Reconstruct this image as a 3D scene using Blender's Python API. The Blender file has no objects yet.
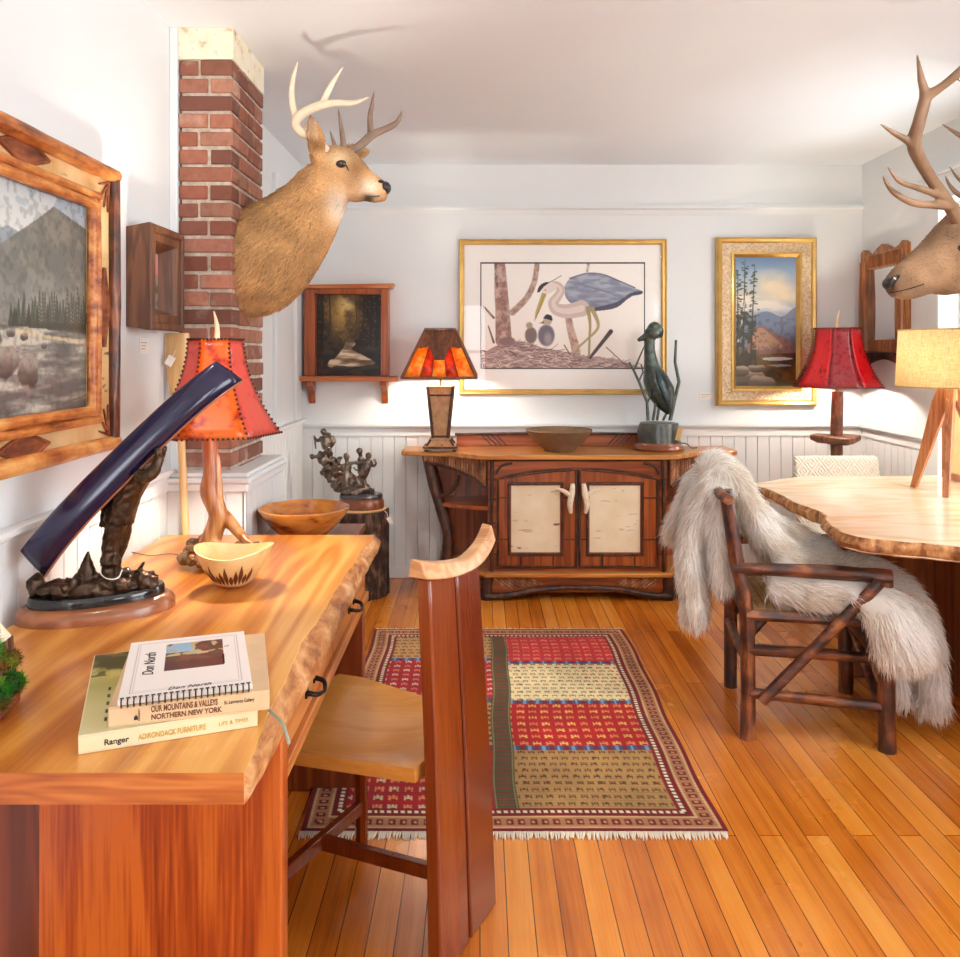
# A gallery of rustic furniture: live-edge desk, sideboard, trophies and lamps.
SKY, BULB, DOME, EXPO = 13.5, 560.0, 4.0, -0.32
SPOTS = [(-1.3, (-.5, 2.3, .75), 30), (-1.0, (-.9, 5.0, 1.5), 25), (1.3, (.6, 4.2, .2), 60), (1.45, (.5, 5, 1.5), 50), (1.58, (1.7, 3.3, .75), 45)]  # third head added to brighten the floor before the sideboard
import bpy, bmesh, math, random
import numpy as np
from mathutils import Vector, Matrix, noise

# ---------------------------------------------------------------- basics
random.seed(7)
RNG = np.random.default_rng(11)
PI = math.pi
SC = bpy.context.scene
COL = SC.collection
FPX, CAMH = 825.0, 1.365          # focal length in pixels, height of the eye


def W(x, y, Y):
    """room position of something seen at image point x,y standing Y metres into the room"""
    return Vector(((x - 480) * Y / FPX, Y, CAMH - (y - 352) * Y / FPX))


def lin(c):
    c = np.asarray(c, float)
    return np.where(c <= 0.04045, c / 12.92, ((c + 0.055) / 1.055) ** 2.4)


def S(*c):
    """0-255 sRGB -> linear rgba"""
    if len(c) == 1:
        c = c[0]
    l = lin(np.array(c) / 255.0)
    return (float(l[0]), float(l[1]), float(l[2]), 1.0)


# ---------------------------------------------------------------- objects
def tag(o, label=None, cat=None, group=None, kind=None):
    if label: o['label'] = label
    if cat: o['category'] = cat
    if group: o['group'] = group
    if kind: o['kind'] = kind
    return o


def thing(name, label, cat, loc=(0, 0, 0), rz=0.0, group=None):
    o = bpy.data.objects.new(name, None)
    COL.objects.link(o)
    o.empty_display_size = 0.05
    o.location = loc
    o.rotation_euler = (0, 0, rz)
    return tag(o, label, cat, group)


def inv_of(parent):
    """world -> local of a (possibly nested) parent"""
    M = Matrix.Identity(4)
    chain = []
    p = parent
    while p is not None:
        chain.append(p)
        p = p.parent
    for q in reversed(chain):
        M = M @ Matrix.LocRotScale(q.location, q.rotation_euler, q.scale)
    return M.inverted()


def link(name, me, mat, parent, kind=None):
    o = bpy.data.objects.new(name, me)
    COL.objects.link(o)
    if mat is not None:
        for m in (mat if isinstance(mat, (list, tuple)) else [mat]):
            me.materials.append(m)
    if parent is not None:
        o.parent = parent
    if kind: o['kind'] = kind
    return o


def np_mesh(name, V, F, mat, parent=None, col=None, smooth=True, world=False, kind=None):
    """V (n,3), F (m,k) array or list of tuples; col (n,3) sRGB 0..1 paint attribute"""
    V = np.asarray(V, float)
    if world and parent is not None:
        M = np.array(inv_of(parent))
        V = V @ M[:3, :3].T + M[:3, 3]
    me = bpy.data.meshes.new(name)
    if isinstance(F, np.ndarray):
        n, k = F.shape
        me.vertices.add(len(V)); me.vertices.foreach_set('co', V.ravel())
        me.loops.add(n * k); me.loops.foreach_set('vertex_index', F.ravel().astype(np.int32))
        me.polygons.add(n)
        me.polygons.foreach_set('loop_start', np.arange(0, n * k, k, dtype=np.int32))
        me.update(calc_edges=True); me.validate()
    else:
        me.from_pydata([tuple(v) for v in V], [], [tuple(int(i) for i in f) for f in F])
    if col is not None:
        a = me.color_attributes.new('paint', 'FLOAT_COLOR', 'POINT')
        rgba = np.ones((len(V), 4)); rgba[:, :3] = lin(np.clip(col, 0, 1))
        a.data.foreach_set('color', rgba.ravel())
    if smooth:
        me.polygons.foreach_set('use_smooth', [True] * len(me.polygons))
    me.update()
    return link(name, me, mat, parent, kind)


class MB:
    """collects shapes, then links them as one mesh object"""
    def __init__(s):
        s.v, s.f, s.m = [], [], []
        s.mi = 0

    def add(s, vs, fs):
        o = len(s.v)
        s.v += [tuple(v) for v in vs]
        s.f += [tuple(i + o for i in f) for f in fs]
        s.m += [s.mi] * len(fs)
        return s

    def box(s, a, b, M=None):
        x0, y0, z0 = a; x1, y1, z1 = b
        vs = [Vector(p) for p in ((x0, y0, z0), (x1, y0, z0), (x1, y1, z0), (x0, y1, z0),
                                  (x0, y0, z1), (x1, y0, z1), (x1, y1, z1), (x0, y1, z1))]
        if M is not None: vs = [M @ v for v in vs]
        return s.add(vs, [(0, 3, 2, 1), (4, 5, 6, 7), (0, 1, 5, 4), (1, 2, 6, 5), (2, 3, 7, 6), (3, 0, 4, 7)])

    def cbox(s, c, d, rz=0.0, R=None):
        M = Matrix.Translation(c) @ (R.to_4x4() if R is not None else Matrix.Rotation(rz, 4, 'Z'))
        return s.box((-d[0] / 2, -d[1] / 2, -d[2] / 2), (d[0] / 2, d[1] / 2, d[2] / 2), M)

    def bar(s, p, q, w, t, up=(0, 0, 1)):
        """rectangular bar from p to q: width w across, thickness t along 'up'"""
        p, q, up = Vector(p), Vector(q), Vector(up)
        d = (q - p); L = d.length; d.normalize()
        a = d.cross(up)
        if a.length < 1e-4: a = d.cross(Vector((1, 0, 0)))
        a.normalize(); b = a.cross(d)
        M = Matrix((( d.x, a.x, b.x, p.x), (d.y, a.y, b.y, p.y), (d.z, a.z, b.z, p.z), (0, 0, 0, 1)))
        return s.box((0, -w / 2, -t / 2), (L, w / 2, t / 2), M)

    def tube(s, pts, r, n=8, cap=True, jit=0.0, flat=1.0, up=None, fine=0):
        """round (or flattened) tube through pts; r is one radius or one per point"""
        P = [Vector(p) for p in pts]
        R = list(r) if isinstance(r, (list, tuple)) else [r] * len(P)
        if fine:
            P, R = smooth_path(P, R, fine)
        k = len(P)
        ref = Vector(up) if up is not None else None
        vs = []
        prev = None
        for i in range(k):
            t = (P[min(i + 1, k - 1)] - P[max(i - 1, 0)])
            if t.length < 1e-9: t = Vector((0, 0, 1))
            t.normalize()
            if ref is not None:
                a = t.cross(ref)
                if a.length < 1e-3: a = t.orthogonal()
            elif prev is None:
                a = t.orthogonal()
            else:
                a = prev - t * prev.dot(t)
                if a.length < 1e-6: a = t.orthogonal()
            a.normalize(); prev = a
            b = a.cross(t)
            for j in range(n):
                g = 2 * PI * j / n
                rr = R[i] * (1 + (random.uniform(-jit, jit) if jit else 0))
                vs.append(P[i] + a * math.cos(g) * rr + b * math.sin(g) * rr * flat)
        fs = []
        for i in range(k - 1):
            for j in range(n):
                fs.append((i * n + j, i * n + (j + 1) % n, (i + 1) * n + (j + 1) % n, (i + 1) * n + j))
        if cap:
            fs.append(tuple(range(n - 1, -1, -1)))
            fs.append(tuple((k - 1) * n + j for j in range(n)))
        return s.add(vs, fs)

    def lathe(s, prof, n=32, c=(0, 0, 0), sq=(1, 1), wob=None):
        """prof: (r, z) list bottom to top; closed when it starts / ends on the axis"""
        vs, idx = [], []
        for (r, z) in prof:
            if r < 1e-6:
                idx.append([len(vs)]); vs.append((c[0], c[1], c[2] + z))
            else:
                row = []
                for j in range(n):
                    g = 2 * PI * j / n
                    k = wob(g, z) if wob else 1.0
                    row.append(len(vs))
                    vs.append((c[0] + r * k * math.cos(g) * sq[0], c[1] + r * k * math.sin(g) * sq[1], c[2] + z))
                idx.append(row)
        fs = []
        for a, b in zip(idx[:-1], idx[1:]):
            for j in range(n):
                a0, a1 = a[j % len(a)], a[(j + 1) % len(a)]
                b0, b1 = b[j % len(b)], b[(j + 1) % len(b)]
                if len(a) == 1 and len(b) == 1: continue
                if len(a) == 1: fs.append((a0, b1, b0))
                elif len(b) == 1: fs.append((a0, a1, b0))
                else: fs.append((a0, a1, b1, b0))
        return s.add(vs, fs)

    def prism(s, pts, lo, hi, plane='xy'):
        """extrude a 2-D outline; plane 'xy' along z, 'xz' along y, 'yz' along x"""
        def mk(a, b, h):
            return {'xy': (a, b, h), 'xz': (a, h, b), 'yz': (h, a, b)}[plane]
        n = len(pts)
        vs = [mk(a, b, lo) for a, b in pts] + [mk(a, b, hi) for a, b in pts]
        fs = [tuple(range(n - 1, -1, -1)), tuple(range(n, 2 * n))]
        fs += [(i, (i + 1) % n, n + (i + 1) % n, n + i) for i in range(n)]
        return s.add(vs, fs)

    def rings(s, R, cap=True, closed=True):
        """loft a list of equally long point rings"""
        n = len(R[0])
        vs = [p for r in R for p in r]
        fs = []
        for i in range(len(R) - 1):
            for j in range(n if closed else n - 1):
                fs.append((i * n + j, i * n + (j + 1) % n, (i + 1) * n + (j + 1) % n, (i + 1) * n + j))
        if cap:
            fs.append(tuple(range(n - 1, -1, -1)))
            fs.append(tuple((len(R) - 1) * n + j for j in range(n)))
        return s.add(vs, fs)

    def blob(s, c, r, sub=2, jit=0.0, R=None, fq=6.0):
        bm = bmesh.new()
        bmesh.ops.create_icosphere(bm, subdivisions=sub, radius=1.0)
        rr = (r, r, r) if not isinstance(r, (tuple, list)) else r
        off = Vector((random.random() * 50, random.random() * 50, random.random() * 50))
        vs = []
        for v in bm.verts:
            p = Vector(v.co)
            k = 1 + (noise.noise(p * fq * 0.3 + off) * jit if jit else 0)
            p = Vector((p.x * rr[0], p.y * rr[1], p.z * rr[2])) * k
            if R is not None: p = R @ p
            vs.append(p + Vector(c))
        fs = [tuple(v.index for v in f.verts) for f in bm.faces]
        bm.free()
        return s.add(vs, fs)

    def xf(s, M):
        s.v = [tuple(M @ Vector(v)) for v in s.v]
        return s

    def build(s, name, mat, parent=None, world=False, bevel=0.0, seg=2, sharp=38, kind=None, label=None,
              fix=True, col=None, sub=0):
        vs = s.v
        if world and parent is not None:
            M = inv_of(parent)
            vs = [tuple(M @ Vector(v)) for v in vs]
        me = bpy.data.meshes.new(name)
        me.from_pydata(vs, [], s.f)
        if any(s.m): me.polygons.foreach_set('material_index', s.m)
        if fix:
            bm = bmesh.new(); bm.from_mesh(me)
            bmesh.ops.recalc_face_normals(bm, faces=bm.faces)
            bm.to_mesh(me); bm.free()
        me.polygons.foreach_set('use_smooth', [True] * len(me.polygons))
        if sharp: me.set_sharp_from_angle(angle=math.radians(sharp))
        if col is not None:
            a = me.color_attributes.new('paint', 'FLOAT_COLOR', 'POINT')
            rgba = np.ones((len(vs), 4)); rgba[:, :3] = lin(np.clip(col, 0, 1))
            a.data.foreach_set('color', rgba.ravel())
        me.update()
        o = link(name, me, mat, parent, kind)
        if label: o['label'] = label
        if bevel:
            b = o.modifiers.new('edge', 'BEVEL')
            b.width = bevel; b.segments = seg; b.limit_method = 'ANGLE'; b.angle_limit = math.radians(40)
        if sub:
            b = o.modifiers.new('round', 'SUBSURF'); b.levels = sub; b.render_levels = sub
        return o


def smooth_path(P, R, k):
    """Catmull-Rom refinement of a path and its radii"""
    P = [Vector(p) for p in P]
    out, rr = [], []
    n = len(P)
    for i in range(n - 1):
        p0, p1, p2, p3 = P[max(i - 1, 0)], P[i], P[i + 1], P[min(i + 2, n - 1)]
        for j in range(k):
            t = j / k
            out.append(0.5 * ((2 * p1) + (p2 - p0) * t + (2 * p0 - 5 * p1 + 4 * p2 - p3) * t * t
                              + (3 * p1 - p0 - 3 * p2 + p3) * t ** 3))
            rr.append(R[i] * (1 - t) + R[i + 1] * t)
    out.append(P[-1]); rr.append(R[-1])
    return out, rr


def voxel(mb, size, smooth=4, fac=0.5):
    """fuse overlapping shapes into one continuous skin -> V, F(list)"""
    me = bpy.data.meshes.new('fuse')
    me.from_pydata(mb.v, [], mb.f)
    bm = bmesh.new(); bm.from_mesh(me); bmesh.ops.recalc_face_normals(bm, faces=bm.faces); bm.to_mesh(me); bm.free()
    o = bpy.data.objects.new('fuse', me); COL.objects.link(o)
    m = o.modifiers.new('r', 'REMESH'); m.mode = 'VOXEL'; m.voxel_size = size
    if smooth:
        q = o.modifiers.new('s', 'SMOOTH'); q.iterations = smooth; q.factor = fac
    dg = bpy.context.evaluated_depsgraph_get()
    e = o.evaluated_get(dg)
    res = bpy.data.meshes.new_from_object(e)
    V = np.empty(len(res.vertices) * 3); res.vertices.foreach_get('co', V); V = V.reshape(-1, 3)
    F = [tuple(p.vertices) for p in res.polygons]
    bpy.data.objects.remove(o); bpy.data.meshes.remove(me); bpy.data.meshes.remove(res)
    return V, F


def tri_of(F):
    T = []
    for f in F:
        for i in range(1, len(f) - 1):
            T.append((f[0], f[i], f[i + 1]))
    return np.array(T)


def hairs(V, F, n, length, width, flow, color, lift=0.45, mess=0.25, droop=0.15, root_dark=0.85, seed=3, keep=None):
    """n tapering hair blades rooted on a skin -> V, F(5-vert blades as quad+tri list), col"""
    g = np.random.default_rng(seed)
    T = tri_of(F)
    a, b, c = V[T[:, 0]], V[T[:, 1]], V[T[:, 2]]
    N = np.cross(b - a, c - a); A = np.linalg.norm(N, axis=1)
    if keep is not None:
        A = A * keep((a + b + c) / 3)
    N /= np.maximum(np.linalg.norm(N, axis=1), 1e-12)[:, None]
    t = g.choice(len(T), n, p=A / A.sum())
    u, v = g.random(n), g.random(n)
    sw = u + v > 1; u[sw] = 1 - u[sw]; v[sw] = 1 - v[sw]
    P = a[t] + (b - a)[t] * u[:, None] + (c - a)[t] * v[:, None]
    Nn = N[t]
    fl = flow(P)
    fl = fl - Nn * np.sum(fl * Nn, 1)[:, None]
    fl /= np.maximum(np.linalg.norm(fl, axis=1), 1e-9)[:, None]
    D = fl + Nn * lift + g.normal(0, mess, (n, 3))
    D /= np.linalg.norm(D, axis=1)[:, None]
    L = (length(P) if callable(length) else length) * g.uniform(0.6, 1.15, n)
    side = np.cross(D, Nn + g.normal(0, 0.5, (n, 3)))
    side /= np.maximum(np.linalg.norm(side, axis=1), 1e-9)[:, None]
    w = width * g.uniform(0.7, 1.3, n)
    dn = np.array([0, 0, -1.0])
    mid = P + D * (L * 0.5)[:, None]
    tip = mid + (D * 0.5 + fl * 0.25 + dn * droop) * L[:, None] * 0.75
    VV = np.stack([P - side * w[:, None], P + side * w[:, None], mid + side * (w * .7)[:, None],
                   mid - side * (w * .7)[:, None], tip], 1).reshape(-1, 3)
    o = np.arange(n) * 5
    FF = [(i, i + 1, i + 2, i + 3) for i in o] + [(i + 3, i + 2, i + 4) for i in o]
    C = color(P) * g.uniform(0.88, 1.1, n)[:, None]
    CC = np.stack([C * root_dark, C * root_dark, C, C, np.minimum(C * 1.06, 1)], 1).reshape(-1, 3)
    return VV, FF, CC


def merge_vf(parts):
    V, F, C, o = [], [], [], 0
    for v, f, c in parts:
        V.append(v); C.append(c)
        F += [tuple(int(i) + o for i in q) for q in f]
        o += len(v)
    return np.concatenate(V), F, np.concatenate(C)


# ---------------------------------------------------------------- materials
class Nodes:
    def __init__(s, name):
        s.m = bpy.data.materials.new(name); s.m.use_nodes = True
        s.t = s.m.node_tree; s.t.nodes.clear()
        s.out = s.t.nodes.new('ShaderNodeOutputMaterial')

    def n(s, typ, **kw):
        o = s.t.nodes.new('ShaderNode' + typ)
        for k, v in kw.items():
            if k.startswith('_'):
                setattr(o, k[1:], v)
            else:
                key = k.replace('__', ' ')
                key = int(key[1:]) if key[0] == 'i' and key[1:].isdigit() else key
                s.set(o, key, v)
        return o

    def set(s, o, key, v):
        sock = o.inputs[key]
        if hasattr(v, 'outputs'): s.t.links.new(v.outputs[0], sock)
        elif isinstance(v, bpy.types.NodeSocket): s.t.links.new(v, sock)
        else: sock.default_value = v

    def ramp(s, fac, stops, interp='LINEAR'):
        r = s.t.nodes.new('ShaderNodeValToRGB')
        r.color_ramp.interpolation = interp
        e = r.color_ramp.elements
        while len(e) > 1: e.remove(e[-1])
        e[0].position = stops[0][0]; e[0].color = stops[0][1]
        for p, c in stops[1:]:
            q = e.new(p); q.color = c
        s.set(r, 0, fac)
        return r

    def math(s, op, a, b=0.0, c=None):
        o = s.n('Math', _operation=op)
        s.set(o, 0, a); s.set(o, 1, b)
        if c is not None: s.set(o, 2, c)
        return o

    def mix(s, fac, a, b, mode='MIX'):
        o = s.n('Mix', _data_type='RGBA', _blend_type=mode)
        s.set(o, 0, fac); s.set(o, 6, a); s.set(o, 7, b)
        return o.outputs[2]

    def co(s, kind='Object', scale=(1, 1, 1), loc=(0, 0, 0), rot=(0, 0, 0)):
        tc = s.t.nodes.new('ShaderNodeTexCoord')
        mp = s.n('Mapping', Scale=scale, Location=loc, Rotation=rot)
        s.t.links.new(tc.outputs[kind], mp.inputs[0])
        return mp

    def bsdf(s, **kw):
        b = s.n('BsdfPrincipled', **kw)
        s.t.links.new(b.outputs[0], s.out.inputs[0])
        s.b = b
        return b

    def bump(s, h, strength=0.3, dist=0.01):
        o = s.n('Bump', Strength=strength, Distance=dist, Height=h)
        s.t.links.new(o.outputs[0], s.b.inputs['Normal'])


def plain(name, c, rough=0.5, metal=0.0, coat=0.0, var=0.06, sc=20.0, bump=0.0, spec=0.5):
    k = Nodes(name)
    nz = k.n('TexNoise', Vector=k.co(), Scale=sc, Detail=4.0)
    c = np.array(c[:3])
    col = k.ramp(nz, [(0.3, tuple(c * (1 - var)) + (1,)), (0.7, tuple(np.minimum(c * (1 + var), 1)) + (1,))])
    k.bsdf(Base__Color=col, Roughness=rough, Metallic=metal, Coat__Weight=coat, Coat__Roughness=0.12,
           Specular__IOR__Level=spec)
    if bump: k.bump(nz, bump, 0.004)
    return k.m


def wood(name, cols, axis='X', rough=0.35, coat=0.25, k_across=9.0, k_along=0.9, rings=9.0, fine=0.35, bump=0.06, seed=0.0, rw=0.34):
    """grain along one axis: contour lines of a stretched noise plus fine pores"""
    k = Nodes(name)
    sc = [k_across] * 3; sc['XYZ'.index(axis)] = k_along
    fs = [150.0] * 3; fs['XYZ'.index(axis)] = 5.0
    n1 = k.n('TexNoise', Vector=k.co(scale=sc, loc=(seed, seed * 1.7, seed * .6)), Scale=1.0, Detail=2.0, Distortion=0.35)
    ring = k.math('SINE', k.math('MULTIPLY', n1, rings * 6.28))
    ring = k.math('MULTIPLY_ADD', ring, 0.5, 0.5)
    n2 = k.n('TexNoise', Vector=k.co(scale=fs), Scale=1.0, Detail=3.0)
    n3 = k.n('TexNoise', Vector=k.co(scale=[q * .35 for q in sc]), Scale=1.0, Detail=2.0)
    f = k.math('ADD', k.math('MULTIPLY_ADD', ring, rw, (0.34 - rw) * 0.5), k.math('MULTIPLY', n2, fine))
    f = k.math('ADD', f, k.math('MULTIPLY_ADD', n3, 0.9, -0.22))
    n = len(cols)
    rp = k.ramp(f, [(0.15 + 0.7 * i / (n - 1), c) for i, c in enumerate(cols)])
    k.bsdf(Base__Color=rp, Roughness=rough, Coat__Weight=coat, Coat__Roughness=0.18)
    k.bump(n2, bump, 0.004)
    return k.m


def bark(name, cols, axis='Z', rough=0.75, bump=0.8, sc=22.0, coat=0.0):
    k = Nodes(name)
    s3 = [sc] * 3; s3['XYZ'.index(axis)] = sc * 0.22
    n1 = k.n('TexNoise', Vector=k.co(scale=s3), Scale=1.0, Detail=6.0, Roughness=0.65)
    n2 = k.n('TexNoise', Vector=k.co(), Scale=sc * .45, Detail=3.0)
    f = k.math('ADD', k.math('MULTIPLY', n1, 0.65), k.math('MULTIPLY', n2, 0.4))
    n = len(cols)
    rp = k.ramp(f, [(0.40 + 0.24 * i / (n - 1), c) for i, c in enumerate(cols)])
    k.bsdf(Base__Color=rp, Roughness=rough, Coat__Weight=coat, Coat__Roughness=0.25)
    k.bump(n1, bump, 0.006)
    return k.m


def birch(name, axis='X', cols=None, sc=1.0):
    """pale birch bark with dark lens marks running across the trunk"""
    cols = cols or (S(232, 214, 178), S(246, 234, 208))
    k = Nodes(name)
    n0 = k.n('TexNoise', Vector=k.co(), Scale=9.0 * sc, Detail=5.0)
    s3 = [70.0 * sc] * 3; s3['XYZ'.index(axis)] = 12.0 * sc
    n1 = k.n('TexNoise', Vector=k.co(scale=s3), Scale=1.0, Detail=2.0)
    mark = k.ramp(n1, [(0.66, (0, 0, 0, 1)), (0.72, (1, 1, 1, 1))])
    s4 = [20.0 * sc] * 3; s4['XYZ'.index(axis)] = 8.5 * sc
    n2 = k.n('TexNoise', Vector=k.co(scale=s4, loc=(3, 1, 2)), Scale=1.0, Detail=2.0)
    big = k.ramp(n2, [(0.67, (0, 0, 0, 1)), (0.70, (1, 1, 1, 1))])
    base = k.ramp(n0, [(0.3, cols[0]), (0.7, cols[1])])
    c = k.mix(k.math('MULTIPLY', mark, 0.45), base.outputs[0], S(150, 110, 74))
    c = k.mix(k.math('MULTIPLY', big, 0.85), c, S(92, 66, 48))
    k.bsdf(Base__Color=c, Roughness=0.6)
    k.bump(n0, 0.2, 0.004)
    return k.m


def painted(name, rough=0.5, coat=0.0, spec=0.4, bump=0.0, transl=0.0):
    """colour taken from the mesh's own paint attribute"""
    k = Nodes(name)
    at = k.n('Attribute', _attribute_name='paint')
    b = k.bsdf(Base__Color=at.outputs['Color'], Roughness=rough, Coat__Weight=coat, Coat__Roughness=0.22, Specular__IOR__Level=spec)
    if bump:
        k.bump(k.n('TexNoise', Vector=k.co(), Scale=160.0, Detail=3.0), bump, 0.002)
    if transl:
        t = k.n('BsdfTranslucent', Color=at.outputs['Color'])
        mx = k.n('MixShader', Fac=transl)
        k.t.links.new(b.outputs[0], mx.inputs[1]); k.t.links.new(t.outputs[0], mx.inputs[2])
        k.t.links.new(mx.outputs[0], k.out.inputs[0])
    return k.m


def shade_mat(name, cols, transl=0.6, rough=0.35, sc=30.0, coat=0.3, weave=False, lo=0.35, hi=0.6):
    """lamp-shade hide / mica / linen: lets the bulb's light through"""
    k = Nodes(name)
    if weave:
        n1 = k.n('TexNoise', Vector=k.co(scale=(40, 40, 260)), Scale=1.0, Detail=3.0)
        n2 = k.n('TexNoise', Vector=k.co(scale=(260, 260, 30)), Scale=1.0, Detail=3.0)
        nz = k.math('MULTIPLY_ADD', n1, 0.5, k.math('MULTIPLY', n2, 0.5))
    else:
        nz = k.n('TexNoise', Vector=k.co(), Scale=sc, Detail=5.0, Roughness=0.6)
    n = len(cols)
    rp = k.ramp(nz, [(lo + (hi - lo) * i / (n - 1), c) for i, c in enumerate(cols)])
    b = k.bsdf(Base__Color=rp, Roughness=rough, Coat__Weight=coat)
    t = k.n('BsdfTranslucent', Color=rp)
    mx = k.n('MixShader', Fac=transl)
    k.t.links.new(b.outputs[0], mx.inputs[1]); k.t.links.new(t.outputs[0], mx.inputs[2])
    k.t.links.new(mx.outputs[0], k.out.inputs[0])
    return k.m


def emit(name, c, strength):
    k = Nodes(name)
    e = k.n('Emission', Color=c, Strength=strength)
    k.t.links.new(e.outputs[0], k.out.inputs[0])
    return k.m


def glass(name, refl=0.06, tint=(1, 1, 1, 1), rough=0.0):
    k = Nodes(name)
    tr = k.n('BsdfTransparent', Color=tint)
    gl = k.n('BsdfGlossy', Color=(1, 1, 1, 1), Roughness=rough)
    fr = k.n('LayerWeight', Blend=0.12)
    f = k.math('MULTIPLY_ADD', fr.outputs['Fresnel'], 0.3, refl)
    mx = k.n('MixShader', Fac=f)
    k.t.links.new(tr.outputs[0], mx.inputs[1]); k.t.links.new(gl.outputs[0], mx.inputs[2])
    k.t.links.new(mx.outputs[0], k.out.inputs[0])
    return k.m


# ---------------------------------------------------------------- painting on a fine grid
class Canvas:
    """small painter: x 0..asp, y 0..1 downwards; colours sRGB 0-255"""
    def __init__(s, w, h, c=(255, 255, 255), seed=1):
        s.w, s.h = w, h
        s.asp = w / h
        s.a = np.ones((h, w, 3)) * (np.array(c) / 255.0)
        s.y, s.x = np.mgrid[0:h, 0:w]
        s.x = (s.x + .5) / h; s.y = (s.y + .5) / h
        s.g = np.random.default_rng(seed)

    def put(s, m, c):
        c = np.asarray(c, float) / 255.0
        s.a = s.a * (1 - m[..., None]) + c * m[..., None]

    def noise(s, sx, sy=None, oct=4):
        sy = sy or sx
        out = np.zeros((s.h, s.w)); amp, tot = 1.0, 0
        for o in range(oct):
            gx, gy = max(2, int(s.asp * sx * 2 ** o) + 2), max(2, int(sy * 2 ** o) + 2)
            L = s.g.random((gy + 1, gx + 1))
            fx = s.x / s.asp * (gx - 1); fy = s.y * (gy - 1)
            ix, iy = fx.astype(int), fy.astype(int)
            tx, ty = fx - ix, fy - iy
            tx = tx * tx * (3 - 2 * tx); ty = ty * ty * (3 - 2 * ty)
            out += amp * ((L[iy, ix] * (1 - tx) + L[iy, ix + 1] * tx) * (1 - ty)
                          + (L[iy + 1, ix] * (1 - tx) + L[iy + 1, ix + 1] * tx) * ty)
            tot += amp; amp *= 0.5
        return out / tot

    def vgrad(s, stops):
        ys = [p for p, c in stops]
        for ch in range(3):
            s.a[..., ch] = np.interp(s.y, ys, [c[ch] / 255.0 for p, c in stops])

    def inside(s, pts):
        m = np.zeros((s.h, s.w), bool)
        n = len(pts)
        for i in range(n):
            x0, y0 = pts[i]; x1, y1 = pts[(i + 1) % n]
            if y0 == y1: continue
            c = (y0 > s.y) != (y1 > s.y)
            m ^= c & (s.x < (x1 - x0) * (s.y - y0) / (y1 - y0) + x0)
        return m.astype(float)

    def poly(s, pts, c, a=1.0, tex=None):
        m = s.inside(pts) * a
        if tex is not None: m = m * tex
        s.put(m, c)

    def curve(s, pts, k=8):
        P, _ = smooth_path([Vector((p[0], p[1], 0)) for p in pts], [0] * len(pts), k)
        return [(p.x, p.y) for p in P]

    def dist(s, pts, wd):
        """signed-ish coverage of a tapered stroke"""
        m = np.zeros((s.h, s.w))
        ws = wd if isinstance(wd, (list, tuple)) else [wd] * len(pts)
        for i in range(len(pts) - 1):
            (x0, y0), (x1, y1) = pts[i], pts[i + 1]
            pad = max(ws[i], ws[i + 1]) + 2.0 / s.h
            i0 = max(0, int((min(y0, y1) - pad) * s.h)); i1 = min(s.h, int((max(y0, y1) + pad) * s.h) + 2)
            j0 = max(0, int((min(x0, x1) - pad) * s.h)); j1 = min(s.w, int((max(x0, x1) + pad) * s.h) + 2)
            if i0 >= i1 or j0 >= j1: continue
            X, Y = s.x[i0:i1, j0:j1], s.y[i0:i1, j0:j1]
            dx, dy = x1 - x0, y1 - y0
            t = np.clip(((X - x0) * dx + (Y - y0) * dy) / max(dx * dx + dy * dy, 1e-9), 0, 1)
            d = np.hypot(X - x0 - t * dx, Y - y0 - t * dy)
            w = ws[i] * (1 - t) + ws[i + 1] * t
            m[i0:i1, j0:j1] = np.maximum(m[i0:i1, j0:j1], np.clip((w - d) * s.h + 0.5, 0, 1))
        return m

    def line(s, pts, wd, c, a=1.0):
        s.put(s.dist(pts, wd) * a, c)

    def ell(s, cx, cy, rx, ry, c, rot=0.0, a=1.0, soft=0.15):
        X, Y = s.x - cx, s.y - cy
        u = X * math.cos(rot) + Y * math.sin(rot); v = -X * math.sin(rot) + Y * math.cos(rot)
        d = np.sqrt((u / rx) ** 2 + (v / ry) ** 2)
        s.put(np.clip((1 - d) / soft, 0, 1) * a, c)

    def sheet(s, name, origin, ux, uy, mat, parent, world=False):
        """grid mesh: origin = top-left, ux across, uy downwards; painted per vertex"""
        o, ux, uy = np.array(origin, float), np.array(ux, float), np.array(uy, float)
        fx = (np.arange(s.w)) / (s.w - 1); fy = (np.arange(s.h)) / (s.h - 1)
        V = o + fx[None, :, None] * ux + fy[:, None, None] * uy
        I = np.arange(s.w * s.h).reshape(s.h, s.w)
        F = np.stack([I[:-1, :-1], I[1:, :-1], I[1:, 1:], I[:-1, 1:]], -1).reshape(-1, 4)
        return np_mesh(name, V.reshape(-1, 3), F, mat, parent, col=s.a.reshape(-1, 3), smooth=False, world=world)


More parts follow.
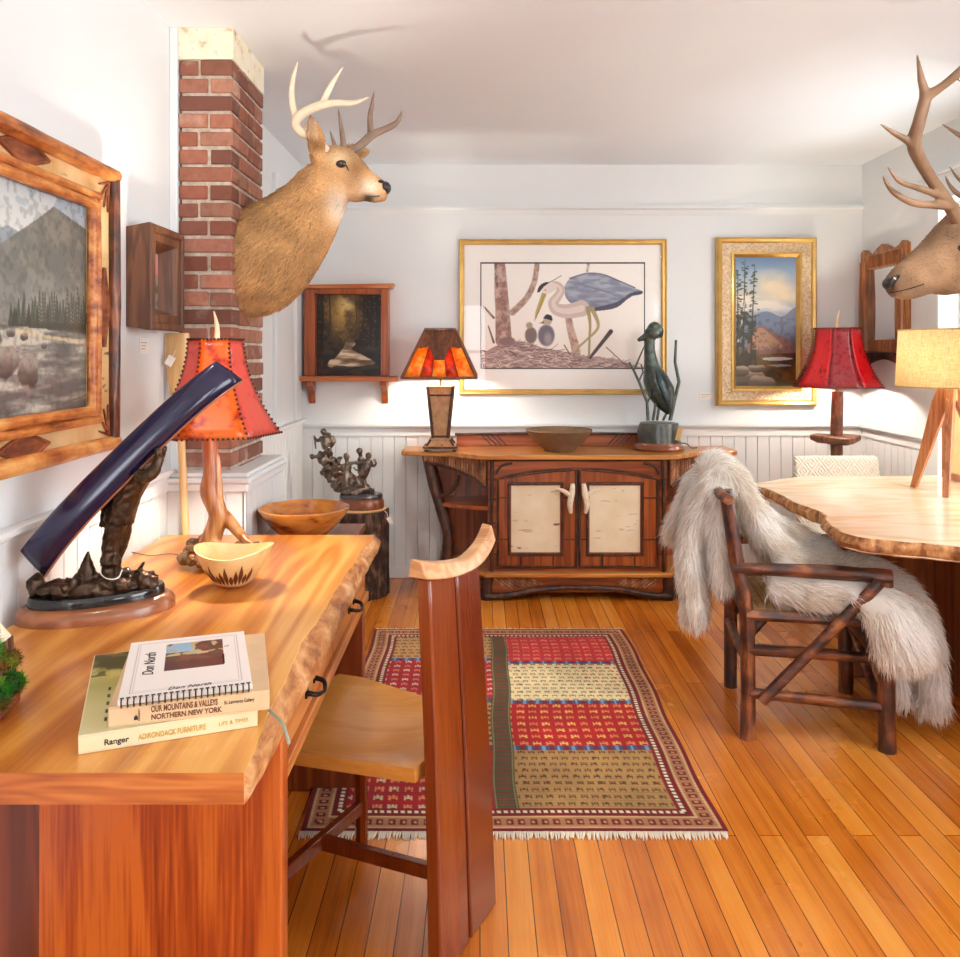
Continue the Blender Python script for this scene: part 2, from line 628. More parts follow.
def lettering(txt, size, origin, ux, uy, mat, parent, name='lettering', depth=0.0004, shear=0.0, align='LEFT', world=False, bold=0.0, stretch=1.0):
    """flat raised letters: origin = baseline start, ux reading direction, uy up"""
    c = bpy.data.curves.new(name, 'FONT')
    c.body = txt; c.size = size; c.extrude = depth; c.shear = shear; c.align_x = align; c.offset = bold
    o = bpy.data.objects.new(name, c); COL.objects.link(o)
    dg = bpy.context.evaluated_depsgraph_get()
    me = bpy.data.meshes.new_from_object(o.evaluated_get(dg))
    bpy.data.objects.remove(o); bpy.data.curves.remove(c)
    ux, uy = Vector(ux).normalized(), Vector(uy).normalized()
    nz = ux.cross(uy)
    og = Vector(origin)
    V = [og + ux * v.co.x * stretch + uy * v.co.y + nz * v.co.z for v in me.vertices]
    F = [tuple(p.vertices) for p in me.polygons]
    bpy.data.meshes.remove(me)
    return np_mesh(name, [tuple(v) for v in V], F, mat, parent, smooth=False, world=world)

# ================================================================ THE ROOM
XL, XR, YB, YR, ZC = -1.085, 2.315, 5.0, -2.6, 2.5
M = {}


def wall_paint(name, c, sc=2.0):
    k = Nodes(name)
    nz = k.n('TexNoise', Vector=k.co(), Scale=sc, Detail=4.0)
    c = np.array(c[:3])
    r = k.ramp(nz, [(0.3, tuple(c * .985) + (1,)), (0.7, tuple(c * 1.0) + (1,))])
    k.bsdf(Base__Color=r, Roughness=0.6, Specular__IOR__Level=0.3)
    n2 = k.n('TexNoise', Vector=k.co(), Scale=60.0, Detail=3.0)
    k.bump(n2, 0.04, 0.004)
    return k.m


M['wall'] = wall_paint('wall_paint', S(228, 233, 235))
M['ceil'] = wall_paint('ceiling_paint', S(231, 238, 244))
M['trim'] = wall_paint('trim_paint', S(226, 231, 233), 5.0)

# floor boards running into the room
k = Nodes('floor_boards')
tc = k.co(rot=(0, 0, PI / 2))
br = k.n('TexBrick', Vector=tc, Color1=(0, 0, 0, 1), Color2=(1, 1, 1, 1), Mortar=(0, 0, 0, 1), Scale=1.0,
         Mortar__Size=0.0013, Mortar__Smooth=0.2, Bias=0.0, Brick__Width=1.7, Row__Height=0.0655)
br.offset = 0.37; br.offset_frequency = 2; br.squash = 1.0
grain = k.n('TexNoise', Vector=k.co(scale=(26, 1.1, 1)), Scale=1.0, Detail=5.0, Distortion=0.6)
fine = k.n('TexNoise', Vector=k.co(scale=(190, 5, 1)), Scale=1.0, Detail=3.0)
worn = k.n('TexNoise', Vector=k.co(), Scale=1.6, Detail=5.0)
f = k.math('ADD', k.math('MULTIPLY', br.outputs['Color'], 0.30), k.math('MULTIPLY', grain, 0.42))
f = k.math('ADD', f, k.math('MULTIPLY', fine, 0.22))
f = k.math('ADD', f, k.math('MULTIPLY_ADD', worn, 0.5, -0.22))
rp = k.ramp(f, [(0.22, S(146, 70, 12)), (0.42, S(202, 112, 28)), (0.60, S(226, 140, 46)), (0.8, S(238, 168, 80))])
gap = k.mix(br.outputs['Fac'], rp.outputs[0], S(74, 36, 14))
k.bsdf(Base__Color=gap, Roughness=k.math('MULTIPLY_ADD', worn, 0.18, 0.17), Coat__Weight=0.25, Coat__Roughness=0.14)
k.bump(k.math('MULTIPLY_ADD', fine, 0.25, k.math('MULTIPLY', br.outputs['Fac'], -1.0)), 0.25, 0.003)
M['floor'] = k.m

T = 0.14
b = MB(); b.box((XL - T, YR - T, -0.1), (XR + T, YB + T, 0.0)); b.build('floor', M['floor'], kind='structure')
b = MB(); b.box((XL - T, YR - T, ZC), (XR + T, YB + T, ZC + 0.1)); b.build('ceiling', M['ceil'], kind='structure')
b = MB(); b.box((XL - T, YR - T, 0), (XL, YB + T, ZC)); b.build('wall_left', M['wall'], kind='structure')
b = MB(); b.box((XL, YB, 0), (XR, YB + T, ZC)); b.build('wall_back', M['wall'], kind='structure')


def wall_with_holes(name, axis, c0, c1, lo, hi, holes):
    """axis 'x': wall plane x=c0..c1 running along y;  holes: (a0,a1,z0,z1)"""
    m = MB()
    def bx(a0, a1, z0, z1):
        if a1 - a0 < 1e-5 or z1 - z0 < 1e-5: return
        if axis == 'x': m.box((c0, a0, z0), (c1, a1, z1))
        else: m.box((a0, c0, z0), (a1, c1, z1))
    cur = lo
    for a0, a1, z0, z1 in sorted(holes):
        bx(cur, a0, 0, ZC); bx(a0, a1, 0, z0); bx(a0, a1, z1, ZC); cur = a1
    bx(cur, hi, 0, ZC)
    return m.build(name, M['wall'], kind='structure')


RW = [(-1.7, -0.5, .62, 2.12), (0.15, 1.75, .62, 2.12), (3.33, 4.13, .62, 2.12)]
BW = [(-0.93, 0.12, .62, 2.12)]
wall_with_holes('wall_right', 'x', XR, XR + T, YR - T, YB + T, RW)
wall_with_holes('wall_rear', 'y', YR - T, YR, XL, XR, BW)

M['pane'] = glass('window_glass', 0.04)
wn = 0


def window(axis, a0, a1, z0, z1):
    """sash window in the right (x) or rear (y) wall: casing, sill, sashes, panes"""
    global wn
    wn += 1
    s = 1 if axis == 'x' else -1
    base = XR if axis == 'x' else YR

    def bx(m, p0, p1, q0, q1, d0, d1):     # p along wall, q up, d towards outside
        if axis == 'x': m.box((base + d0, p0, q0), (base + d1, p1, q1))
        else: m.box((p0, base - d1, q0), (p1, base - d0, q1))
    cs = MB(); w = .125
    bx(cs, a0 - w, a0, z0 - .03, z1, -.022, -.001); bx(cs, a1, a1 + w, z0 - .03, z1, -.022, -.001)
    bx(cs, a0 - w - .02, a1 + w + .02, z1, z1 + .13, -.026, -.001)
    bx(cs, a0 - w - .03, a1 + w + .03, z1 + .13, z1 + .15, -.045, -.001)
    o = cs.build('window_%d' % wn, M['trim'], kind='structure', bevel=.004)
    si = MB(); bx(si, a0 - w - .02, a1 + w + .02, z0 - .035, z0, -.06, .08)
    bx(si, a0 - w, a1 + w, z0 - .13, z0 - .035, -.02, -.001)
    si.build('sill', M['trim'], o, bevel=.004)
    sa = MB(); zm = (z0 + z1) / 2
    for (q0, q1, d) in ((z0, zm + .02, .045), (zm - .02, z1, .085)):
        bx(sa, a0, a0 + .045, q0, q1, d, d + .035); bx(sa, a1 - .045, a1, q0, q1, d, d + .035)
        bx(sa, a0 + .045, a1 - .045, q0, q0 + .045, d, d + .035); bx(sa, a0 + .045, a1 - .045, q1 - .045, q1, d, d + .035)
        am = (a0 + a1) / 2
        bx(sa, am - .01, am + .01, q0 + .045, q1 - .045, d + .005, d + .03)
    sa.build('sash', M['trim'], o)
    pn = MB()
    for (q0, q1, d) in ((z0, zm + .02, .045), (zm - .02, z1, .085)):
        bx(pn, a0 + .045, a1 - .045, q0 + .045, q1 - .045, d + .016, d + .019)
    pn.build('pane', M['pane'], o)


window('x', *RW[2]); window('x', *RW[1]); window('x', *RW[0])
window('y', *BW[0])

# ---- panelling, rails, base boards
def beads(m, p0, p1, z0, z1, axis, face, sgn, pitch=.071):
    """tongue-and-groove boards with V grooves along a wall"""
    n = max(1, round((p1 - p0) / pitch)); w = (p1 - p0) / n
    for i in range(n):
        a, c = p0 + i * w, p0 + (i + 1) * w
        g = .0035
        pr = [(a, 0.0), (a, .004), (a + g, .011), (c - g, .011), (c, .004), (c, 0.0)]
        pts = [(u, face + sgn * d) for u, d in pr]
        if axis == 'y': pts = [(y, x) for x, y in pts]     # along y: face is x
        m.prism(pts, z0, z1)


def rail(m, p0, p1, z0, z1, axis, face, sgn, prof):
    pts = [(face + sgn * d, z0 + t * (z1 - z0)) for d, t in prof]
    m.prism(pts, p0, p1, 'yz' if axis == 'x' else 'xz')


PROF = [(0, 0), (.018, 0), (.018, .62), (.026, .68), (.026, .74), (.04, .82), (.04, 1), (0, 1)]
b = MB(); beads(b, XL, XR, .05, .865, 'x', YB, -1); b.build('trim_1', M['trim'], kind='structure', sharp=20)
b = MB(); rail(b, XL, XR, .858, .93, 'x', YB, -1, PROF); b.build('trim_2', M['trim'], kind='structure', sharp=20)
b = MB(); rail(b, XL, XR, 2.195, 2.25, 'x', YB, -1, [(0, 0), (.008, 0), (.012, .5), (.03, .7), (.03, 1), (0, 1)])
b.build('trim_3', M['trim'], kind='structure', sharp=20)
b = MB(); b.box((XL, YB - .018, 0), (XR, YB, .06)); b.build('baseboard_back', M['trim'], kind='structure', bevel=.003)

b = MB()
for y0, y1 in ((YR, 2.835), (3.33, YB - .012)): beads(b, y0, y1, .05, .90, 'y', XL, 1)
b.build('trim_4', M['trim'], kind='structure', sharp=20)
b = MB()
for y0, y1 in ((YR, 2.835), (3.33, YB - .04)): rail(b, y0, y1, .89, .965, 'y', XL, 1, PROF)
b.build('trim_5', M['trim'], kind='structure', sharp=20)
b = MB()
for y0, y1 in ((YR, 2.83), (3.34, YB - .02)): b.box((XL, y0, 0), (XL + .018, y1, .06))
b.build('baseboard_left', M['trim'], kind='structure', bevel=.003)

b = MB()
for y0, y1 in ((YR, RW[0][0] - .125), (RW[0][1] + .125, RW[1][0] - .125), (RW[1][1] + .125, RW[2][0] - .125), (RW[2][1] + .125, YB - .012)):
    beads(b, y0, y1, .05, .865, 'y', XR, -1)
for a0, a1, z0, z1 in RW: beads(b, a0 - .125, a1 + .125, .05, z0 - .13, 'y', XR, -1)
b.build('trim_6', M['trim'], kind='structure', sharp=20)
b = MB()
for y0, y1 in ((YR, RW[0][0] - .125), (RW[0][1] + .125, RW[1][0] - .125), (RW[1][1] + .125, RW[2][0] - .125), (RW[2][1] + .125, YB - .04)):
    rail(b, y0, y1, .858, .93, 'y', XR, -1, PROF)
b.build('trim_7', M['trim'], kind='structure', sharp=20)
b = MB(); b.box((XR - .018, YR, 0), (XR, YB - .02, .06)); b.build('baseboard_right', M['trim'], kind='structure', bevel=.003)
# flat casing between the chimney and the back corner, pipe boxing in the corner
b = MB(); b.box((XL, 4.32, .966), (XL + .02, 4.46, 2.18)); b.box((XL, 4.80, .966), (XL + .02, 4.93, 2.18))
b.box((XL, 4.30, 2.18), (XL + .026, 4.95, 2.30)); b.build('trim_8', M['trim'], kind='structure', bevel=.004)

# ---- chimney: every course laid brick by brick inside one mesh
CX0, CX1, CY0, CY1 = XL + .03, -.868, 2.89, 3.30
ch = MB(); ch.box((CX0 + .008, CY0 + .008, .9), (CX1 - .008, CY1 - .008, 2.5))
k = Nodes('mortar')
nz = k.n('TexNoise', Vector=k.co(), Scale=40.0, Detail=5.0)
k.bsdf(Base__Color=k.ramp(nz, [(0.3, S(168, 150, 132)), (0.7, S(214, 202, 186))]), Roughness=0.9); k.bump(nz, .6, .006)
chim = ch.build('chimney', k.m, kind='structure')
k = Nodes('old_brick')
at = k.n('Attribute', _attribute_name='paint')
nz = k.n('TexNoise', Vector=k.co(), Scale=34.0, Detail=6.0, Roughness=.65)
n2 = k.n('TexNoise', Vector=k.co(), Scale=9.0, Detail=4.0)
c = k.mix(k.math('MULTIPLY', k.ramp(nz, [(.42, (0, 0, 0, 1)), (.75, (1, 1, 1, 1))]), .55), at.outputs['Color'], S(98, 58, 42))
c = k.mix(k.math('MULTIPLY', k.ramp(n2, [(.58, (0, 0, 0, 1)), (.72, (1, 1, 1, 1))]), .5), c, S(204, 182, 164))
k.bsdf(Base__Color=c, Roughness=.85); k.bump(nz, .5, .006)
M['brick'] = k.m
bk = MB(); cols = []
tones = [(150, 96, 76), (162, 108, 88), (140, 84, 66), (170, 120, 98), (128, 80, 66), (156, 106, 88)]
course, z, r = .0625, .9, 0
def lay(a, c):
    n0 = len(bk.v)
    j = [random.uniform(-.0022, .0022) for _ in range(6)]
    bk.box((a[0] + j[0], a[1] + j[1], a[2] + j[2]), (c[0] + j[3], c[1] + j[4], c[2] + j[5]))
    t = np.array(random.choice(tones)) / 255 * random.uniform(.85, 1.12)
    cols.extend([t] * (len(bk.v) - n0))
while z < 2.385:
    z1 = z + course - .012
    m_ = .010
    if r % 2 == 0:
        fx = [(CX0, CX1)]; fy = [(CY0 + .1, CY0 + .30), (CY0 + .31, CY1)]
        splits = [(CX0, CX0 + .10), (CX0 + .10 + m_, CX1)]
    else:
        fy = [(CY0 + .1, CY0 + .2), (CY0 + .21, CY1)]
        splits = [(CX0, CX1)] if r % 4 == 1 else [(CX0, CX0 + .065), (CX0 + .065 + m_, CX1)]
    for x0, x1 in splits: lay((x0, CY0, z), (x1, CY0 + .09, z1))
    for y0, y1 in fy: lay((CX1 - .09, y0, z), (CX1, y1, z1))
    z += course; r += 1
bk.build('brickwork', M['brick'], chim, bevel=.004, col=np.array(cols))
k = Nodes('old_plaster')
nz = k.n('TexNoise', Vector=k.co(), Scale=16.0, Detail=6.0, Roughness=.6)
k.bsdf(Base__Color=k.ramp(nz, [(.30, S(176, 150, 108)), (.42, S(232, 222, 196)), (.62, S(240, 232, 212)), (.72, S(190, 172, 138))]), Roughness=.85)
k.bump(nz, .4, .006)
pl = MB(); pl.box((CX0 - .001, CY0 - .003, 2.39), (CX1 + .004, CY1 + .001, 2.4995)); pl.build('plaster_cap', k.m, chim)
# white corner board left of the bricks
b = MB(); b.box((XL, CY0 - .01, .951), (CX0 - .002, CY0 + .06, ZC)); b.build('trim_9', M['trim'], kind='structure', bevel=.004)
# panelled box round the foot of the chimney
bx0, by0, by1 = -.805, 2.835, 3.325
b = MB(); b.box((XL, by0 + .011, 0), (bx0 - .011, by1 - .011, .90))
beads(b, XL, bx0, .05, .90, 'x', by0 + .011, -1, .068); beads(b, by0, by1, .05, .90, 'y', bx0 - .011, 1, .068)
b.build('trim_10', M['trim'], kind='structure', sharp=20)
b = MB()
for e, z0, z1 in ((.012, .885, .915), (.022, .915, .935), (.012, .935, .951)):
    b.box((XL, by0 - e, z0), (bx0 + e, by1 + e, z1))
b.build('trim_11', M['trim'], kind='structure', bevel=.006)

# ================================================================ CAMERA AND LIGHT
cam = bpy.data.cameras.new('camera'); co = bpy.data.objects.new('camera', cam); COL.objects.link(co)
co.location = (0, 0, CAMH); co.rotation_euler = (PI / 2, 0, 0)
cam.sensor_fit = 'HORIZONTAL'; cam.sensor_width = 36.0; cam.lens = 36.0 * FPX / 960.0
cam.shift_y = -(478.5 - 352.0) / 960.0
cam.clip_start = 0.05
SC.camera = co

wd = bpy.data.worlds.new('daylight'); SC.world = wd; wd.use_nodes = True
bg = wd.node_tree.nodes['Background']
bg.inputs[0].default_value = (0.93, 0.97, 1.0, 1.0); bg.inputs[1].default_value = SKY


def portal(axis, a0, a1, z0, z1):
    l = bpy.data.lights.new('window_portal', 'AREA'); l.shape = 'RECTANGLE'
    l.size, l.size_y = (a1 - a0), (z1 - z0)
    l.cycles.is_portal = True
    o = bpy.data.objects.new('window_portal', l); COL.objects.link(o)
    if axis == 'x':
        o.location = (XR + T + .01, (a0 + a1) / 2, (z0 + z1) / 2); o.rotation_euler = (PI / 2, 0, PI / 2)
    else:
        o.location = ((a0 + a1) / 2, YR - T - .01, (z0 + z1) / 2); o.rotation_euler = (PI / 2, 0, PI)
        o.rotation_euler = (PI / 2, 0, PI)
for h in RW: portal('x', *h)
for h in BW: portal('y', *h)

# unseen track of ceiling spots over the viewer's head, heads added as fill
M['white_metal'] = plain('white_metal', S(235, 235, 232), .35)
trk = thing('unseen_track_light', 'unseen white ceiling track with spot heads added to brighten the room', 'light', (0.6, 1.55, ZC))
b = MB(); b.box((-1.4, -.018, -.03), (1.6, .018, 0)); b.build('track', M['white_metal'], trk, bevel=.004)
M['bulb'] = emit('bulb', (1.0, 0.86, 0.66, 1), BULB)


def spot(x, tgt, power):
    p = Vector((0.6 + x, 1.55, ZC - .14)); d = (Vector(tgt) - p).normalized()
    b = MB(); b.tube([(x, 0, -.03), (x, 0, -.13)], .008)
    q = Vector((x, 0, -.14)); b.tube([q - d * .06, q - d * .05, q + d * .06], [.02, .036, .045], 16, cap=False)
    b.build('spot_head', M['white_metal'], trk)
    l = bpy.data.lights.new('spot_beam', 'SPOT'); l.energy = power; l.spot_size = math.radians(75); l.spot_blend = .9
    l.shadow_soft_size = .05; l.color = (1.0, .93, .83)
    o = bpy.data.objects.new('spot_beam', l); COL.objects.link(o); o.location = p + d * .05
    o.rotation_euler = d.to_track_quat('-Z', 'Y').to_euler()
for x, tgt, e in SPOTS: spot(x, tgt, e)

# unseen white dome added on the ceiling behind the viewer as fill light
dm = thing('added_ceiling_light', 'round white fill light added unseen on the ceiling behind the viewer', 'light', (-0.5, -0.6, ZC))
b = MB(); b.lathe([(0, -.10), (.12, -.09), (.19, -.05), (.2, 0.0), (0, 0)], 32)
b.build('diffuser', emit('dome', (1.0, .95, .88, 1), DOME), dm)

SC.view_settings.view_transform = 'Standard'; SC.view_settings.look = 'None'
SC.view_settings.gamma = 1.0; SC.view_settings.use_curve_mapping = False
SC.view_settings.exposure = EXPO
SC.cycles.max_bounces = 10; SC.cycles.diffuse_bounces = 6; SC.cycles.glossy_bounces = 3
SC.cycles.transmission_bounces = 6; SC.cycles.transparent_max_bounces = 16
SC.cycles.caustics_reflective = False; SC.cycles.caustics_refractive = False
SC.cycles.sample_clamp_indirect = 6.0
SC.cycles.use_denoising = True

# ================================================================ LEFT SIDE: DESK AND WHAT STANDS ON IT
CH = [S(158, 92, 42), S(196, 128, 66), S(222, 160, 94), S(236, 182, 118)]
M['desk_top'] = wood('cherry_top', [S(166, 88, 26), S(206, 128, 48), S(228, 158, 72), S(242, 186, 102)], 'Y', .3, .35, 5.0, .6, 7.0, .3)
M['desk_end'] = wood('cherry_end', [S(146, 68, 22), S(190, 106, 44), S(214, 138, 68)], 'X', .4, .2, 26.0, 3.0, 5.0, .35)
M['desk_leg'] = wood('cherry_panel', [S(42, 9, 2), S(98, 30, 5), S(150, 56, 9), S(190, 96, 28)], 'Z', .3, .3, 7.0, .5, 4.0, .75, rw=.26)
M['desk_dark'] = wood('cherry_panel_dark', [S(84, 32, 14), S(118, 50, 22), S(150, 74, 34)], 'Z', .3, .3, 11.0, .7, 6.0, .35, seed=4)
M['apron'] = wood('cherry_apron', [S(142, 72, 28), S(184, 108, 48), S(208, 138, 74)], 'Y', .35, .25, 10.0, .8, 6.0, .35, seed=2)
k = Nodes('live_edge')
n1 = k.n('TexNoise', Vector=k.co(scale=(26, 9, 26)), Scale=1.0, Detail=6.0, Roughness=.65, Distortion=.6)
n2 = k.n('TexNoise', Vector=k.co(), Scale=11.0, Detail=4.0)
f = k.math('ADD', k.math('MULTIPLY', n1, .6), k.math('MULTIPLY', n2, .4))
k.bsdf(Base__Color=k.ramp(f, [(.36, S(104, 56, 28)), (.45, S(176, 110, 58)), (.55, S(212, 154, 96)), (.66, S(234, 200, 156))]), Roughness=.5, Coat__Weight=.15)
k.bump(n1, .8, .012)
M['live'] = k.m
M['iron'] = plain('wrought_iron', S(34, 30, 28), .45, .6)
M['bronze'] = plain('dark_bronze', S(76, 58, 44), .34, .7, var=.55, sc=55, bump=.7)

desk = thing('desk', 'long live-edge cherry slab desk along the left wall holding the books and red hide lamp', 'desk', (-.69, 2.0, 0))
DY0, DY1, DT = 1.205, 2.775, .75


def live_x(y, top):
    """right-hand edge of the slab"""
    w = noise.noise(Vector((0, y * 2.6, 4.2))) * .022 + noise.noise(Vector((0, y * 8.0, 1.2))) * .012 + noise.noise(Vector((0, y * 22.0, 9.2))) * .004
    sl = .018 + .030 * max(0, math.sin((y - 1.15) / 1.75 * PI)) + noise.noise(Vector((2, y * 6.0, 7.7))) * .014
    near = .012 * max(0, 1 - (y - 1.2) / .2)
    return -.338 + (near + w * .55 - sl * .75 if top else w * .35 + sl * .30)


ys = [DY0 + (DY1 - DY0) * i / 90 for i in range(91)]
tb = MB()
TH = .046
top = [(live_x(y, True), y) for y in ys]; bot = [(live_x(y, False) - .012, y) for y in ys]
n = len(ys)
vs = [(-1.052, y, DT) for x, y in top] + [(x, y, DT) for x, y in top] + [(x, y, DT - TH) for x, y in bot] + [(-1.052, y, DT - TH) for x, y in top]
fs = []
for i in range(n - 1):
    for q in range(4):
        q2 = (q + 1) % 4
        fs.append((q * n + i, q * n + i + 1, q2 * n + i + 1, q2 * n + i))
fs.append((0, n, 2 * n, 3 * n)); fs.append((n - 1, 4 * n - 1, 3 * n - 1, 2 * n - 1))
tb.add(vs, fs)
slab = tb.build('slab', M['desk_top'], desk, world=True, fix=True, sharp=30)
slab.data.materials.append(M['desk_end'])
for p in slab.data.polygons:
    if abs(p.normal.y) > .9: p.material_index = 1
# the barky wane along the front, bulging and pitted
le = MB(); R = []
for i, y in enumerate(ys):
    xt, xb = top[i][0], bot[i][0]
    r = []
    for j in range(9):
        t = j / 8
        x = xt * (1 - t) + xb * t + math.sin(t * PI) * .011 + noise.noise(Vector((j * .35, y * 16, 3))) * .007 * math.sin(t * PI)
        r.append((x, y, DT - TH * t + (-.0006 if j == 0 else 0)))
    r.append((xb - .006, y, DT - TH + .001)); r.append((xt - .006, y, DT - .006))
    if i == 0: r = [(x, y + .0008, z) for x, y, z in r]
    if i == n - 1: r = [(x, y - .0008, z) for x, y, z in r]
    R.append(r)
le.rings(R)
le.build('live_edge', M['live'], desk, world=True, sharp=60, label='pale barky live edge')
# panel ends
b = MB(); b.box((-.750, 1.40, 0), (-.336, 1.445, DT - TH)); b.build('end_panel', M['desk_leg'], desk, world=True, bevel=.004)
b = MB(); b.box((-1.045, 1.42, 0), (-.752, 1.455, DT - TH)); b.build('end_panel', M['desk_dark'], desk, world=True, bevel=.004)
b = MB(); b.prism([(-1.045, 0), (-.53, 0), (-.53, .0105), (-.362, .0105), (-.362, DT - TH), (-1.045, DT - TH)], 2.56, 2.605, 'xz'); b.build('end_panel', M['desk_dark'], desk, world=True, bevel=.004)
b = MB(); b.box((-1.045, 1.457, .25), (-1.02, 2.558, DT - TH)); b.build('back_panel', M['desk_dark'], desk, world=True)
# drawer box under the slab: rail, two drawers with iron pulls
b = MB(); b.box((-.80, 1.446, .605), (-.372, 2.559, .622)); b.box((-.80, 1.446, .622), (-.78, 2.559, DT - TH))
b.build('drawer_case', M['apron'], desk, world=True, bevel=.002)
b = MB(); b.box((-.372, 1.446, .598), (-.345, 2.559, .625)); b.build('drawer_rail', M['apron'], desk, world=True, bevel=.003)
for y0, y1 in ((1.46, 1.995), (2.005, 2.545)):
    b = MB(); b.box((-.77, y0, .628), (-.356, y1, DT - TH - .002))
    d = b.build('drawer', M['apron'], desk, world=True, bevel=.002)
    ym = (y0 + y1) / 2; b = MB()
    b.tube([(-.358, ym - .04, .668), (-.336, ym - .036, .663), (-.329, ym - .01, .656), (-.327, ym + .012, .654), (-.334, ym + .036, .662), (-.358, ym + .04, .668)], [.006, .005, .0045, .0045, .005, .006], 8, fine=4)
    b.cbox((-.3545, ym - .04, .668), (.005, .018, .018)); b.cbox((-.3545, ym + .04, .668), (.005, .018, .018))
    b.build('pull', M['iron'], d, world=True, label='black iron drawer pull')

# ---- slab-backed wooden chair at the desk
M['chair_red'] = wood('chair_cherry', [S(52, 10, 3), S(88, 25, 7), S(118, 46, 16), S(142, 68, 28)], 'Z', .22, .55, 7.0, .4, 2.5, .36, seed=3, rw=.16)
M['seat_wood'] = wood('chair_seat', [S(166, 94, 34), S(208, 142, 64), S(228, 168, 90)], 'X', .28, .45, 5.0, .7, 5.0, .35, seed=1, rw=.14)
M['crest_wood'] = wood('chair_crest', [S(176, 116, 70), S(206, 150, 100), S(222, 176, 130)], 'X', .35, .3, 16.0, 2.0, 5.0, .3, seed=8)
chair = thing('dining_chair', 'cherry chair with a tall two-board back drawn up to the live-edge desk', 'chair', (-.22, 2.0, 0))
cf, cl = Vector((-.9, .44, 0)).normalized(), Vector((.44, .9, 0)).normalized()
c0 = Vector((-.048, 1.925, 0))         # foot of the back, centre


def cp(f, l, z): return c0 + cf * f + cl * l + Vector((0, 0, z))


def back_board(l0b, l1b, l0t, l1t):
    m = MB(); R = []
    for i in range(13):
        t = i / 12; z = .0 + t * .862
        sw = -.030 * (1 - t) ** 2 - .012 * math.sin(t * PI) + .01 * t
        a, bb = l0b * (1 - t) + l0t * t, l1b * (1 - t) + l1t * t
        R.append([cp(sw, a, z), cp(sw, bb, z), cp(sw + .034, bb, z), cp(sw + .034, a, z)])
    return m.rings(R)
back_board(-.142, -.006, -.122, -.005).build('back_board', M['chair_red'], chair, world=True, bevel=.005)
back_board(.006, .142, .005, .122).build('back_board', M['chair_red'], chair, world=True, bevel=.005)
cr = MB(); R = []
for i in range(15):
    t = i / 14 * 2 - 1
    l = t * .180 + .028; f = -.016 + .022 * t * t; z = .853 + (.034 if t > 0 else .022) * t * t
    hh = .026 + .012 * abs(t)
    R.append([cp(f - .004, l, z - .004), cp(f + .044, l, z - .004), cp(f + .036, l, z + hh), cp(f + .008, l, z + hh * .9)])
cr.rings(R).build('crest_rail', M['crest_wood'], chair, world=True, bevel=.004)
# scooped seat
st = MB(); NU, NV = 18, 18
def seat_pt(u, v, topf):
    """u 0 back..1 front, v -1 near..1 far"""
    hw = (.150 if v < 0 else .165) + (.105 if v < 0 else .04) * u - .02 * max(0, u - .85) / .15
    f = .034 + .44 * u + .018 * (1 - v * v) * (u > .9)
    z = .452 + .012 * u
    if topf: z -= .029 * max(0, math.sin(min(u * 1.15, 1) * PI)) * (1 - v ** 4) - .004 * abs(v) * u
    else: z -= .042 - .010 * v * v
    return cp(f, hw * v, z)
g = [[seat_pt(i / NU, j / NV * 2 - 1, True) for j in range(NV + 1)] for i in range(NU + 1)]
h = [[seat_pt(i / NU, (j / NV * 2 - 1) * .97, False) for j in range(NV + 1)] for i in range(NU + 1)]
vs = [p for r in g for p in r] + [p for r in h for p in r]
K = NV + 1; O = K * (NU + 1); fs = []
for i in range(NU):
    for j in range(NV):
        a = i * K + j
        fs.append((a, a + 1, a + K + 1, a + K)); fs.append((O + a, O + a + K, O + a + K + 1, O + a + 1))
for i in range(NU):
    a = i * K; fs.append((a, a + K, O + a + K, O + a)); a = i * K + NV; fs.append((a, O + a, O + a + K, a + K))
for j in range(NV):
    fs.append((j, O + j, O + j + 1, j + 1)); a = NU * K + j; fs.append((a, a + 1, O + a + 1, O + a))
st.add(vs, fs); st.build('seat', M['seat_wood'], chair, world=True, sharp=50, label='pale scooped seat')
for l in (-.175, .175):
    b = MB(); b.tube([cp(.40, l * 1.06, 0), cp(.395, l, .44)], [.017, .021], 8); b.build('leg', M['chair_red'], chair, world=True)
b = MB(); b.bar(cp(.398, -.178, .12), cp(.398, .178, .12), .022, .034); b.build('stretcher', M['chair_red'], chair, world=True, bevel=.003)
b = MB(); b.bar(cp(.02, 0, .135), cp(.39, 0, .12), .022, .034); b.build('stretcher', M['chair_red'], chair, world=True, bevel=.003)

# ---- books
M['pages'] = plain('book_pages', S(232, 222, 198), .8, var=.05, sc=200)
M['ink_brown'] = plain('ink_brown', S(112, 70, 48), .7)
M['ink_black'] = plain('ink_black', S(38, 34, 32), .7)
M['ink_gold'] = plain('ink_gold', S(196, 160, 70), .5)
M['paint'] = painted('cover_print', .4)
M['tan_cover'] = plain('tan_cover', S(220, 190, 150), .45)
M['cream_cover'] = plain('cream_cover', S(226, 215, 176), .4, var=.08, sc=8)
M['white_paper'] = plain('white_paper', S(244, 238, 230), .5, var=.02)
M['steel'] = plain('bright_steel', S(150, 160, 156), .3, .9)


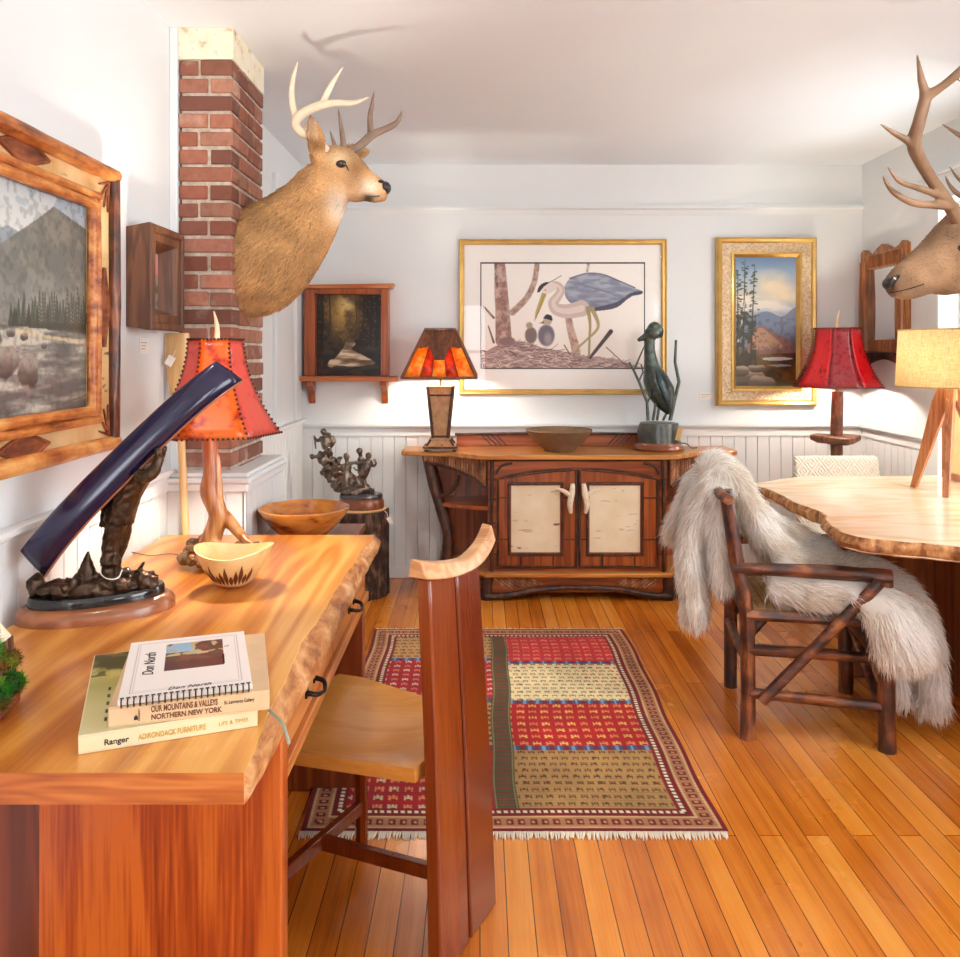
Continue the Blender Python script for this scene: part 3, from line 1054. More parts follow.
def book(label, nl, ang, L, D, z0, th, cover, group):
    """nl near-left corner, spine along local x (near edge), pages behind"""
    t = thing('book', label, 'book', (nl[0], nl[1], z0), ang, group)
    c = .0025
    b = MB(); b.box((0, 0, 0), (L, D, c)); b.box((0, 0, th - c), (L, D, th)); b.box((0, 0, c), (L, c * 1.4, th - c))
    b.build('cover', cover, t, bevel=.0008)
    p = MB(); p.box((.004, c * 1.4, c), (L - .004, D - .004, th - c)); p.build('pages', M['pages'], t)
    return t
BG = 'stacked books on the desk'
b1 = book('pale green hardback with a gold spine title, lowest of the three stacked books', (-.613, 1.258), math.radians(21.5), .266, .36, .7505, .029, M['cream_cover'], BG)
lettering('Ranger', .0125, (.036, -.0003, .0085), (1, 0, 0), (0, 0, 1), M['ink_black'], b1, bold=.0002)
lettering('ADIRONDACK FURNITURE', .0125, (.085, -.0003, .0085), (1, 0, 0), (0, 0, 1), M['ink_gold'], b1, bold=.0002, stretch=.66)
lettering('LIFE & TIMES', .0085, (.205, -.0003, .0105), (1, 0, 0), (0, 0, 1), M['ink_gold'], b1)
cv = Canvas(120, 160, (214, 202, 140), 4)
cv.vgrad([(0, (120, 110, 66)), (.18, (96, 92, 52)), (.3, (196, 184, 104)), (.45, (176, 168, 100)), (.7, (206, 198, 140)), (1, (218, 208, 156))])
nz = cv.noise(8); cv.put((nz > .55) * (cv.y < .33) * .7, (66, 70, 40)); cv.put((nz < .4) * (cv.y < .45) * .5, (214, 200, 120))
for q in range(5):
    y = .5 + q * .09; cv.line([(.10, y), (.10, y + .03)], .006, (44, 46, 30)); cv.line([(.14, y + .02), (.14, y + .04)], .005, (60, 60, 40))
cv.sheet('cover_picture', (.002, .357, .0293), (.262, 0, 0), (0, -.353, 0), M['paint'], b1)
# ribbon marker sliding out over the desk edge
rb = MB(); P = [(.245, .06, .012), (.272, .052, .012), (.285, .035, .010), (.30, .0, .006), (.315, -.035, -.012)]
rb.tube([(.262, .07, .013), (.272, .066, .013), (.285, .05, .009), (.296, .02, .004), (.304, -.012, .0035), (.308, -.030, -.006), (.311, -.040, -.02)], .0026, 6, fine=4, flat=.45)
rb.build('ribbon_marker', plain('ribbon', S(150, 166, 152), .4), b1, label='grey green ribbon marker')

b2 = book('tan hardback titled for mountains and valleys, middle of the three stacked books', (-.578, 1.283), math.radians(16.2), .243, .285, .780, .032, M['tan_cover'], BG)
lettering('OUR MOUNTAINS & VALLEYS', .0135, (.062, -.0003, .0175), (1, 0, 0), (0, 0, 1), M['ink_brown'], b2, bold=.00035, stretch=.56)
lettering('NORTHERN NEW YORK', .0115, (.062, -.0003, .0055), (1, 0, 0), (0, 0, 1), M['ink_brown'], b2, bold=.0003, stretch=.84)
lettering('St. Lawrence Gallery', .0085, (.172, -.0003, .0165), (1, 0, 0), (0, 0, 1), M['ink_black'], b2, stretch=.66)
lettering('KINGERY', .0045, (.046, -.0003, .006), (0, 0, 1), (-1, 0, 0), M['ink_brown'], b2)
b = MB(); b.prism([(.037, .008), (.043, .008), (.043, .012), (.04, .016), (.037, .012)], -.0007, -.0002, 'xz'); b.build('spine_emblem', M['ink_black'], b2)

b3 = thing('book', 'white wire-bound book with a painting on its cover, topmost of the stack', 'book', (-.561, 1.274, .8131), math.radians(18.8), BG)
b = MB(); b.box((0, .012, 0), (.203, .282, .0085)); b.build('pages', M['white_paper'], b3, bevel=.0008)
cv = Canvas(240, 320, (245, 240, 234), 6)
A = cv.asp
for o, w_ in ((.055, .0025), (.07, .0015)):
    cv.line([(o, o), (A - o, o), (A - o, 1 - o * 1.4), (o, 1 - o * 1.4), (o, o)], w_, (150, 140, 140), .6)
x0, x1, y0, y1 = .235, .60, .12, .62
m = cv.inside([(x0, y0), (x1, y0), (x1, y1), (x0, y1)])
n1, n2 = cv.noise(7), cv.noise(14)
cv.put(m, (96, 66, 58)); cv.put(m * (n1 > .52) * .7, (128, 88, 66)); cv.put(m * (n2 > .58) * (cv.y < .42) * .8, (84, 92, 62))
cv.put(m * (cv.x < .42) * (cv.y < .30) * (n1 > .38), (150, 186, 210)); cv.put(m * (n2 > .62) * (cv.y < .36), (196, 176, 130))
cv.put(m * (cv.y > .46) * .5, (70, 44, 44))
cv.line([(.44, .36), (.50, .35)], .008, (214, 190, 160))
cv.sheet('cover_picture', (.001, .281, .0088), (.201, 0, 0), (0, -.268, 0), M['paint'], b3)
lettering('Don North', .026, (.047, .105, .009), (0, 1, 0), (-1, 0, 0), M['ink_black'], b3, shear=.3, stretch=.9)
lettering('Don North', .0145, (.072, .030, .009), (1, 0, 0), (0, 1, 0), M['ink_black'], b3, shear=.3)
lettering('L', .012, (.172, .205, .009), (0, 1, 0), (-1, 0, 0), M['ink_black'], b3)
lettering('from the collection', .006, (.163, .12, .009), (0, 1, 0), (-1, 0, 0), M['ink_black'], b3)
wr = MB()
for i in range(22):
    x = .006 + i * .191 / 21
    wr.tube([(x, .016, .009), (x, .010, .0115), (x, .002, .009), (x, -.001, .004), (x, .004, -.0005), (x, .011, -.0002)], .0013, 5, fine=2)
wr.build('wire_binding', plain('dark_wire', S(60, 58, 60), .35, .7), b3)
hl = MB()
for i in range(22):
    x = .006 + i * .191 / 21; hl.box((x - .003, .0155, .0086), (x + .003, .021, .0089))
hl.build('punched_holes', M['ink_black'], b3)

# ---- bronze of a man carrying a canoe
pb = thing('sculpture', 'dark bronze man carrying a blue canoe on an oval walnut base on the desk', 'sculpture', (-.90, 1.945, .75), math.radians(27))
M['walnut'] = wood('walnut_base', [S(92, 48, 26), S(134, 78, 44), S(164, 104, 66)], 'X', .3, .4, 14, 1.0, 5)
M['black_stone'] = plain('black_marble', S(30, 32, 34), .12, 0, .4, .5, 30)
def oval(m, a, bb, z0, z1, r=.012, n=48):
    R = []
    for z, e in ((z0, 0), (z0 + (z1 - z0) * .55, 0), (z0 + (z1 - z0) * .8, -r * .35), (z1, -r)):
        R.append([((a + e) * math.cos(2 * PI * i / n), (bb + e) * math.sin(2 * PI * i / n), z) for i in range(n)])
    m.rings(R)
b = MB(); oval(b, .172, .10, 0, .034, .014); b.build('wooden_base', M['walnut'], pb)
b = MB(); oval(b, .148, .078, .0345, .056, .004); b.build('stone_plinth', M['black_stone'], pb)
f = MB()
Minv = inv_of(pb)
def L(x, y, Y): return Minv @ W(x, y, Y)
Yc = 1.945
random.seed(21)
for i in range(46):                                           # rocky ground
    a = random.uniform(0, 2 * PI); r = math.sqrt(random.random())
    f.blob((r * .125 * math.cos(a), r * .058 * math.sin(a), .060 + .014 * random.random()), (random.uniform(.012, .03), random.uniform(.012, .022), random.uniform(.010, .024)), 2, .5)
f.blob((0, 0, .06), (.125, .06, .02), 2, .2)
f.tube([L(84, 592, Yc), L(87, 570, Yc), L(88, 551, Yc)], [.026, .018, .003], 8, jit=.12)
f.tube([L(70, 590, Yc), L(80, 574, Yc)], [.014, .010], 8)
f.tube([L(138, 584, 1.99), L(139, 570, 1.99), L(145, 561, 1.99)], [.011, .006, .004], 8)
f.blob(L(37, 586, 1.90), (.022, .02, .03), 2, .3); f.blob(L(52, 590, 1.90), (.024, .022, .024), 2, .3)
f.blob(L(148, 578, 2.0), (.012, .012, .012), 2, .3); f.blob(L(126, 573, 2.0), (.012, .012, .014), 2, .3)
# the porter: boots, trousers, jacket, raised arms
fy = 1.95
f.tube([L(107, 586, fy), L(109, 565, fy), L(112, 540, fy), L(120, 512, fy)], [.019, .017, .021, .028], 10, fine=4)
f.tube([L(113, 586, 1.99), L(115, 560, 1.99), L(121, 538, 1.985), L(122, 512, 1.97)], [.018, .016, .021, .028], 10, fine=4)
f.tube([L(119, 522, fy), L(124, 498, fy), L(134, 474, fy), L(146, 458, fy)], [.034, .037, .042, .026], 12, fine=4)
f.tube([L(138, 476, 1.91), L(152, 474, 1.90), L(160, 456, 1.91)], [.019, .015, .011], 8, fine=4)
f.tube([L(138, 470, 2.0), L(156, 462, 2.01), L(164, 446, 2.01)], [.018, .014, .010], 8, fine=4)
f.blob(L(158, 452, 1.92), (.012, .012, .012), 1); f.blob(L(147, 452, fy), (.026, .024, .03), 2)
f.tube([L(104, 504, fy), L(104, 515, fy), L(101, 527, fy)], [.010, .008, .004], 8)
f.blob(L(108, 506, fy), (.016, .016, .02), 2, .2)
f.tube([L(103, 562, 1.945), L(118, 560, 1.945)], .018, 8)
V, F = voxel(f, .0038, 1)
V = V + np.array([noise.noise(Vector(v) * 70) + .6 * noise.noise(Vector(v) * 150) for v in V])[:, None] * np.array([.0028, .0028, .0022])
np_mesh('bronze_figure', V, F, M['bronze'], pb)
# canoe, keel up, resting on his shoulders
def canoe(parent):
    p0, p1 = W(37, 570, 1.87), W(236, 374, 2.03)
    ax = (p1 - p0); half = ax.length / 2; ax.normalize(); mid = (p0 + p1) / 2
    vw = mid - Vector((0, 0, CAMH)); vw.normalize()
    up = Vector((-ax.z, 0, ax.x)); up = (up - ax * up.dot(ax)).normalized()      # towards the keel
    up = (up - vw * .35); up = (up - ax * up.dot(ax)).normalized()
    sd = ax.cross(up)
    m = MB(); gun = MB(); n = 30; rows = []
    gl, gr = [], []
    for i in range(n + 1):
        s = -1 + 2 * i / n; e = abs(s)
        bw = .040 * max(1 - e ** 3.2, 0) ** .75 + .0012
        dp = .066 + .012 * e ** 4
        rise = .024 * e ** 3 - .036
        ln = half * s
        row = []
        for j in range(13):
            a = PI * j / 12
            cx = math.cos(a) * bw
            kx = math.sin(a) ** .7 * dp
            stem = (1 - .10 * (math.sin(a) ** 2) * (e > .9))
            row.append(mid + ax * ln * (1 - .035 * (math.sin(a)) * (e ** 8)) + sd * cx + up * (kx - rise - dp * .45))
        rows.append(row); gl.append(row[0]); gr.append(row[-1])
    m.rings(rows, cap=False, closed=False)
    o = m.build('canoe', M['canoe'], parent, world=True, fix=False, sharp=60)
    so = o.modifiers.new('skin', 'SOLIDIFY'); so.thickness = .004; so.offset = 0
    gun.tube(gl, .0032, 6); gun.tube(gr, .0032, 6)
    for s in (8, 15, 22): gun.tube([gl[s], gr[s]], .003, 6)
    gun.build('gunwale', plain('copper_trim', S(150, 96, 62), .4, .3), o, world=True)
M['canoe'] = plain('blue_canoe', S(22, 17, 54), .2, .1, .35, .3, 12)
canoe(pb)
b = MB(); P = [L(101, 566, 1.93), L(101, 574, 1.92), L(108, 579, 1.90), L(118, 578, 1.91), L(122, 570, 1.93)]
b.tube(P, .0014, 6, fine=4); b.build('string', M['white_paper'], pb, label='white tag string')

# ---- red hide lamp on a driftwood trunk
LAMPX, LAMPY = -.775, 2.42
M['amber_hide'] = shade_mat('amber_hide', [S(80, 14, 4), S(200, 62, 8), S(240, 116, 18)], .26, .35, 26, lo=.28, hi=.5)
M['red_hide'] = shade_mat('red_hide', [S(50, 10, 8), S(176, 46, 32), S(208, 76, 58)], .15, .35, 30, lo=.26, hi=.45)
M['brown_hide'] = shade_mat('brown_hide', [S(40, 14, 12), S(128, 46, 34), S(156, 68, 50)], .09, .3, 34, lo=.25, hi=.5)
M['lace'] = plain('leather_lace', S(58, 32, 22), .7)
M['bulbglow'] = emit('lamp_bulb', (1.0, .89, .73, 1), BULB)
M['desk_bulb'] = emit('desk_lamp_bulb', (1.0, .89, .73, 1), BULB * 2.2)
M['antler_tip'] = plain('antler_tip', S(232, 212, 176), .4)
M['brass'] = plain('brass', S(150, 112, 58), .35, .8)


def hide_shade(parent, c, zb, zt, rb, rt, sides, mats, flare, rot=0.0, lace=True):
    """flared hide shade of laced panels; local coordinates"""
    def prof(t): return rt + (rb - rt) * (1 - t) ** flare            # t 0 bottom 1 top
    sh = MB(); n = sides; sub = 5; rows = []
    rowsN = 10
    root = None
    for sgm in range(n):
        m = MB(); R = []
        for i in range(rowsN + 1):
            t = i / rowsN; r = prof(t); z = zb + (zt - zb) * t
            a0, a1 = rot + 2 * PI * sgm / n, rot + 2 * PI * (sgm + 1) / n
            p0 = Vector((math.cos(a0) * r, math.sin(a0) * r, 0)); p1 = Vector((math.cos(a1) * r, math.sin(a1) * r, 0))
            row = []
            for j in range(sub + 1):
                q = p0.lerp(p1, j / sub); q *= 1 + .012 * math.sin(PI * j / sub)
                row.append((c[0] + q.x, c[1] + q.y, z))
            R.append(row)
        m.rings(R, cap=False, closed=False)
        o = m.build('shade_panel', mats[sgm % len(mats)], parent, fix=False, sharp=0)
        so = o.modifiers.new('skin', 'SOLIDIFY'); so.thickness = .0018
    lc = MB()
    for sgm in range(n):
        a0 = rot + 2 * PI * sgm / n
        for i in range(22):
            t = i / 21; r = prof(t) * 1.006; z = zb + (zt - zb) * t
            lc.blob((c[0] + math.cos(a0) * r, c[1] + math.sin(a0) * r, z), (.0042, .0042, .0042), 1)
        for t, zz in ((0, zb), (1, zt)):
            a1 = rot + 2 * PI * (sgm + 1) / n
            for j in range(14 if t == 0 else 8):
                u = j / (14 if t == 0 else 8)
                q = Vector((math.cos(a0), math.sin(a0), 0)).lerp(Vector((math.cos(a1), math.sin(a1), 0)), u) * prof(t) * (1.004 + .012 * math.sin(PI * u))
                lc.blob((c[0] + q.x, c[1] + q.y, zz), (.0038, .0038, .0042), 1)
    lc.build('lacing', M['lace'], parent)


lamp = thing('table_lamp', 'driftwood table lamp with a glowing red hide shade in front of the chimney', 'lamp', (LAMPX, LAMPY, .75))
hide_shade(lamp, (0, 0), 1.125 - .75, 1.402 - .75, .186, .078, 6, [M['brown_hide'], M['red_hide'], M['brown_hide'], M['red_hide'], M['amber_hide'], M['red_hide']], 1.9, math.radians(15))
M['drift'] = wood('driftwood', [S(58, 26, 9), S(132, 70, 28), S(182, 114, 56), S(208, 152, 90)], 'Z', .35, .4, 16, 2.5, 4, .5)
t = MB()
Ml = inv_of(lamp)
def LL(x, y, Y=LAMPY): return Ml @ W(x, y, Y)
t.tube([LL(206, 560), LL(211, 540), LL(218, 515), LL(210, 492), LL(211, 475), LL(210, 452), LL(209, 430)], [.034, .030, .027, .030, .024, .022, .024], 12, fine=5)
t.tube([LL(212, 505), LL(228, 520), LL(240, 534), LL(252, 548, 2.38)], [.022, .020, .016, .012], 10, fine=4)
t.tube([LL(206, 545), LL(196, 556, 2.36), LL(184, 563, 2.32)], [.026, .018, .010], 10, fine=4)
t.tube([LL(210, 540), LL(224, 556, 2.36), LL(236, 562, 2.34)], [.026, .018, .012], 10, fine=4)
t.tube([LL(205, 540), LL(200, 552, 2.48), LL(196, 556, 2.5)], [.024, .016, .012], 10, fine=4)
t.tube([LL(219, 455), LL(221, 480), LL(222, 510)], [.004, .005, .007], 8)
V, F = voxel(t, .005, 3); V[:, 2] = np.maximum(V[:, 2], .0006)
np_mesh('driftwood_trunk', V, F, M['drift'], lamp)
kn = MB(); random.seed(5)
for (x, y, Y) in ((190, 552, 2.38), (198, 549, 2.40), (204, 555, 2.36), (186, 557, 2.36), (210, 547, 2.38), (195, 543, 2.42), (184, 558, 2.33), (192, 561, 2.32), (200, 562, 2.31), (196, 550, 2.36), (216, 553, 2.33), (226, 548, 2.36), (238, 547, 2.38), (247, 548, 2.38), (232, 556, 2.34), (210, 561, 2.31), (220, 561, 2.32), (255, 548, 2.40)):
    kn.blob(LL(x, y, Y), (random.uniform(.014, .026), random.uniform(.014, .026), random.uniform(.012, .022)), 2, .4)
kn.v = [(x, y, max(z, .0006)) for x, y, z in kn.v]; kn.build('root_burls', plain('polished_burl', S(112, 84, 46), .25, 0, .5, .4, 50), lamp)
b = MB(); b.tube([(0, 0, .37), (0, 0, .47)], .008, 10); b.lathe([(0, .46), (.016, .46), (.016, .50), (0, .50)], 12)
b.tube([(0, 0, .50), (.03, 0, .52), (.03, 0, .60), (0, 0, .645)], .0018, 6); b.tube([(-.078, 0, .645), (.078, 0, .645)], .0018, 6); b.tube([(0, -.078, .645), (0, .078, .645)], .0018, 6)
b.build('socket', M['brass'], lamp)
b = MB(); b.blob((0, 0, .545), (.026, .026, .034), 2); b.build('bulb', M['desk_bulb'], lamp)
b = MB(); b.tube([(0, 0, .64), (.004, 0, .67), (.002, 0, .70), (-.006, 0, .735)], [.009, .008, .006, .0015], 10, fine=4)
b.build('finial', M['antler_tip'], lamp, label='antler tip finial')
b = MB(); b.tube([LL(188, 551, 2.47), LL(170, 550, 2.50), LL(150, 553, 2.48), LL(132, 552, 2.52)] , .0026, 6, fine=6)
pp = [Vector(p) for p in b.v]; b.v = [(p.x, p.y, max(p.z * .0 + .003 + (p.z - .003) * 0, .003) + (i % 6) * .0003) for i, p in enumerate(pp)]
b.build('cord', M['ink_black'], lamp, label='black cord')

# ---- pale carved bowl with dark feather shapes
cb = thing('bowl', 'thin pale carved wooden bowl with dark feather cut-outs on the desk before the lamp', 'bowl', (-.648, 2.175, .7505), .3)
def wobble(g, z): return 1 + .05 * math.cos(2 * g) * (z / .1)
pf = [(0, 0), (.028, 0), (.051, .014), (.080, .052), (.097, .097), (.0935, .0975), (.076, .054), (.048, .018), (.023, .006), (0, .006)]
R = MB(); R.lathe(pf, 48, wob=wobble)
R.v = [(x, y, z + .010 * math.cos(2 * math.atan2(y, x) + .6) * (z / .1)) for x, y, z in R.v]
R.build('bowl_body', wood('pale_ash', [S(222, 180, 112), S(240, 208, 146), S(246, 222, 170)], 'X', .4, .2, 8, 1.5, 4), cb, sharp=70)
ft = MB()
for i in range(11):
    a = -PI / 2 - .3 + (i - 5) * .17; ln = .030 + .014 * ((i * 7) % 3)
    ring = []
    for j in range(7):
        t = j / 6; z = .012 + ln * t + .004
        r = np.interp(z, [0, .014, .052, .097], [.028, .051, .080, .097]) * wobble(a, z) + .0012
        w_ = .005 * math.sin(PI * min(t * 1.05, 1)) + .0006
        ring.append((a, z, r, w_))
    left = [(math.cos(a - w_ / r) * r, math.sin(a - w_ / r) * r, z + .010 * math.cos(2 * a + .6) * (z / .1)) for a, z, r, w_ in ring]
    right = [(math.cos(a + w_ / r) * r, math.sin(a + w_ / r) * r, z + .010 * math.cos(2 * a + .6) * (z / .1)) for a, z, r, w_ in ring]
    ft.add(left + right, [(j, j + 1, 8 + j, 7 + j) for j in range(6)])
ft.build('feather_inlay', plain('dark_inlay', S(112, 58, 28), .5), cb, fix=False, label='dark brown feather inlays')

# ---- mossy twig cabin at the left edge of the desk
mh = thing('miniature_cabin', 'little twig and birch bark cabin overgrown with moss at the left edge of the desk', 'ornament', (-.852, 1.395, .7505), math.radians(8))
b = MB(); b.box((-.06, -.055, 0), (.05, .055, .022)); b.build('base_board', plain('red_brown_board', S(146, 66, 48), .5), mh, bevel=.003)
b = MB(); b.prism([(-.045, .022), (.036, .022), (.030, .115), (-.005, .160), (-.04, .115)], -.045, .045, 'xz'); b.build('cabin_wall', M_b := birch('cabin_bark', 'Z', sc=2.5), mh)
b = MB(); Rr = Matrix.Rotation(math.radians(52), 3, 'Y'); b.cbox((.014, 0, .140), (.065, .10, .006), R=Rr)
Rr = Matrix.Rotation(math.radians(-52), 3, 'Y'); b.cbox((-.024, 0, .140), (.065, .10, .006), R=Rr); b.build('roof', M_b, mh)
b = MB()
for q in range(5): b.tube([(.038 + .001 * q, -.05 + q * .025, .02), (.034, -.05 + q * .025, .115)], .005, 7, jit=.1)
b.tube([(.04, -.056, .02), (.012, -.058, .165)], .006, 7); b.tube([(-.03, -.056, .02), (-.01, -.058, .165)], .006, 7)
b.tube([(.04, -.058, .055), (-.05, -.058, .055)], .005, 7)
b.build('twigs', bark('twig_brown', [S(70, 38, 24), S(120, 74, 48)], 'Z'), mh)
b = MB(); random.seed(9)
for i in range(16): b.blob((random.uniform(-.02, .042), random.uniform(-.062, -.03), random.uniform(.03, .085)), random.uniform(.004, .009), 1, .4)
b.build('pebbles', plain('pale_pebbles', S(214, 190, 166), .7, 0, 0, .3, 60), mh)
def mossball(m, pts):
    for p, r in pts: m.blob(p, r, 2, .5)
ms = MB(); mossball(ms, [((.046, -.03, .035), .018), ((.05, 0, .05), .017), ((.045, -.045, .065), .013), ((.043, -.02, .095), .014), ((.046, .02, .085), .015), ((.038, -.03, .125), .012), ((.05, .03, .04), .016), ((.03, -.035, .145), .010), ((.02, -.05, .03), .014)])
V = np.array(ms.v); F = ms.f
gcol = lambda P: np.stack([.36 + .16 * np.sin(P[:, 2] * 90), .46 + .12 * np.sin(P[:, 2] * 90 + P[:, 1] * 120), .16 + 0 * P[:, 0]], 1)
hv, hf, hc = hairs(V, F, 2600, .013, .0007, lambda P: np.tile([0.2, 0, .3], (len(P), 1)) + RNG.normal(0, .6, P.shape), gcol, 1.0, .5, -.05, .7)
V, F, C = merge_vf([(V, F, gcol(V) * .8), (hv, hf, hc)])
M['moss'] = painted('moss', .9, spec=.1)
o = np_mesh('moss', V, F, M['moss'], mh, col=C); o['kind'] = 'stuff'

# ---- wooden paddle leaning behind the desk
pd = thing('paddle', 'plain pale wooden canoe paddle leaning on the chimney base behind the red lamp', 'paddle', (-.975, 2.795, 0))
b = MB(); b.tube([(0, -.005, 0.002), (-.02, .012, .6), (-.048, .020, 1.15)], [.014, .013, .013], 10); b.build('shaft', M['pale'] if 'pale' in M else M.setdefault('pale', wood('pale_pine', [S(196, 150, 92), S(224, 184, 126), S(236, 204, 152)], 'Z', .45, .1, 18, 1, 4)), pd)
b = MB(); R = []
for i in range(9):
    t = i / 8; w_ = .014 + .030 * math.sin(min(t * 1.25, 1) * PI / 2) * (1 if t < .9 else .85); th_ = .011 - .006 * t
    c_ = Vector((-.048 - .012 * t, .020 + .006 * t, 1.13 + .30 * t))
    R.append([c_ + Vector((w_ * math.cos(a), th_ * math.sin(a), 0)) for a in [2 * PI * j / 12 for j in range(12)]])
b.rings(R); b.build('blade', M['pale'], pd)
b = MB(); b.cbox((-.075, .0, 1.335), (.026, .002, .034), R=Matrix.Rotation(.5, 3, 'Y')); b.tube([(-.056, .0, 1.37), (-.066, .0, 1.35)], .001, 5); b.build('price_tag', M['white_paper'], pd, label='white paper tag')

# ================================================================ RUG
def make_rug():
    RX0, RX1, RY0, RY1 = -.512, .700, 2.335, 4.04
    w, h = 300, 420
    cv = Canvas(w, h, (150, 28, 34), 12)
    A = cv.asp
    X, Y = cv.x / A, 1 - cv.y                         # 0..1 across, 0..1 from near end
    a = cv.a
    wx, wy = RX1 - RX0, RY1 - RY0
    mx, my = X * wx, Y * wy                           # metres
    e = np.minimum(np.minimum(mx, wx - mx), np.minimum(my, wy - my))    # distance from the edge
    n1 = cv.noise(10); n2 = cv.noise(40, oct=2)

    def paint(m, c): cv.put(np.asarray(m, float), c)
    red, dred, cream, tan, blue, green, brown = (176, 24, 30), (120, 14, 24), (240, 226, 190), (186, 138, 84), (58, 84, 134), (62, 74, 48), (92, 44, 30)
    paint(e >= 0, dred)
    along = np.where((np.minimum(mx, wx - mx) < np.minimum(my, wy - my)), my, mx)
    # borders: dark red, little blocks on tan, beads, red
    paint((e > .022) & (e < .072), (176, 120, 82))
    ph = (along % .034) / .034; q = (e - .022) / .05
    paint((e > .022) & (e < .072) & (ph > .2) & (ph < .8) & (q > .2) & (q < .8), (110, 20, 26))
    paint((e > .022) & (e < .072) & (ph > .38) & (ph < .62) & (q > .4) & (q < .6), (196, 150, 104))
    paint((e > .018) & (e < .024), (206, 170, 120)); paint((e > .070) & (e < .076), (206, 170, 120))
    paint((e > .094) & (e < .104) & ((along % .02) < .012), cream)
    paint((e > .094) & (e < .104) & ((along % .02) >= .012), (90, 20, 30))
    paint((e > .108) & (e < .116), (130, 22, 30))
    inn = e > .116
    cx = .605 - .01                                    # green strip
    s0, s1 = cx - .036, cx + .036
    left, right = inn & (mx < s0), inn & (mx > s1)
    lo, hi = .116, wy - .116
    L = hi - lo
    tt = (my - lo) / L

    def block(m, t0, t1, base, fig, fig2, px, py, diag=False):
        mm = m & (tt >= t0) & (tt < t1)
        paint(mm, base)
        ux, uy = (mx / px), (my / py)
        row = np.floor(uy)
        fx = (ux + (0.0 if not diag else .25 * (row % 2))) % 1; fy = uy % 1
        # little four-legged figure in every cell
        fig_m = (np.abs(fx - .5) < .26) & (np.abs(fy - .5) < .07)
        fig_m |= (np.abs(np.abs(fx - .5) - .24) < .06) & (np.abs(fy - .5) < .25)
        fig_m |= (np.abs(fx - .5) < .08) & (np.abs(fy - .62) < .16)
        alt = (np.floor(ux) + row) % 2 == 0
        paint(mm & fig_m & alt, fig); paint(mm & fig_m & ~alt, fig2)

    def band(m, t):
        mm = m & (np.abs(tt - t) < .011)
        paint(mm, blue); paint(mm & ((mx % .05) < .02), (120, 36, 56)); paint(mm & (np.abs((mx % .05) - .034) < .005), (120, 150, 190))
    # measured from the near end of the rug
    block(right, 0, .255, (176, 136, 80), (84, 62, 34), (100, 50, 36), .034, .040, True)
    block(right, .255, .505, (182, 22, 26), (222, 132, 84), (232, 178, 96), .046, .050)
    block(right, .505, .78, (238, 222, 172), (110, 96, 66), (176, 92, 60), .036, .036, True)
    block(right, .78, 1.01, (196, 44, 52), (226, 140, 110), (216, 112, 90), .046, .046)
    for t in (.255, .505, .78): band(right, t)
    block(left, 0, .255, (164, 20, 28), (222, 140, 92), (206, 190, 150), .046, .05)
    block(left, .255, .523, (184, 136, 76), (84, 62, 34), (100, 50, 36), .036, .04, True)
    block(left, .523, .807, (172, 22, 32), (226, 206, 190), (216, 132, 100), .044, .048)
    block(left, .807, 1.01, (192, 148, 92), (96, 66, 40), (130, 60, 40), .036, .04, True)
    for t in (.255, .523, .807): band(left, t)
    mid = inn & (mx >= s0) & (mx <= s1)
    paint(mid, green)
    paint(mid & (np.abs(mx - cx) < .024), (118, 60, 40)); paint(mid & (np.abs(mx - cx) < .024) & ((my % .03) < .013), (74, 84, 52))
    paint(mid & (np.abs(np.abs(mx - cx) - .030) < .0025), (150, 130, 84))
    cv.a *= (0.86 + .22 * n1 + .10 * (n2 - .5))[..., None]
    cv.a *= (1 - .10 * ((my % .0055) < .0016))[..., None]
    t = thing('rug', 'red hand-knotted rug of patchwork blocks with a green strip lying on the floor boards', 'rug', ((RX0 + RX1) / 2, (RY0 + RY1) / 2, 0))
    k = Nodes('wool_pile')
    at = k.n('Attribute', _attribute_name='paint')
    k.bsdf(Base__Color=at.outputs['Color'], Roughness=.9, Specular__IOR__Level=.15, Sheen__Weight=.08)
    k.bump(k.n('TexNoise', Vector=k.co(), Scale=420.0, Detail=2.0), .5, .003)
    hz = .009
    o = cv.sheet('pile', (RX0, RY1, hz), (wx, 0, 0), (0, -wy, 0), k.m, t, world=True)
    vs = np.empty(len(o.data.vertices) * 3); o.data.vertices.foreach_get('co', vs); vs = vs.reshape(-1, 3)
    vs[:, 2] += .0012 * np.sin(vs[:, 0] * 9) * np.sin(vs[:, 1] * 7) + .0006 * RNG.random(len(vs))
    vs[:, 0] += .006 * np.sin(vs[:, 1] * 4.0) + .003 * np.sin(vs[:, 1] * 13)
    o.data.vertices.foreach_set('co', vs.ravel())
    b = MB(); b.box((RX0 + .006, RY0 + .006, .0005), (RX1 - .006, RY1 - .006, .0072)); b.build('backing', plain('rug_backing', S(120, 24, 30), .9), t, world=True)
    f = MB()
    for yy, sg in ((RY0, -1), (RY1, 1)):
        for i in range(230):
            x = RX0 + (i + .5) / 230 * wx; l_ = random.uniform(.018, .034); dx = random.uniform(-.006, .006)
            f.tube([(x, yy - sg * .004, .006), (x + dx * .5, yy + sg * l_ * .5, .005), (x + dx, yy + sg * l_, .002)], [.0032, .003, .0016], 5)
    f.build('fringe', plain('fringe', S(226, 214, 192), .9), t, world=True)['kind'] = 'stuff'
make_rug()

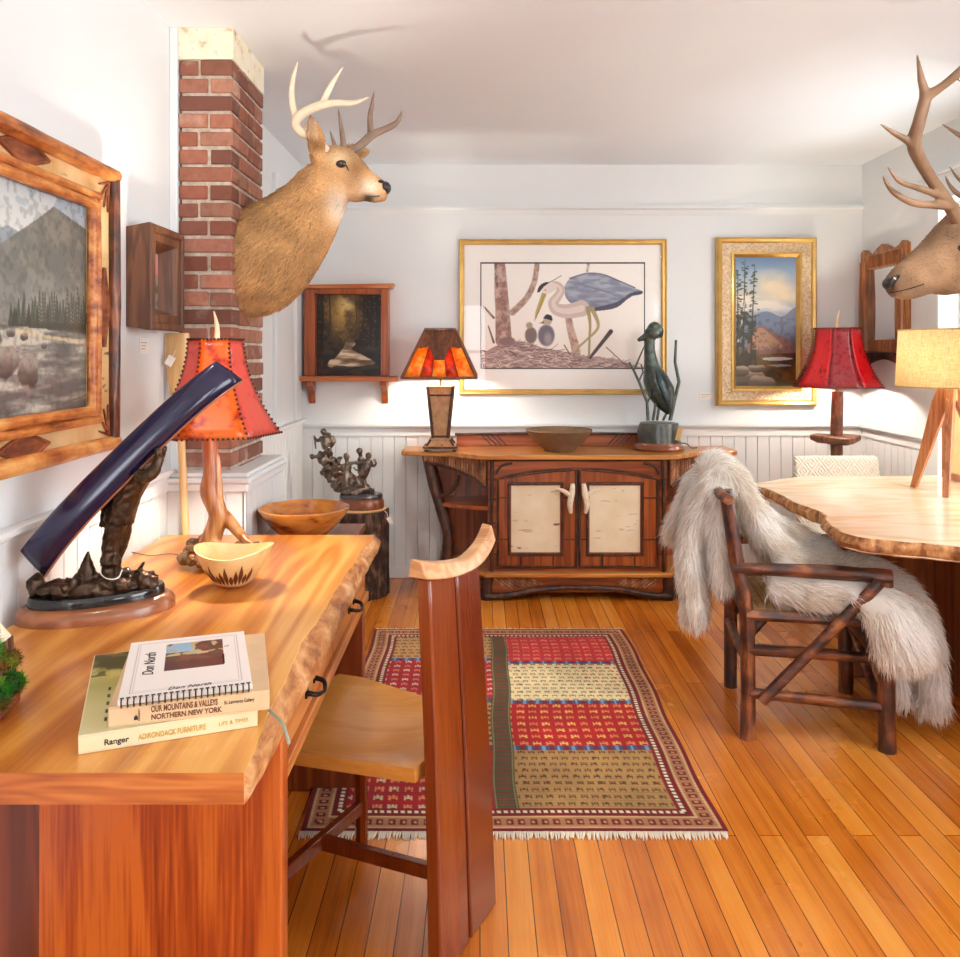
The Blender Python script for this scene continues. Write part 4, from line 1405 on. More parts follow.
# ================================================================ RUSTIC SIDEBOARD
M['oak_top'] = wood('sideboard_top', [S(150, 84, 28), S(186, 118, 48), S(208, 146, 72)], 'X', .28, .4, 12, .9, 6)
M['oak_red'] = wood('sideboard_red', [S(90, 36, 10), S(142, 66, 22), S(174, 92, 36)], 'Z', .35, .3, 12, .9, 5)
M['oak_redx'] = wood('sideboard_red_rail', [S(90, 36, 10), S(142, 66, 22), S(174, 92, 36)], 'X', .35, .3, 12, .9, 5)
M['twig'] = bark('dark_twig', [S(34, 16, 10), S(64, 32, 18), S(98, 56, 34)], 'Z', .5, .5, 40, .2)
M['twig_pale'] = bark('pale_twig', [S(92, 52, 30), S(150, 96, 62), S(200, 148, 108)], 'Z', .5, .5, 40, .2)
M['birch'] = birch('birch_panel', 'X', sc=.8)
M['horn'] = plain('antler_horn', S(236, 222, 196), .4, var=.14, sc=30)
sb = thing('sideboard', 'rustic twig-trimmed sideboard with two birch bark doors against the back wall', 'sideboard', (.53, 4.75, 0))
SBT = .80
out = [(-.445, 4.97), (-.452, 4.735), (-.40, 4.70), (-.16, 4.655), (-.015, 4.535), (.03, 4.525), (1.03, 4.525), (1.085, 4.535), (1.22, 4.655), (1.42, 4.70), (1.478, 4.735), (1.47, 4.97)]
b = MB(); b.prism(out, SBT - .028, SBT); b.build('top', M['oak_top'], sb, world=True, bevel=.006)
b = MB(); b.box((-.14, 4.94, SBT), (1.06, 4.965, SBT + .075)); b.build('backsplash', M['oak_redx'], sb, world=True, bevel=.004)
b = MB(); b.tube([(-.15, 4.938, SBT + .072), (.45, 4.938, SBT + .078), (1.07, 4.938, SBT + .072)], .009, 8, fine=3)
for s in (-1, 1):
    for q in range(4): b.tube([(.46 + s * (.30 + q * .03), 4.937, SBT + .006), (.46 + s * (.36 + q * .03), 4.937, SBT + .068)], .004, 6)
b.build('backsplash_twigs', M['twig'], sb, world=True)
bx0_, bx1_, bz0, bz1, bf = .045, 1.035, .15, SBT - .028, 4.56
b = MB(); b.box((bx0_, bf + .02, bz0), (bx1_, 4.96, bz1)); b.build('cabinet_body', M['oak_red'], sb, world=True)
b = MB()                                                       # face frame, arched above the doors
b.box((bx0_, bf, bz0), (.088, bf + .02, bz1)); b.box((.992, bf, bz0), (bx1_, bf + .02, bz1)); b.box((.088, bf, bz0), (.992, bf + .02, .168))
arch = [(.088, bz1)] + [(.088 + .904 * i / 16, .668 + .058 * math.sin(PI * i / 16) ** .8) for i in range(17)] + [(.992, bz1)]
b.prism(arch, bf, bf + .02, 'xz'); b.build('face_frame', M['oak_redx'], sb, world=True)
b = MB()
b.tube([(.066, bf - .004, bz0), (.063, bf - .006, .45), (.067, bf - .004, bz1)], .011, 8, jit=.06)
b.tube([(1.014, bf - .004, bz0), (1.017, bf - .006, .45), (1.012, bf - .004, bz1)], .011, 8, jit=.06)
b.tube([(bx0_, bf - .004, bz1 - .004), (bx1_, bf - .004, bz1 - .004)], .007, 8)
for s, x in ((1, .088), (-1, .992)): b.tube([(x, bf - .003, .69), (x + s * .03, bf - .003, .735), (x + s * .09, bf - .003, .752)], .007, 7, fine=4)
for z in (.25, .42, .55, .66):
    b.tube([(bx0_, bf - .003, z), (.088, bf - .003, z)], .005, 6); b.tube([(.992, bf - .003, z), (bx1_, bf - .003, z)], .005, 6)
b.build('corner_twigs', M['twig'], sb, world=True)


def archz(x): return .668 + .058 * math.sin(PI * min(max((x - .088) / .904, 0), 1)) ** .8


for side, (x0, x1) in enumerate(((.092, .5385), (.5415, .988))):
    px0, px1 = (.172, .442) if side == 0 else (.605, .885)
    pz0, pz1 = .258, .628
    d = MB(); y0, y1 = bf - .004, bf + .014
    d.box((x0, y0, .171), (px0, y1, .60)); d.box((px1, y0, .171), (x1, y1, .60))
    d.box((px0, y0, .171), (px1, y1, pz0))
    tp = [(px0, pz1)] + [(px0 + (px1 - px0) * i / 10, archz(px0 + (px1 - px0) * i / 10) - .004) for i in range(11)] + [(px1, pz1)]
    d.prism(tp, y0, y1, 'xz')
    for xi0, xi1 in ((x0, px0), (px1, x1)):
        tp = [(xi0, .6)] + [(xi0 + (xi1 - xi0) * i / 6, archz(xi0 + (xi1 - xi0) * i / 6) - .004) for i in range(7)] + [(xi1, .6)]
        d.prism(tp, y0, y1, 'xz')
    door = d.build('door', M['oak_red'], sb, world=True)
    p = MB(); p.box((px0, bf + .001, pz0), (px1, bf + .008, pz1)); p.build('birch_panel', M['birch'], door, world=True, label='pale birch bark panel')
    t = MB(); yy = bf - .007
    fr = [(x0 + .008, .180)] + [(x0 + .008, archz(x0 + .008) - .012)] + [(x0 + (x1 - x0) * i / 8, archz(x0 + (x1 - x0) * i / 8) - .012) for i in range(1, 8)] + [(x1 - .008, archz(x1 - .008) - .012), (x1 - .008, .180), (x0 + .008, .180)]
    t.tube([(x, yy, z) for x, z in fr], .0075, 7)
    for pts in ([(px0 - .012, pz0 - .012), (px0 - .012, pz1 + .012)], [(px1 + .012, pz0 - .012), (px1 + .012, pz1 + .012)], [(px0 - .02, pz0 - .012), (px1 + .02, pz0 - .012)], [(px0 - .02, pz1 + .012), (px1 + .02, pz1 + .012)]):
        t.tube([(x, yy, z) for x, z in pts], .008, 7, jit=.08)
    for z in (.33, .56):
        t.tube([(x0 + .01, yy + .003, z), (px0 - .012, yy + .003, z)], .0045, 6); t.tube([(px1 + .012, yy + .003, z), (x1 - .01, yy + .003, z)], .0045, 6)
    for u in (.3, .7): t.tube([(x0 + (x1 - x0) * u, yy + .003, .18), (x0 + (x1 - x0) * u, yy + .003, pz0 - .012)], .0045, 6)
    t.build('door_twigs', M['twig'], door, world=True)
    s = -1 if side == 0 else 1
    cxh = .54 + s * .040
    hm = MB()
    hm.tube([(cxh, bf - .02, .480), (cxh + s * .006, bf - .034, .53), (cxh - s * .004, bf - .034, .59), (cxh - s * .010, bf - .022, .640)], [.010, .016, .018, .012], 8, fine=4)
    hm.tube([(cxh, bf - .032, .575), (cxh + s * .045, bf - .040, .605), (cxh + s * .085, bf - .046, .618)], [.014, .011, .004], 8, fine=4)
    hm.tube([(cxh, bf - .022, .50), (cxh, bf - .002, .50)], .006, 6); hm.tube([(cxh - s * .008, bf - .022, .62), (cxh - s * .008, bf - .002, .62)], .006, 6)
    hm.build('antler_handle', M['horn'], door, world=True, label='pale antler handle')
# wings with open shelves, canted outer posts
for s in (-1, 1):
    c = .54
    def wx(x): return c + s * (x - c)
    X0 = (lambda x: x if s == 1 else 2 * c - x)
    xo_t, xo_b, xi = 1.40, 1.26, 1.035
    b = MB(); b.prism([(X0(xi), .15), (X0(xo_b), .15), (X0(xo_b + .02), .35), (X0(xo_t), bz1), (X0(xi), bz1)], 4.93, 4.955, 'xz'); b.build('wing_back', M['oak_red'], sb, world=True)
    b = MB(); b.prism([(X0(xi), 4.60), (X0(1.10), 4.60), (X0(1.315), 4.715), (X0(1.315), 4.93), (X0(xi), 4.93)], .482, .505); b.build('shelf', M['oak_redx'], sb, world=True, bevel=.004)
    b = MB(); b.tube([(X0(1.385), 4.735, bz1), (X0(1.345), 4.73, .60), (X0(1.30), 4.725, .46), (X0(1.262), 4.72, .32), (X0(1.268), 4.72, .20), (X0(1.31), 4.715, .03)], [.03, .03, .031, .033, .036, .04], 10, fine=4, jit=.03)
    b.build('post', M['twig'], sb, world=True)
    b = MB(); b.tube([(X0(1.392), 4.93, bz1), (X0(1.31), 4.93, .46), (X0(1.27), 4.93, .2), (X0(1.31), 4.93, .02)], .028, 8, fine=3); b.build('post', M['twig'], sb, world=True)
    # twig fringe with a curved lower edge
    b = MB()
    P = [Vector((X0(1.395), 4.712, 0)), Vector((X0(1.215), 4.672, 0)), Vector((X0(1.055), 4.562, 0))]
    P, _ = smooth_path(P, [0] * 3, 10)
    n_ = 26
    for i in range(n_):
        t = i / (n_ - 1); f_ = t * (len(P) - 1); q = P[int(f_)].lerp(P[min(int(f_) + 1, len(P) - 1)], f_ % 1)
        ln = .035 + .115 * t ** 1.6
        b.tube([(q.x, q.y - .004 * (i % 2), bz1 - .001), (q.x, q.y - .004 * (i % 2), bz1 - ln)], .0064, 6, jit=.05)
    b.build('twig_fringe', M['twig_pale'], sb, world=True)
    b = MB()
    b.tube([(X0(1.385), 4.70, .735)] + [(p.x, p.y - .012, bz1 - (.035 + .115 * (i / (len(P) - 1)) ** 1.6)) for i, p in enumerate(P) if i % 4 == 0], .009, 7)
    b.tube([(X0(1.205), 4.69, .665), (X0(1.225), 4.69, .60), (X0(1.275), 4.70, .555), (X0(1.335), 4.712, .535)], .013, 8, fine=4)
    b.build('branch_brace', M['twig'], sb, world=True)
# plinth, twig fans and the bent log at the foot
pl_ = [(-.20, 4.95), (-.22, 4.74), (-.02, 4.58), (.03, 4.515), (1.05, 4.515), (1.10, 4.58), (1.30, 4.74), (1.28, 4.95)]
b = MB(); b.prism(pl_, .128, .152); b.build('plinth', M['oak_top'], sb, world=True, bevel=.005)
b = MB(); b.box((.05, 4.55, .04), (1.03, 4.575, .128)); b.build('apron', M['oak_redx'], sb, world=True)
for s in (-1, 1):
    b = MB()
    for q in range(9):
        xa = .54 + s * (.465 - q * .024); b.tube([(xa, 4.543, .122), (xa - s * .075, 4.543, .060 + q * .003)], .0062, 6)
    b.build('twig_fan', M['twig_pale'], sb, world=True)
b = MB(); b.tube([(.03, 4.535, .022), (.16, 4.53, .030), (.33, 4.53, .062), (.54, 4.53, .072), (.75, 4.53, .062), (.92, 4.53, .030), (1.05, 4.535, .022)], [.020, .017, .015, .015, .015, .017, .020], 9, fine=4, jit=.04)
b.build('bent_log', M['twig'], sb, world=True)
for s in (-1, 1):
    b = MB(); x = .54 + s * .50
    b.tube([(x, 4.56, 0), (x, 4.555, .06), (x - s * .005, 4.56, .128)], [.04, .030, .034], 10, jit=.04); b.build('foot', M['twig'], sb, world=True)
    b = MB(); b.tube([(x + s * .02, 4.56, .018), (x + s * .12, 4.60, .03), (x + s * .25, 4.66, .055)], [.02, .016, .012], 8, fine=3); b.build('branch_foot', M['twig'], sb, world=True)
    b = MB(); b.tube([(x, 4.92, 0), (x, 4.92, .13)], .03, 8); b.build('foot', M['twig'], sb, world=True)

# ---- mica lamp on the sideboard
ml = thing('table_lamp', 'twig table lamp with a pyramid amber mica shade at the left end of the sideboard', 'lamp', (-.225, 4.73, SBT + .0005))
M['lamp_birch'] = birch('lamp_birch', 'Z', (S(150, 112, 78), S(190, 152, 112)), 2.5)
M['lamp_wood'] = wood('lamp_wood', [S(96, 54, 26), S(140, 88, 46), S(176, 122, 74)], 'Z', .4, .3, 30, 3, 4)
M['shade_wood'] = wood('lamp_frame_wood', [S(58, 28, 14), S(92, 48, 24), S(124, 72, 40)], 'Z', .4, .3, 30, 3, 4)
M['mica'] = shade_mat('amber_mica', [S(238, 112, 14), S(255, 172, 44), S(255, 216, 120)], .6, .3, 26, lo=.35, hi=.65)
M['mica_red'] = shade_mat('red_mica', [S(140, 24, 4), S(206, 60, 10), S(236, 100, 18)], .5, .3, 26, lo=.35, hi=.65)
def sq_frustum(m, z0, h0, z1, h1):
    m.rings([[(h0, h0, z0), (-h0, h0, z0), (-h0, -h0, z0), (h0, -h0, z0)], [(h1, h1, z1), (-h1, h1, z1), (-h1, -h1, z1), (h1, -h1, z1)]])
b = MB(); sq_frustum(b, .014, .090, .034, .086); sq_frustum(b, .034, .074, .065, .054); sq_frustum(b, .065, .06, .076, .058); b.build('lamp_base', M['lamp_birch'], ml, bevel=.002)
b = MB()
for sx in (-1, 1):
    for sy in (-1, 1):
        b.blob((sx * .08, sy * .08, .010), (.013, .013, .010), 1); b.tube([(sx * .076, sy * .076, .034), (sx * .056, sy * .056, .066)], .007, 6)
        b.tube([(sx * .042, sy * .042, .076), (sx * .072, sy * .072, .37)], .009, 7, jit=.05)
for z, r in ((.026, .092), ):
    for s in (-1, 1): b.tube([(-r, s * r, z), (r, s * r, z)], .006, 6); b.tube([(s * r, -r, z), (s * r, r, z)], .006, 6)
for z, r in ((.085, .043), (.32, .066)):
    for s in (-1, 1): b.tube([(-r, s * r, z), (r, s * r, z)], .005, 6); b.tube([(s * r, -r, z), (s * r, r, z)], .005, 6)
b.build('twig_frame', M['twig'], ml)
b = MB(); sq_frustum(b, .076, .038, .37, .066); b.build('column', M['lamp_birch'], ml)
b = MB(); b.tube([(0, 0, .37), (0, 0, .44)], .008, 8); b.tube([(0, 0, .44), (0, 0, .69)], .003, 6); b.tube([(-.06, 0, .44), (.06, 0, .44)], .005, 6)
b.tube([(-.08, 0, .685), (.08, 0, .685)], .003, 6); b.build('stem', M['brass'], ml)
sz0, sz1, r0, r1 = 1.222 - SBT, 1.492 - SBT, .205, .082
for q in range(4):
    R = Matrix.Rotation(q * PI / 2, 4, 'Z')
    def P(u, t):                      # u -1..1 across, t 0..1 upwards
        r = r0 + (r1 - r0) * t
        return R @ Vector((u * r, -r, sz0 + (sz1 - sz0) * t))
    m = MB()
    us = [-1, -.52, -.20, .20, .52, 1]
    for i in range(5):
        m.mi = i % 2
        m.add([P(us[i], 0), P(us[i + 1], 0), P(us[i + 1] * .9, .62), P(us[i] * .9, .62)], [(0, 1, 2, 3)])
    m.mi = 2
    m.add([P(-.9, .62), P(.9, .62), P(1, 1), P(-1, 1)], [(0, 1, 2, 3)])
    o = m.build('mica_panel', [M['mica'], M['mica_red'], M['oak_red']], ml, fix=False, sharp=0)
    so = o.modifiers.new('skin', 'SOLIDIFY'); so.thickness = .002
    t_ = MB()
    t_.tube([P(-1, 0), P(-1, 1)], .0085, 7); t_.tube([P(-1, 0), P(1, 0)], .0075, 7); t_.tube([P(-1, 1), P(1, 1)], .009, 7)
    t_.tube([P(-.96, .95), P(.96, .95)], .006, 6)
    for u in (-.52, -.2, .2, .52): t_.tube([P(u, .0) * 1.003, P(u * .9, .62) * 1.003], .0022, 5)
    off = R @ Vector((0, -.004, 0))
    # cut-out mountains and pine in front of the glowing mica
    def pane(pts): t_.add([P(u, t) + off for u, t in pts] + [P(u, t) + off * .2 for u, t in pts], [tuple(range(len(pts)))] + [(i, (i + 1) % len(pts), len(pts) + (i + 1) % len(pts), len(pts) + i) for i in range(len(pts))])
    pane([(-1, .98), (-.95, .62), (-.78, .60), (-.5, .66), (-.3, .50), (-.16, .36), (.16, .36), (.3, .50), (.5, .66), (.78, .60), (.95, .62), (1, .98)])
    t_.build('shade_frame', M['shade_wood'], ml)
for x in (-.06, .06):
    b = MB(); b.blob((x, 0, .505), (.022, .022, .032), 2); b.build('bulb', M['bulbglow'], ml)

# ---- turned grey bowl
bw = thing('bowl', 'round brown-grey turned bowl in the middle of the sideboard top', 'bowl', (.452, 4.72, SBT + .0005))
b = MB(); b.lathe([(0, 0), (.085, 0), (.09, .012), (.150, .06), (.192, .118), (.188, .124), (.143, .066), (.08, .02), (0, .016)], 48)
b.build('bowl_body', plain('grey_wood_bowl', S(118, 92, 68), .6, var=.16, sc=24, bump=.15), bw)

# ---- bronze heron
hb = thing('sculpture', 'tall green-bronze heron with bent reeds on a round base at the right of the sideboard', 'sculpture', (1.035, 4.78, SBT + .0005))
M['verdigris'] = plain('verdigris_bronze', S(82, 92, 86), .35, .6, 0, .4, 40, .35)
M['copper_base'] = plain('copper_wood', S(128, 72, 44), .3, .2, .4, .15, 20)
b = MB(); b.lathe([(0, 0), (.142, 0), (.146, .012), (.140, .026), (.130, .030), (.126, .044), (0, .044)], 40); b.build('wooden_base', M['copper_base'], hb)
b = MB(); b.lathe([(0, .0445), (.122, .0445), (.120, .10), (.110, .155), (0, .16)], 32, wob=lambda g, z: 1 + .03 * math.sin(5 * g + z * 60)); b.build('rock_base', plain('bronze_rock', S(84, 88, 84), .3, .6, 0, .3, 25, .5), hb)
HY = 4.78
Mh = inv_of(hb)
def Hh(x, y, Y=HY): return Mh @ W(x, y, Y)
t = MB()
t.tube([Hh(650, 340), Hh(650, 352), Hh(652, 366), Hh(655, 378), Hh(661, 392), Hh(666, 404), Hh(670, 414)], [.028, .031, .044, .072, .080, .055, .014], 12, fine=5)   # neck and body
w_ = MB(); w_.tube([Hh(657, 370, 4.745), Hh(663, 382, 4.722), Hh(668, 397, 4.73), Hh(671, 410, 4.755)], [.020, .050, .044, .008], 12, fine=5, flat=.45)
w_.build('wing', plain('wing_bronze', S(62, 78, 82), .3, .6, 0, .35, 60, .5), hb)
t.blob(Hh(653, 333), (.052, .045, .040), 2); t.tube([Hh(650, 331), Hh(654, 327), Hh(659, 331), Hh(661, 338)], [.022, .034, .030, .008], 10, fine=4)
t.tube([Hh(652, 334), Hh(645, 337), Hh(637.5, 340.5)], [.032, .022, .010], 8)
V, F = voxel(t, .006, 2); np_mesh('bird_body', V, F, M['verdigris'], hb)
t = MB()
for x0, x1, x2, Y in ((656, 655, 653, 4.76), (662, 659, 657, 4.80)):
    t.tube([Hh(x0, 400, Y), Hh(x1, 408, Y), Hh(x2, 420.5, Y)], [.011, .008, .009], 7)
t.tube([Hh(668, 405, 4.79), Hh(667, 412, 4.79), Hh(663, 420.5, 4.79)], [.010, .007, .008], 7)
t.build('bird_legs', M['verdigris'], hb)
t = MB()
t.tube([Hh(648, 420.5, 4.74), Hh(647, 402, 4.74), Hh(640, 384, 4.74), Hh(634, 371, 4.74), Hh(629, 362, 4.74)], [.010, .009, .008, .007, .006], 7)
t.tube([Hh(634, 370, 4.74), Hh(640, 356, 4.74), Hh(645, 345, 4.74)], [.006, .005, .004], 6)
t.tube([Hh(639, 381, 4.74), Hh(643, 372, 4.74), Hh(641, 364, 4.74)], [.005, .005, .004], 6); t.tube([Hh(648, 402, 4.74), Hh(651, 392, 4.74)], [.006, .003], 6)
t.tube([Hh(670, 420.5, 4.78), Hh(674, 402, 4.78), Hh(679, 382, 4.78), Hh(675, 362, 4.78), Hh(676, 340, 4.78)], [.012, .011, .010, .009, .007], 7)
t.build('reeds', M['verdigris'], hb)
b = MB(); b.cbox(Hh(679, 434, 4.66), (.028, .003, .075), R=Matrix.Rotation(.25, 3, 'Y')); b.build('tag', plain('kraft_tag', S(206, 172, 112), .7), hb, label='tan paper tag')
b = MB(); b.tube([(.125, .02, .035), (.17, .03, .03), (.20, .05, .004), (.24, .06, .004)], .003, 6, fine=3); b.build('tag_string', M['ink_black'], hb)

# ================================================================ STUMP WITH THE BRONZE GROUP
sp = thing('stump', 'bark-covered tree stump pedestal standing in the corner left of the sideboard', 'stump', (-.672, 4.66, 0))
b = MB(); R = []
nn = 72
for z in [0, .06, .14, .22, .30, .38, .44, .478]:
    R.append([((.150 + .006 * (1 if j % 2 else -1) + .005 * math.sin(3 * j * .5 + z * 9)) * math.cos(2 * PI * j / nn), (.150 + .006 * (1 if j % 2 else -1) + .005 * math.sin(2 * j * .4)) * math.sin(2 * PI * j / nn), z) for j in range(nn)])
b.rings(R, cap=True); b.build('bark', bark('stump_bark', [S(26, 16, 12), S(62, 40, 30), S(122, 92, 72)], 'Z', .85, 1.0, 34), sp, sharp=0)
b = MB(); b.lathe([(0, .4785), (.142, .4785), (.146, .484), (.143, .4845), (0, .486)], 48); b.build('cut_top', plain('cut_wood', S(212, 170, 118), .7, var=.1, sc=40), sp)
b = MB(); b.tube([(.13, -.06, .487), (.155, -.075, .47), (.165, -.08, .43)], .0015, 5); b.cbox((.172, -.085, .43), (.022, .002, .04), R=Matrix.Rotation(-.5, 3, 'Y')); b.build('price_tag', M['white_paper'], sp, label='white paper tag')
GY = 4.66
gs = thing('sculpture', 'dark bronze group of climbers on a rock standing on the bark stump', 'sculpture', (-.70, GY, .4865))
Mg = inv_of(gs)
def G(x, y, Y=GY): return Mg @ W(x, y, Y)
b = MB(); oval(b, .128, .095, 0, .058, .012); b.v = [(x + .03, y, z) for x, y, z in b.v]; b.build('wooden_base', M['copper_base'], gs)
b = MB(); oval(b, .122, .088, .0585, .082, .01); b.v = [(x + .028, y, z) for x, y, z in b.v]; b.build('stone_plinth', plain('grey_plinth', S(70, 70, 74), .15, .2, .4, .3, 20), gs)
random.seed(4)
t = MB()
t.blob(G(353, 490), (.105, .07, .028), 2, .4)
for (x, y, r) in ((337, 487, .04), (332, 478, .04), (328, 470, .045), (324, 461, .045), (327, 454, .045), (332, 462, .042), (338, 468, .040), (342, 478, .045), (347, 486, .04), (320, 455, .034), (314, 456, .022), (330, 450, .024), (340, 460, .022), (360, 488, .035), (366, 488, .030), (372, 491, .022), (338, 474, .045), (352, 484, .03)):
    for _ in range(2):
        t.blob(G(x + random.uniform(-2, 2), y + random.uniform(-2, 2), GY + random.uniform(-.03, .03)), (r * random.uniform(.5, .8), r * .7, r * random.uniform(.5, .8)), 2, .6)
# lookout on the crest
t.tube([G(327, 449), G(326, 443), G(325, 437)], [0.0260, 0.0312, 0.0260], 8); t.blob(G(323.5, 431.5), .019, 2); t.tube([G(322, 437), G(318, 441), G(314.5, 438)], [0.0130, 0.0104, 0.0091], 6)
t.tube([G(331, 436), G(333, 442), G(331, 447)], [0.0182, 0.0208, 0.0104], 7); t.tube([G(326, 434), G(331, 434)], [0.0130, 0.0078], 6)
t.tube([G(314.2, 435), G(315.8, 449)], .006, 6)
# seated woman
t.tube([G(348, 486), G(346, 474), G(347, 464)], [0.0442, 0.0312, 0.0260], 8, fine=3); t.blob(G(346.5, 456.5), .019, 2); t.tube([G(346, 455), G(346, 453)], .012, 6)
t.tube([G(348, 464), G(353, 463), G(358, 462)], [0.0130, 0.0104, 0.0091], 6); t.tube([G(349, 476), G(356, 481), G(360, 486)], [0.0286, 0.0234, 0.0156], 7)
# two men, one with a pack
t.tube([G(366, 489), G(364, 481), G(363, 475)], [0.0130, 0.0143, 0.0169], 7); t.tube([G(360, 486), G(359, 478), G(363, 474)], [0.0130, 0.0156, 0.0182], 7); t.tube([G(363, 476), G(366, 468), G(368, 460)], [0.0260, 0.0286, 0.0234], 8)
t.blob(G(368.5, 455.5), .019, 2); t.tube([G(372, 460), G(373.5, 464), G(373, 467)], [0.0208, 0.0234, 0.0130], 7); t.tube([G(366, 461), G(361, 463), G(356, 464)], [0.0130, 0.0104, 0.0078], 6)
t.tube([G(361, 465, 4.70), G(361, 458, 4.70)], [0.0234, 0.0208], 7); t.blob(G(359.5, 451, 4.69), .020, 2); t.tube([G(361, 474, 4.70), G(361, 464, 4.70)], [0.0182, 0.0234], 7)
t.tube([G(366, 470), G(356, 470), G(353, 467)], [0.0078, 0.0065, 0.0052], 5)
for a_, b_ in (((325, 437), (323.5, 431.5)), ((347, 464), (346.5, 456.5)), ((368, 460), (368.5, 455.5))): t.tube([G(*a_), G(*b_)], .012, 7)
t.tube([G(361, 458, 4.70), G(359.5, 451, 4.69)], .012, 7)
V, F = voxel(t, .0042, 1, .3)
np_mesh('bronze_figures', V, F, plain('silver_bronze', S(112, 98, 88), .28, .75, var=.55, sc=70, bump=.5), gs)

# ================================================================ LOW TABLE WITH THE WOODEN BOWL (behind the desk)
lt = thing('side_table', 'low dark side table behind the desk carrying the large turned wooden bowl', 'table', (-.617, 3.02, 0))
b = MB(); b.box((-.172, -.18, .675), (.172, .18, .70)); b.build('tabletop', M['desk_dark'], lt, bevel=.003)
for sx in (-.145, .085):
    for sy in (-.15, .15):
        b = MB(); b.tube([(sx, sy, 0), (sx, sy, .675)], [.014, .018], 8); b.build('leg', M['desk_dark'], lt)
wb = thing('bowl', 'large golden turned wooden bowl with dark patches behind the far end of the desk', 'bowl', (-.640, 3.00, .7005))
k = Nodes('figured_bowl')
n1 = k.n('TexNoise', Vector=k.co(scale=(3, 3, 9)), Scale=2.2, Detail=4.0, Distortion=.8)
n2 = k.n('TexNoise', Vector=k.co(scale=(20, 20, 60)), Scale=1.0, Detail=3.0)
c = k.ramp(k.math('MULTIPLY_ADD', n1, .8, k.math('MULTIPLY', n2, .2)), [(.38, S(92, 40, 14)), (.45, S(178, 104, 38)), (.6, S(206, 138, 60)), (.75, S(222, 164, 88))])
k.bsdf(Base__Color=c, Roughness=.18, Coat__Weight=.6)
b = MB(); b.lathe([(r_ * .845, z_ * .845) for r_, z_ in [(0, 0), (.10, 0), (.106, .01), (.150, .05), (.192, .108), (.194, .118), (.184, .121), (.176, .108), (.138, .058), (.09, .024), (0, .018)]], 48)
b.build('bowl_body', k.m, wb)

# ================================================================ RIGHT SIDE
# ---- rustic log armchair
M['log'] = bark('hickory_bark', [S(30, 15, 10), S(62, 30, 17), S(104, 52, 27), S(150, 88, 46)], 'Z', .45, .5, 26, .35)
M['logx'] = bark('hickory_bark_rail', [S(30, 15, 10), S(62, 30, 17), S(104, 52, 27), S(150, 88, 46)], 'X', .45, .5, 26, .35)
M['cane'] = plain('woven_splint', S(196, 150, 92), .7, var=.2, sc=60)
ac = thing('armchair', 'rustic bark-covered log armchair under the white fur at the slab table', 'chair', (1.2085, 3.103, 0), math.radians(-9))
def lg(m, pts, r, jit=.05): m.tube(pts, r, 10, fine=4, jit=jit)
b = MB(); lg(b, [(-.230, -.225, 0), (-.232, -.225, .42), (-.262, -.222, .60), (-.305, -.22, .875)], [.027, .026, .026, .024]); b.build('rear_post', M['log'], ac)
b = MB(); lg(b, [(-.225, .235, 0), (-.227, .235, .42), (-.262, .235, .60), (-.305, .235, .875)], [.027, .026, .026, .024]); b.build('rear_post', M['log'], ac)
for w_ in (-.25, .25):
    b = MB(); lg(b, [(.225, w_, 0), (.222, w_, .3), (.218, w_, .600)], [.029, .028, .026]); b.build('front_leg', M['log'], ac)
    b = MB(); lg(b, [(-.285, w_ * .93, .602), (0, w_ * 1.02, .606), (.235, w_ * 1.05, .600)], [.019, .025, .024]); b.build('arm', M['logx'], ac)
    b = MB(); lg(b, [(.185, w_ * 1.22, .590), (-.19, w_ * 1.06, .150)], [.020, .019]); b.build('brace', M['logx'], ac)
    for z, r in ((.44, .020), (.315, .018), (.165, .019)):
        b = MB(); lg(b, [(-.235, w_ * .93, z), (.23, w_, z + (.0 if z > .2 else -.015))], r); b.build('side_rail', M['logx'], ac)
for u, z, r in ((.222, .44, .02), (-.23, .44, .02), (.222, .30, .018), (-.23, .27, .018), (-.297, .825, .020), (-.270, .62, .018)):
    b = MB(); lg(b, [(u, -.235, z), (u - .01, 0, z + .01), (u, .24, z)], r); b.build('cross_rail', M['logx'], ac)
b = MB(); lg(b, [(-.302, -.285, .850), (-.320, -.20, .858), (-.325, .0, .862), (-.305, .27, .852)], [.018, .02, .02, .018]); b.build('crest_rail', M['logx'], ac)
b = MB(); lg(b, [(.225, .2, .30), (.225, -.20, .12)], .016); b.build('brace', M['logx'], ac)
b = MB()
for i in range(16): b.box((-.215 + i * .027, -.235, .445), (-.191 + i * .027, .235, .456))
b.build('seat', M['cane'], ac)

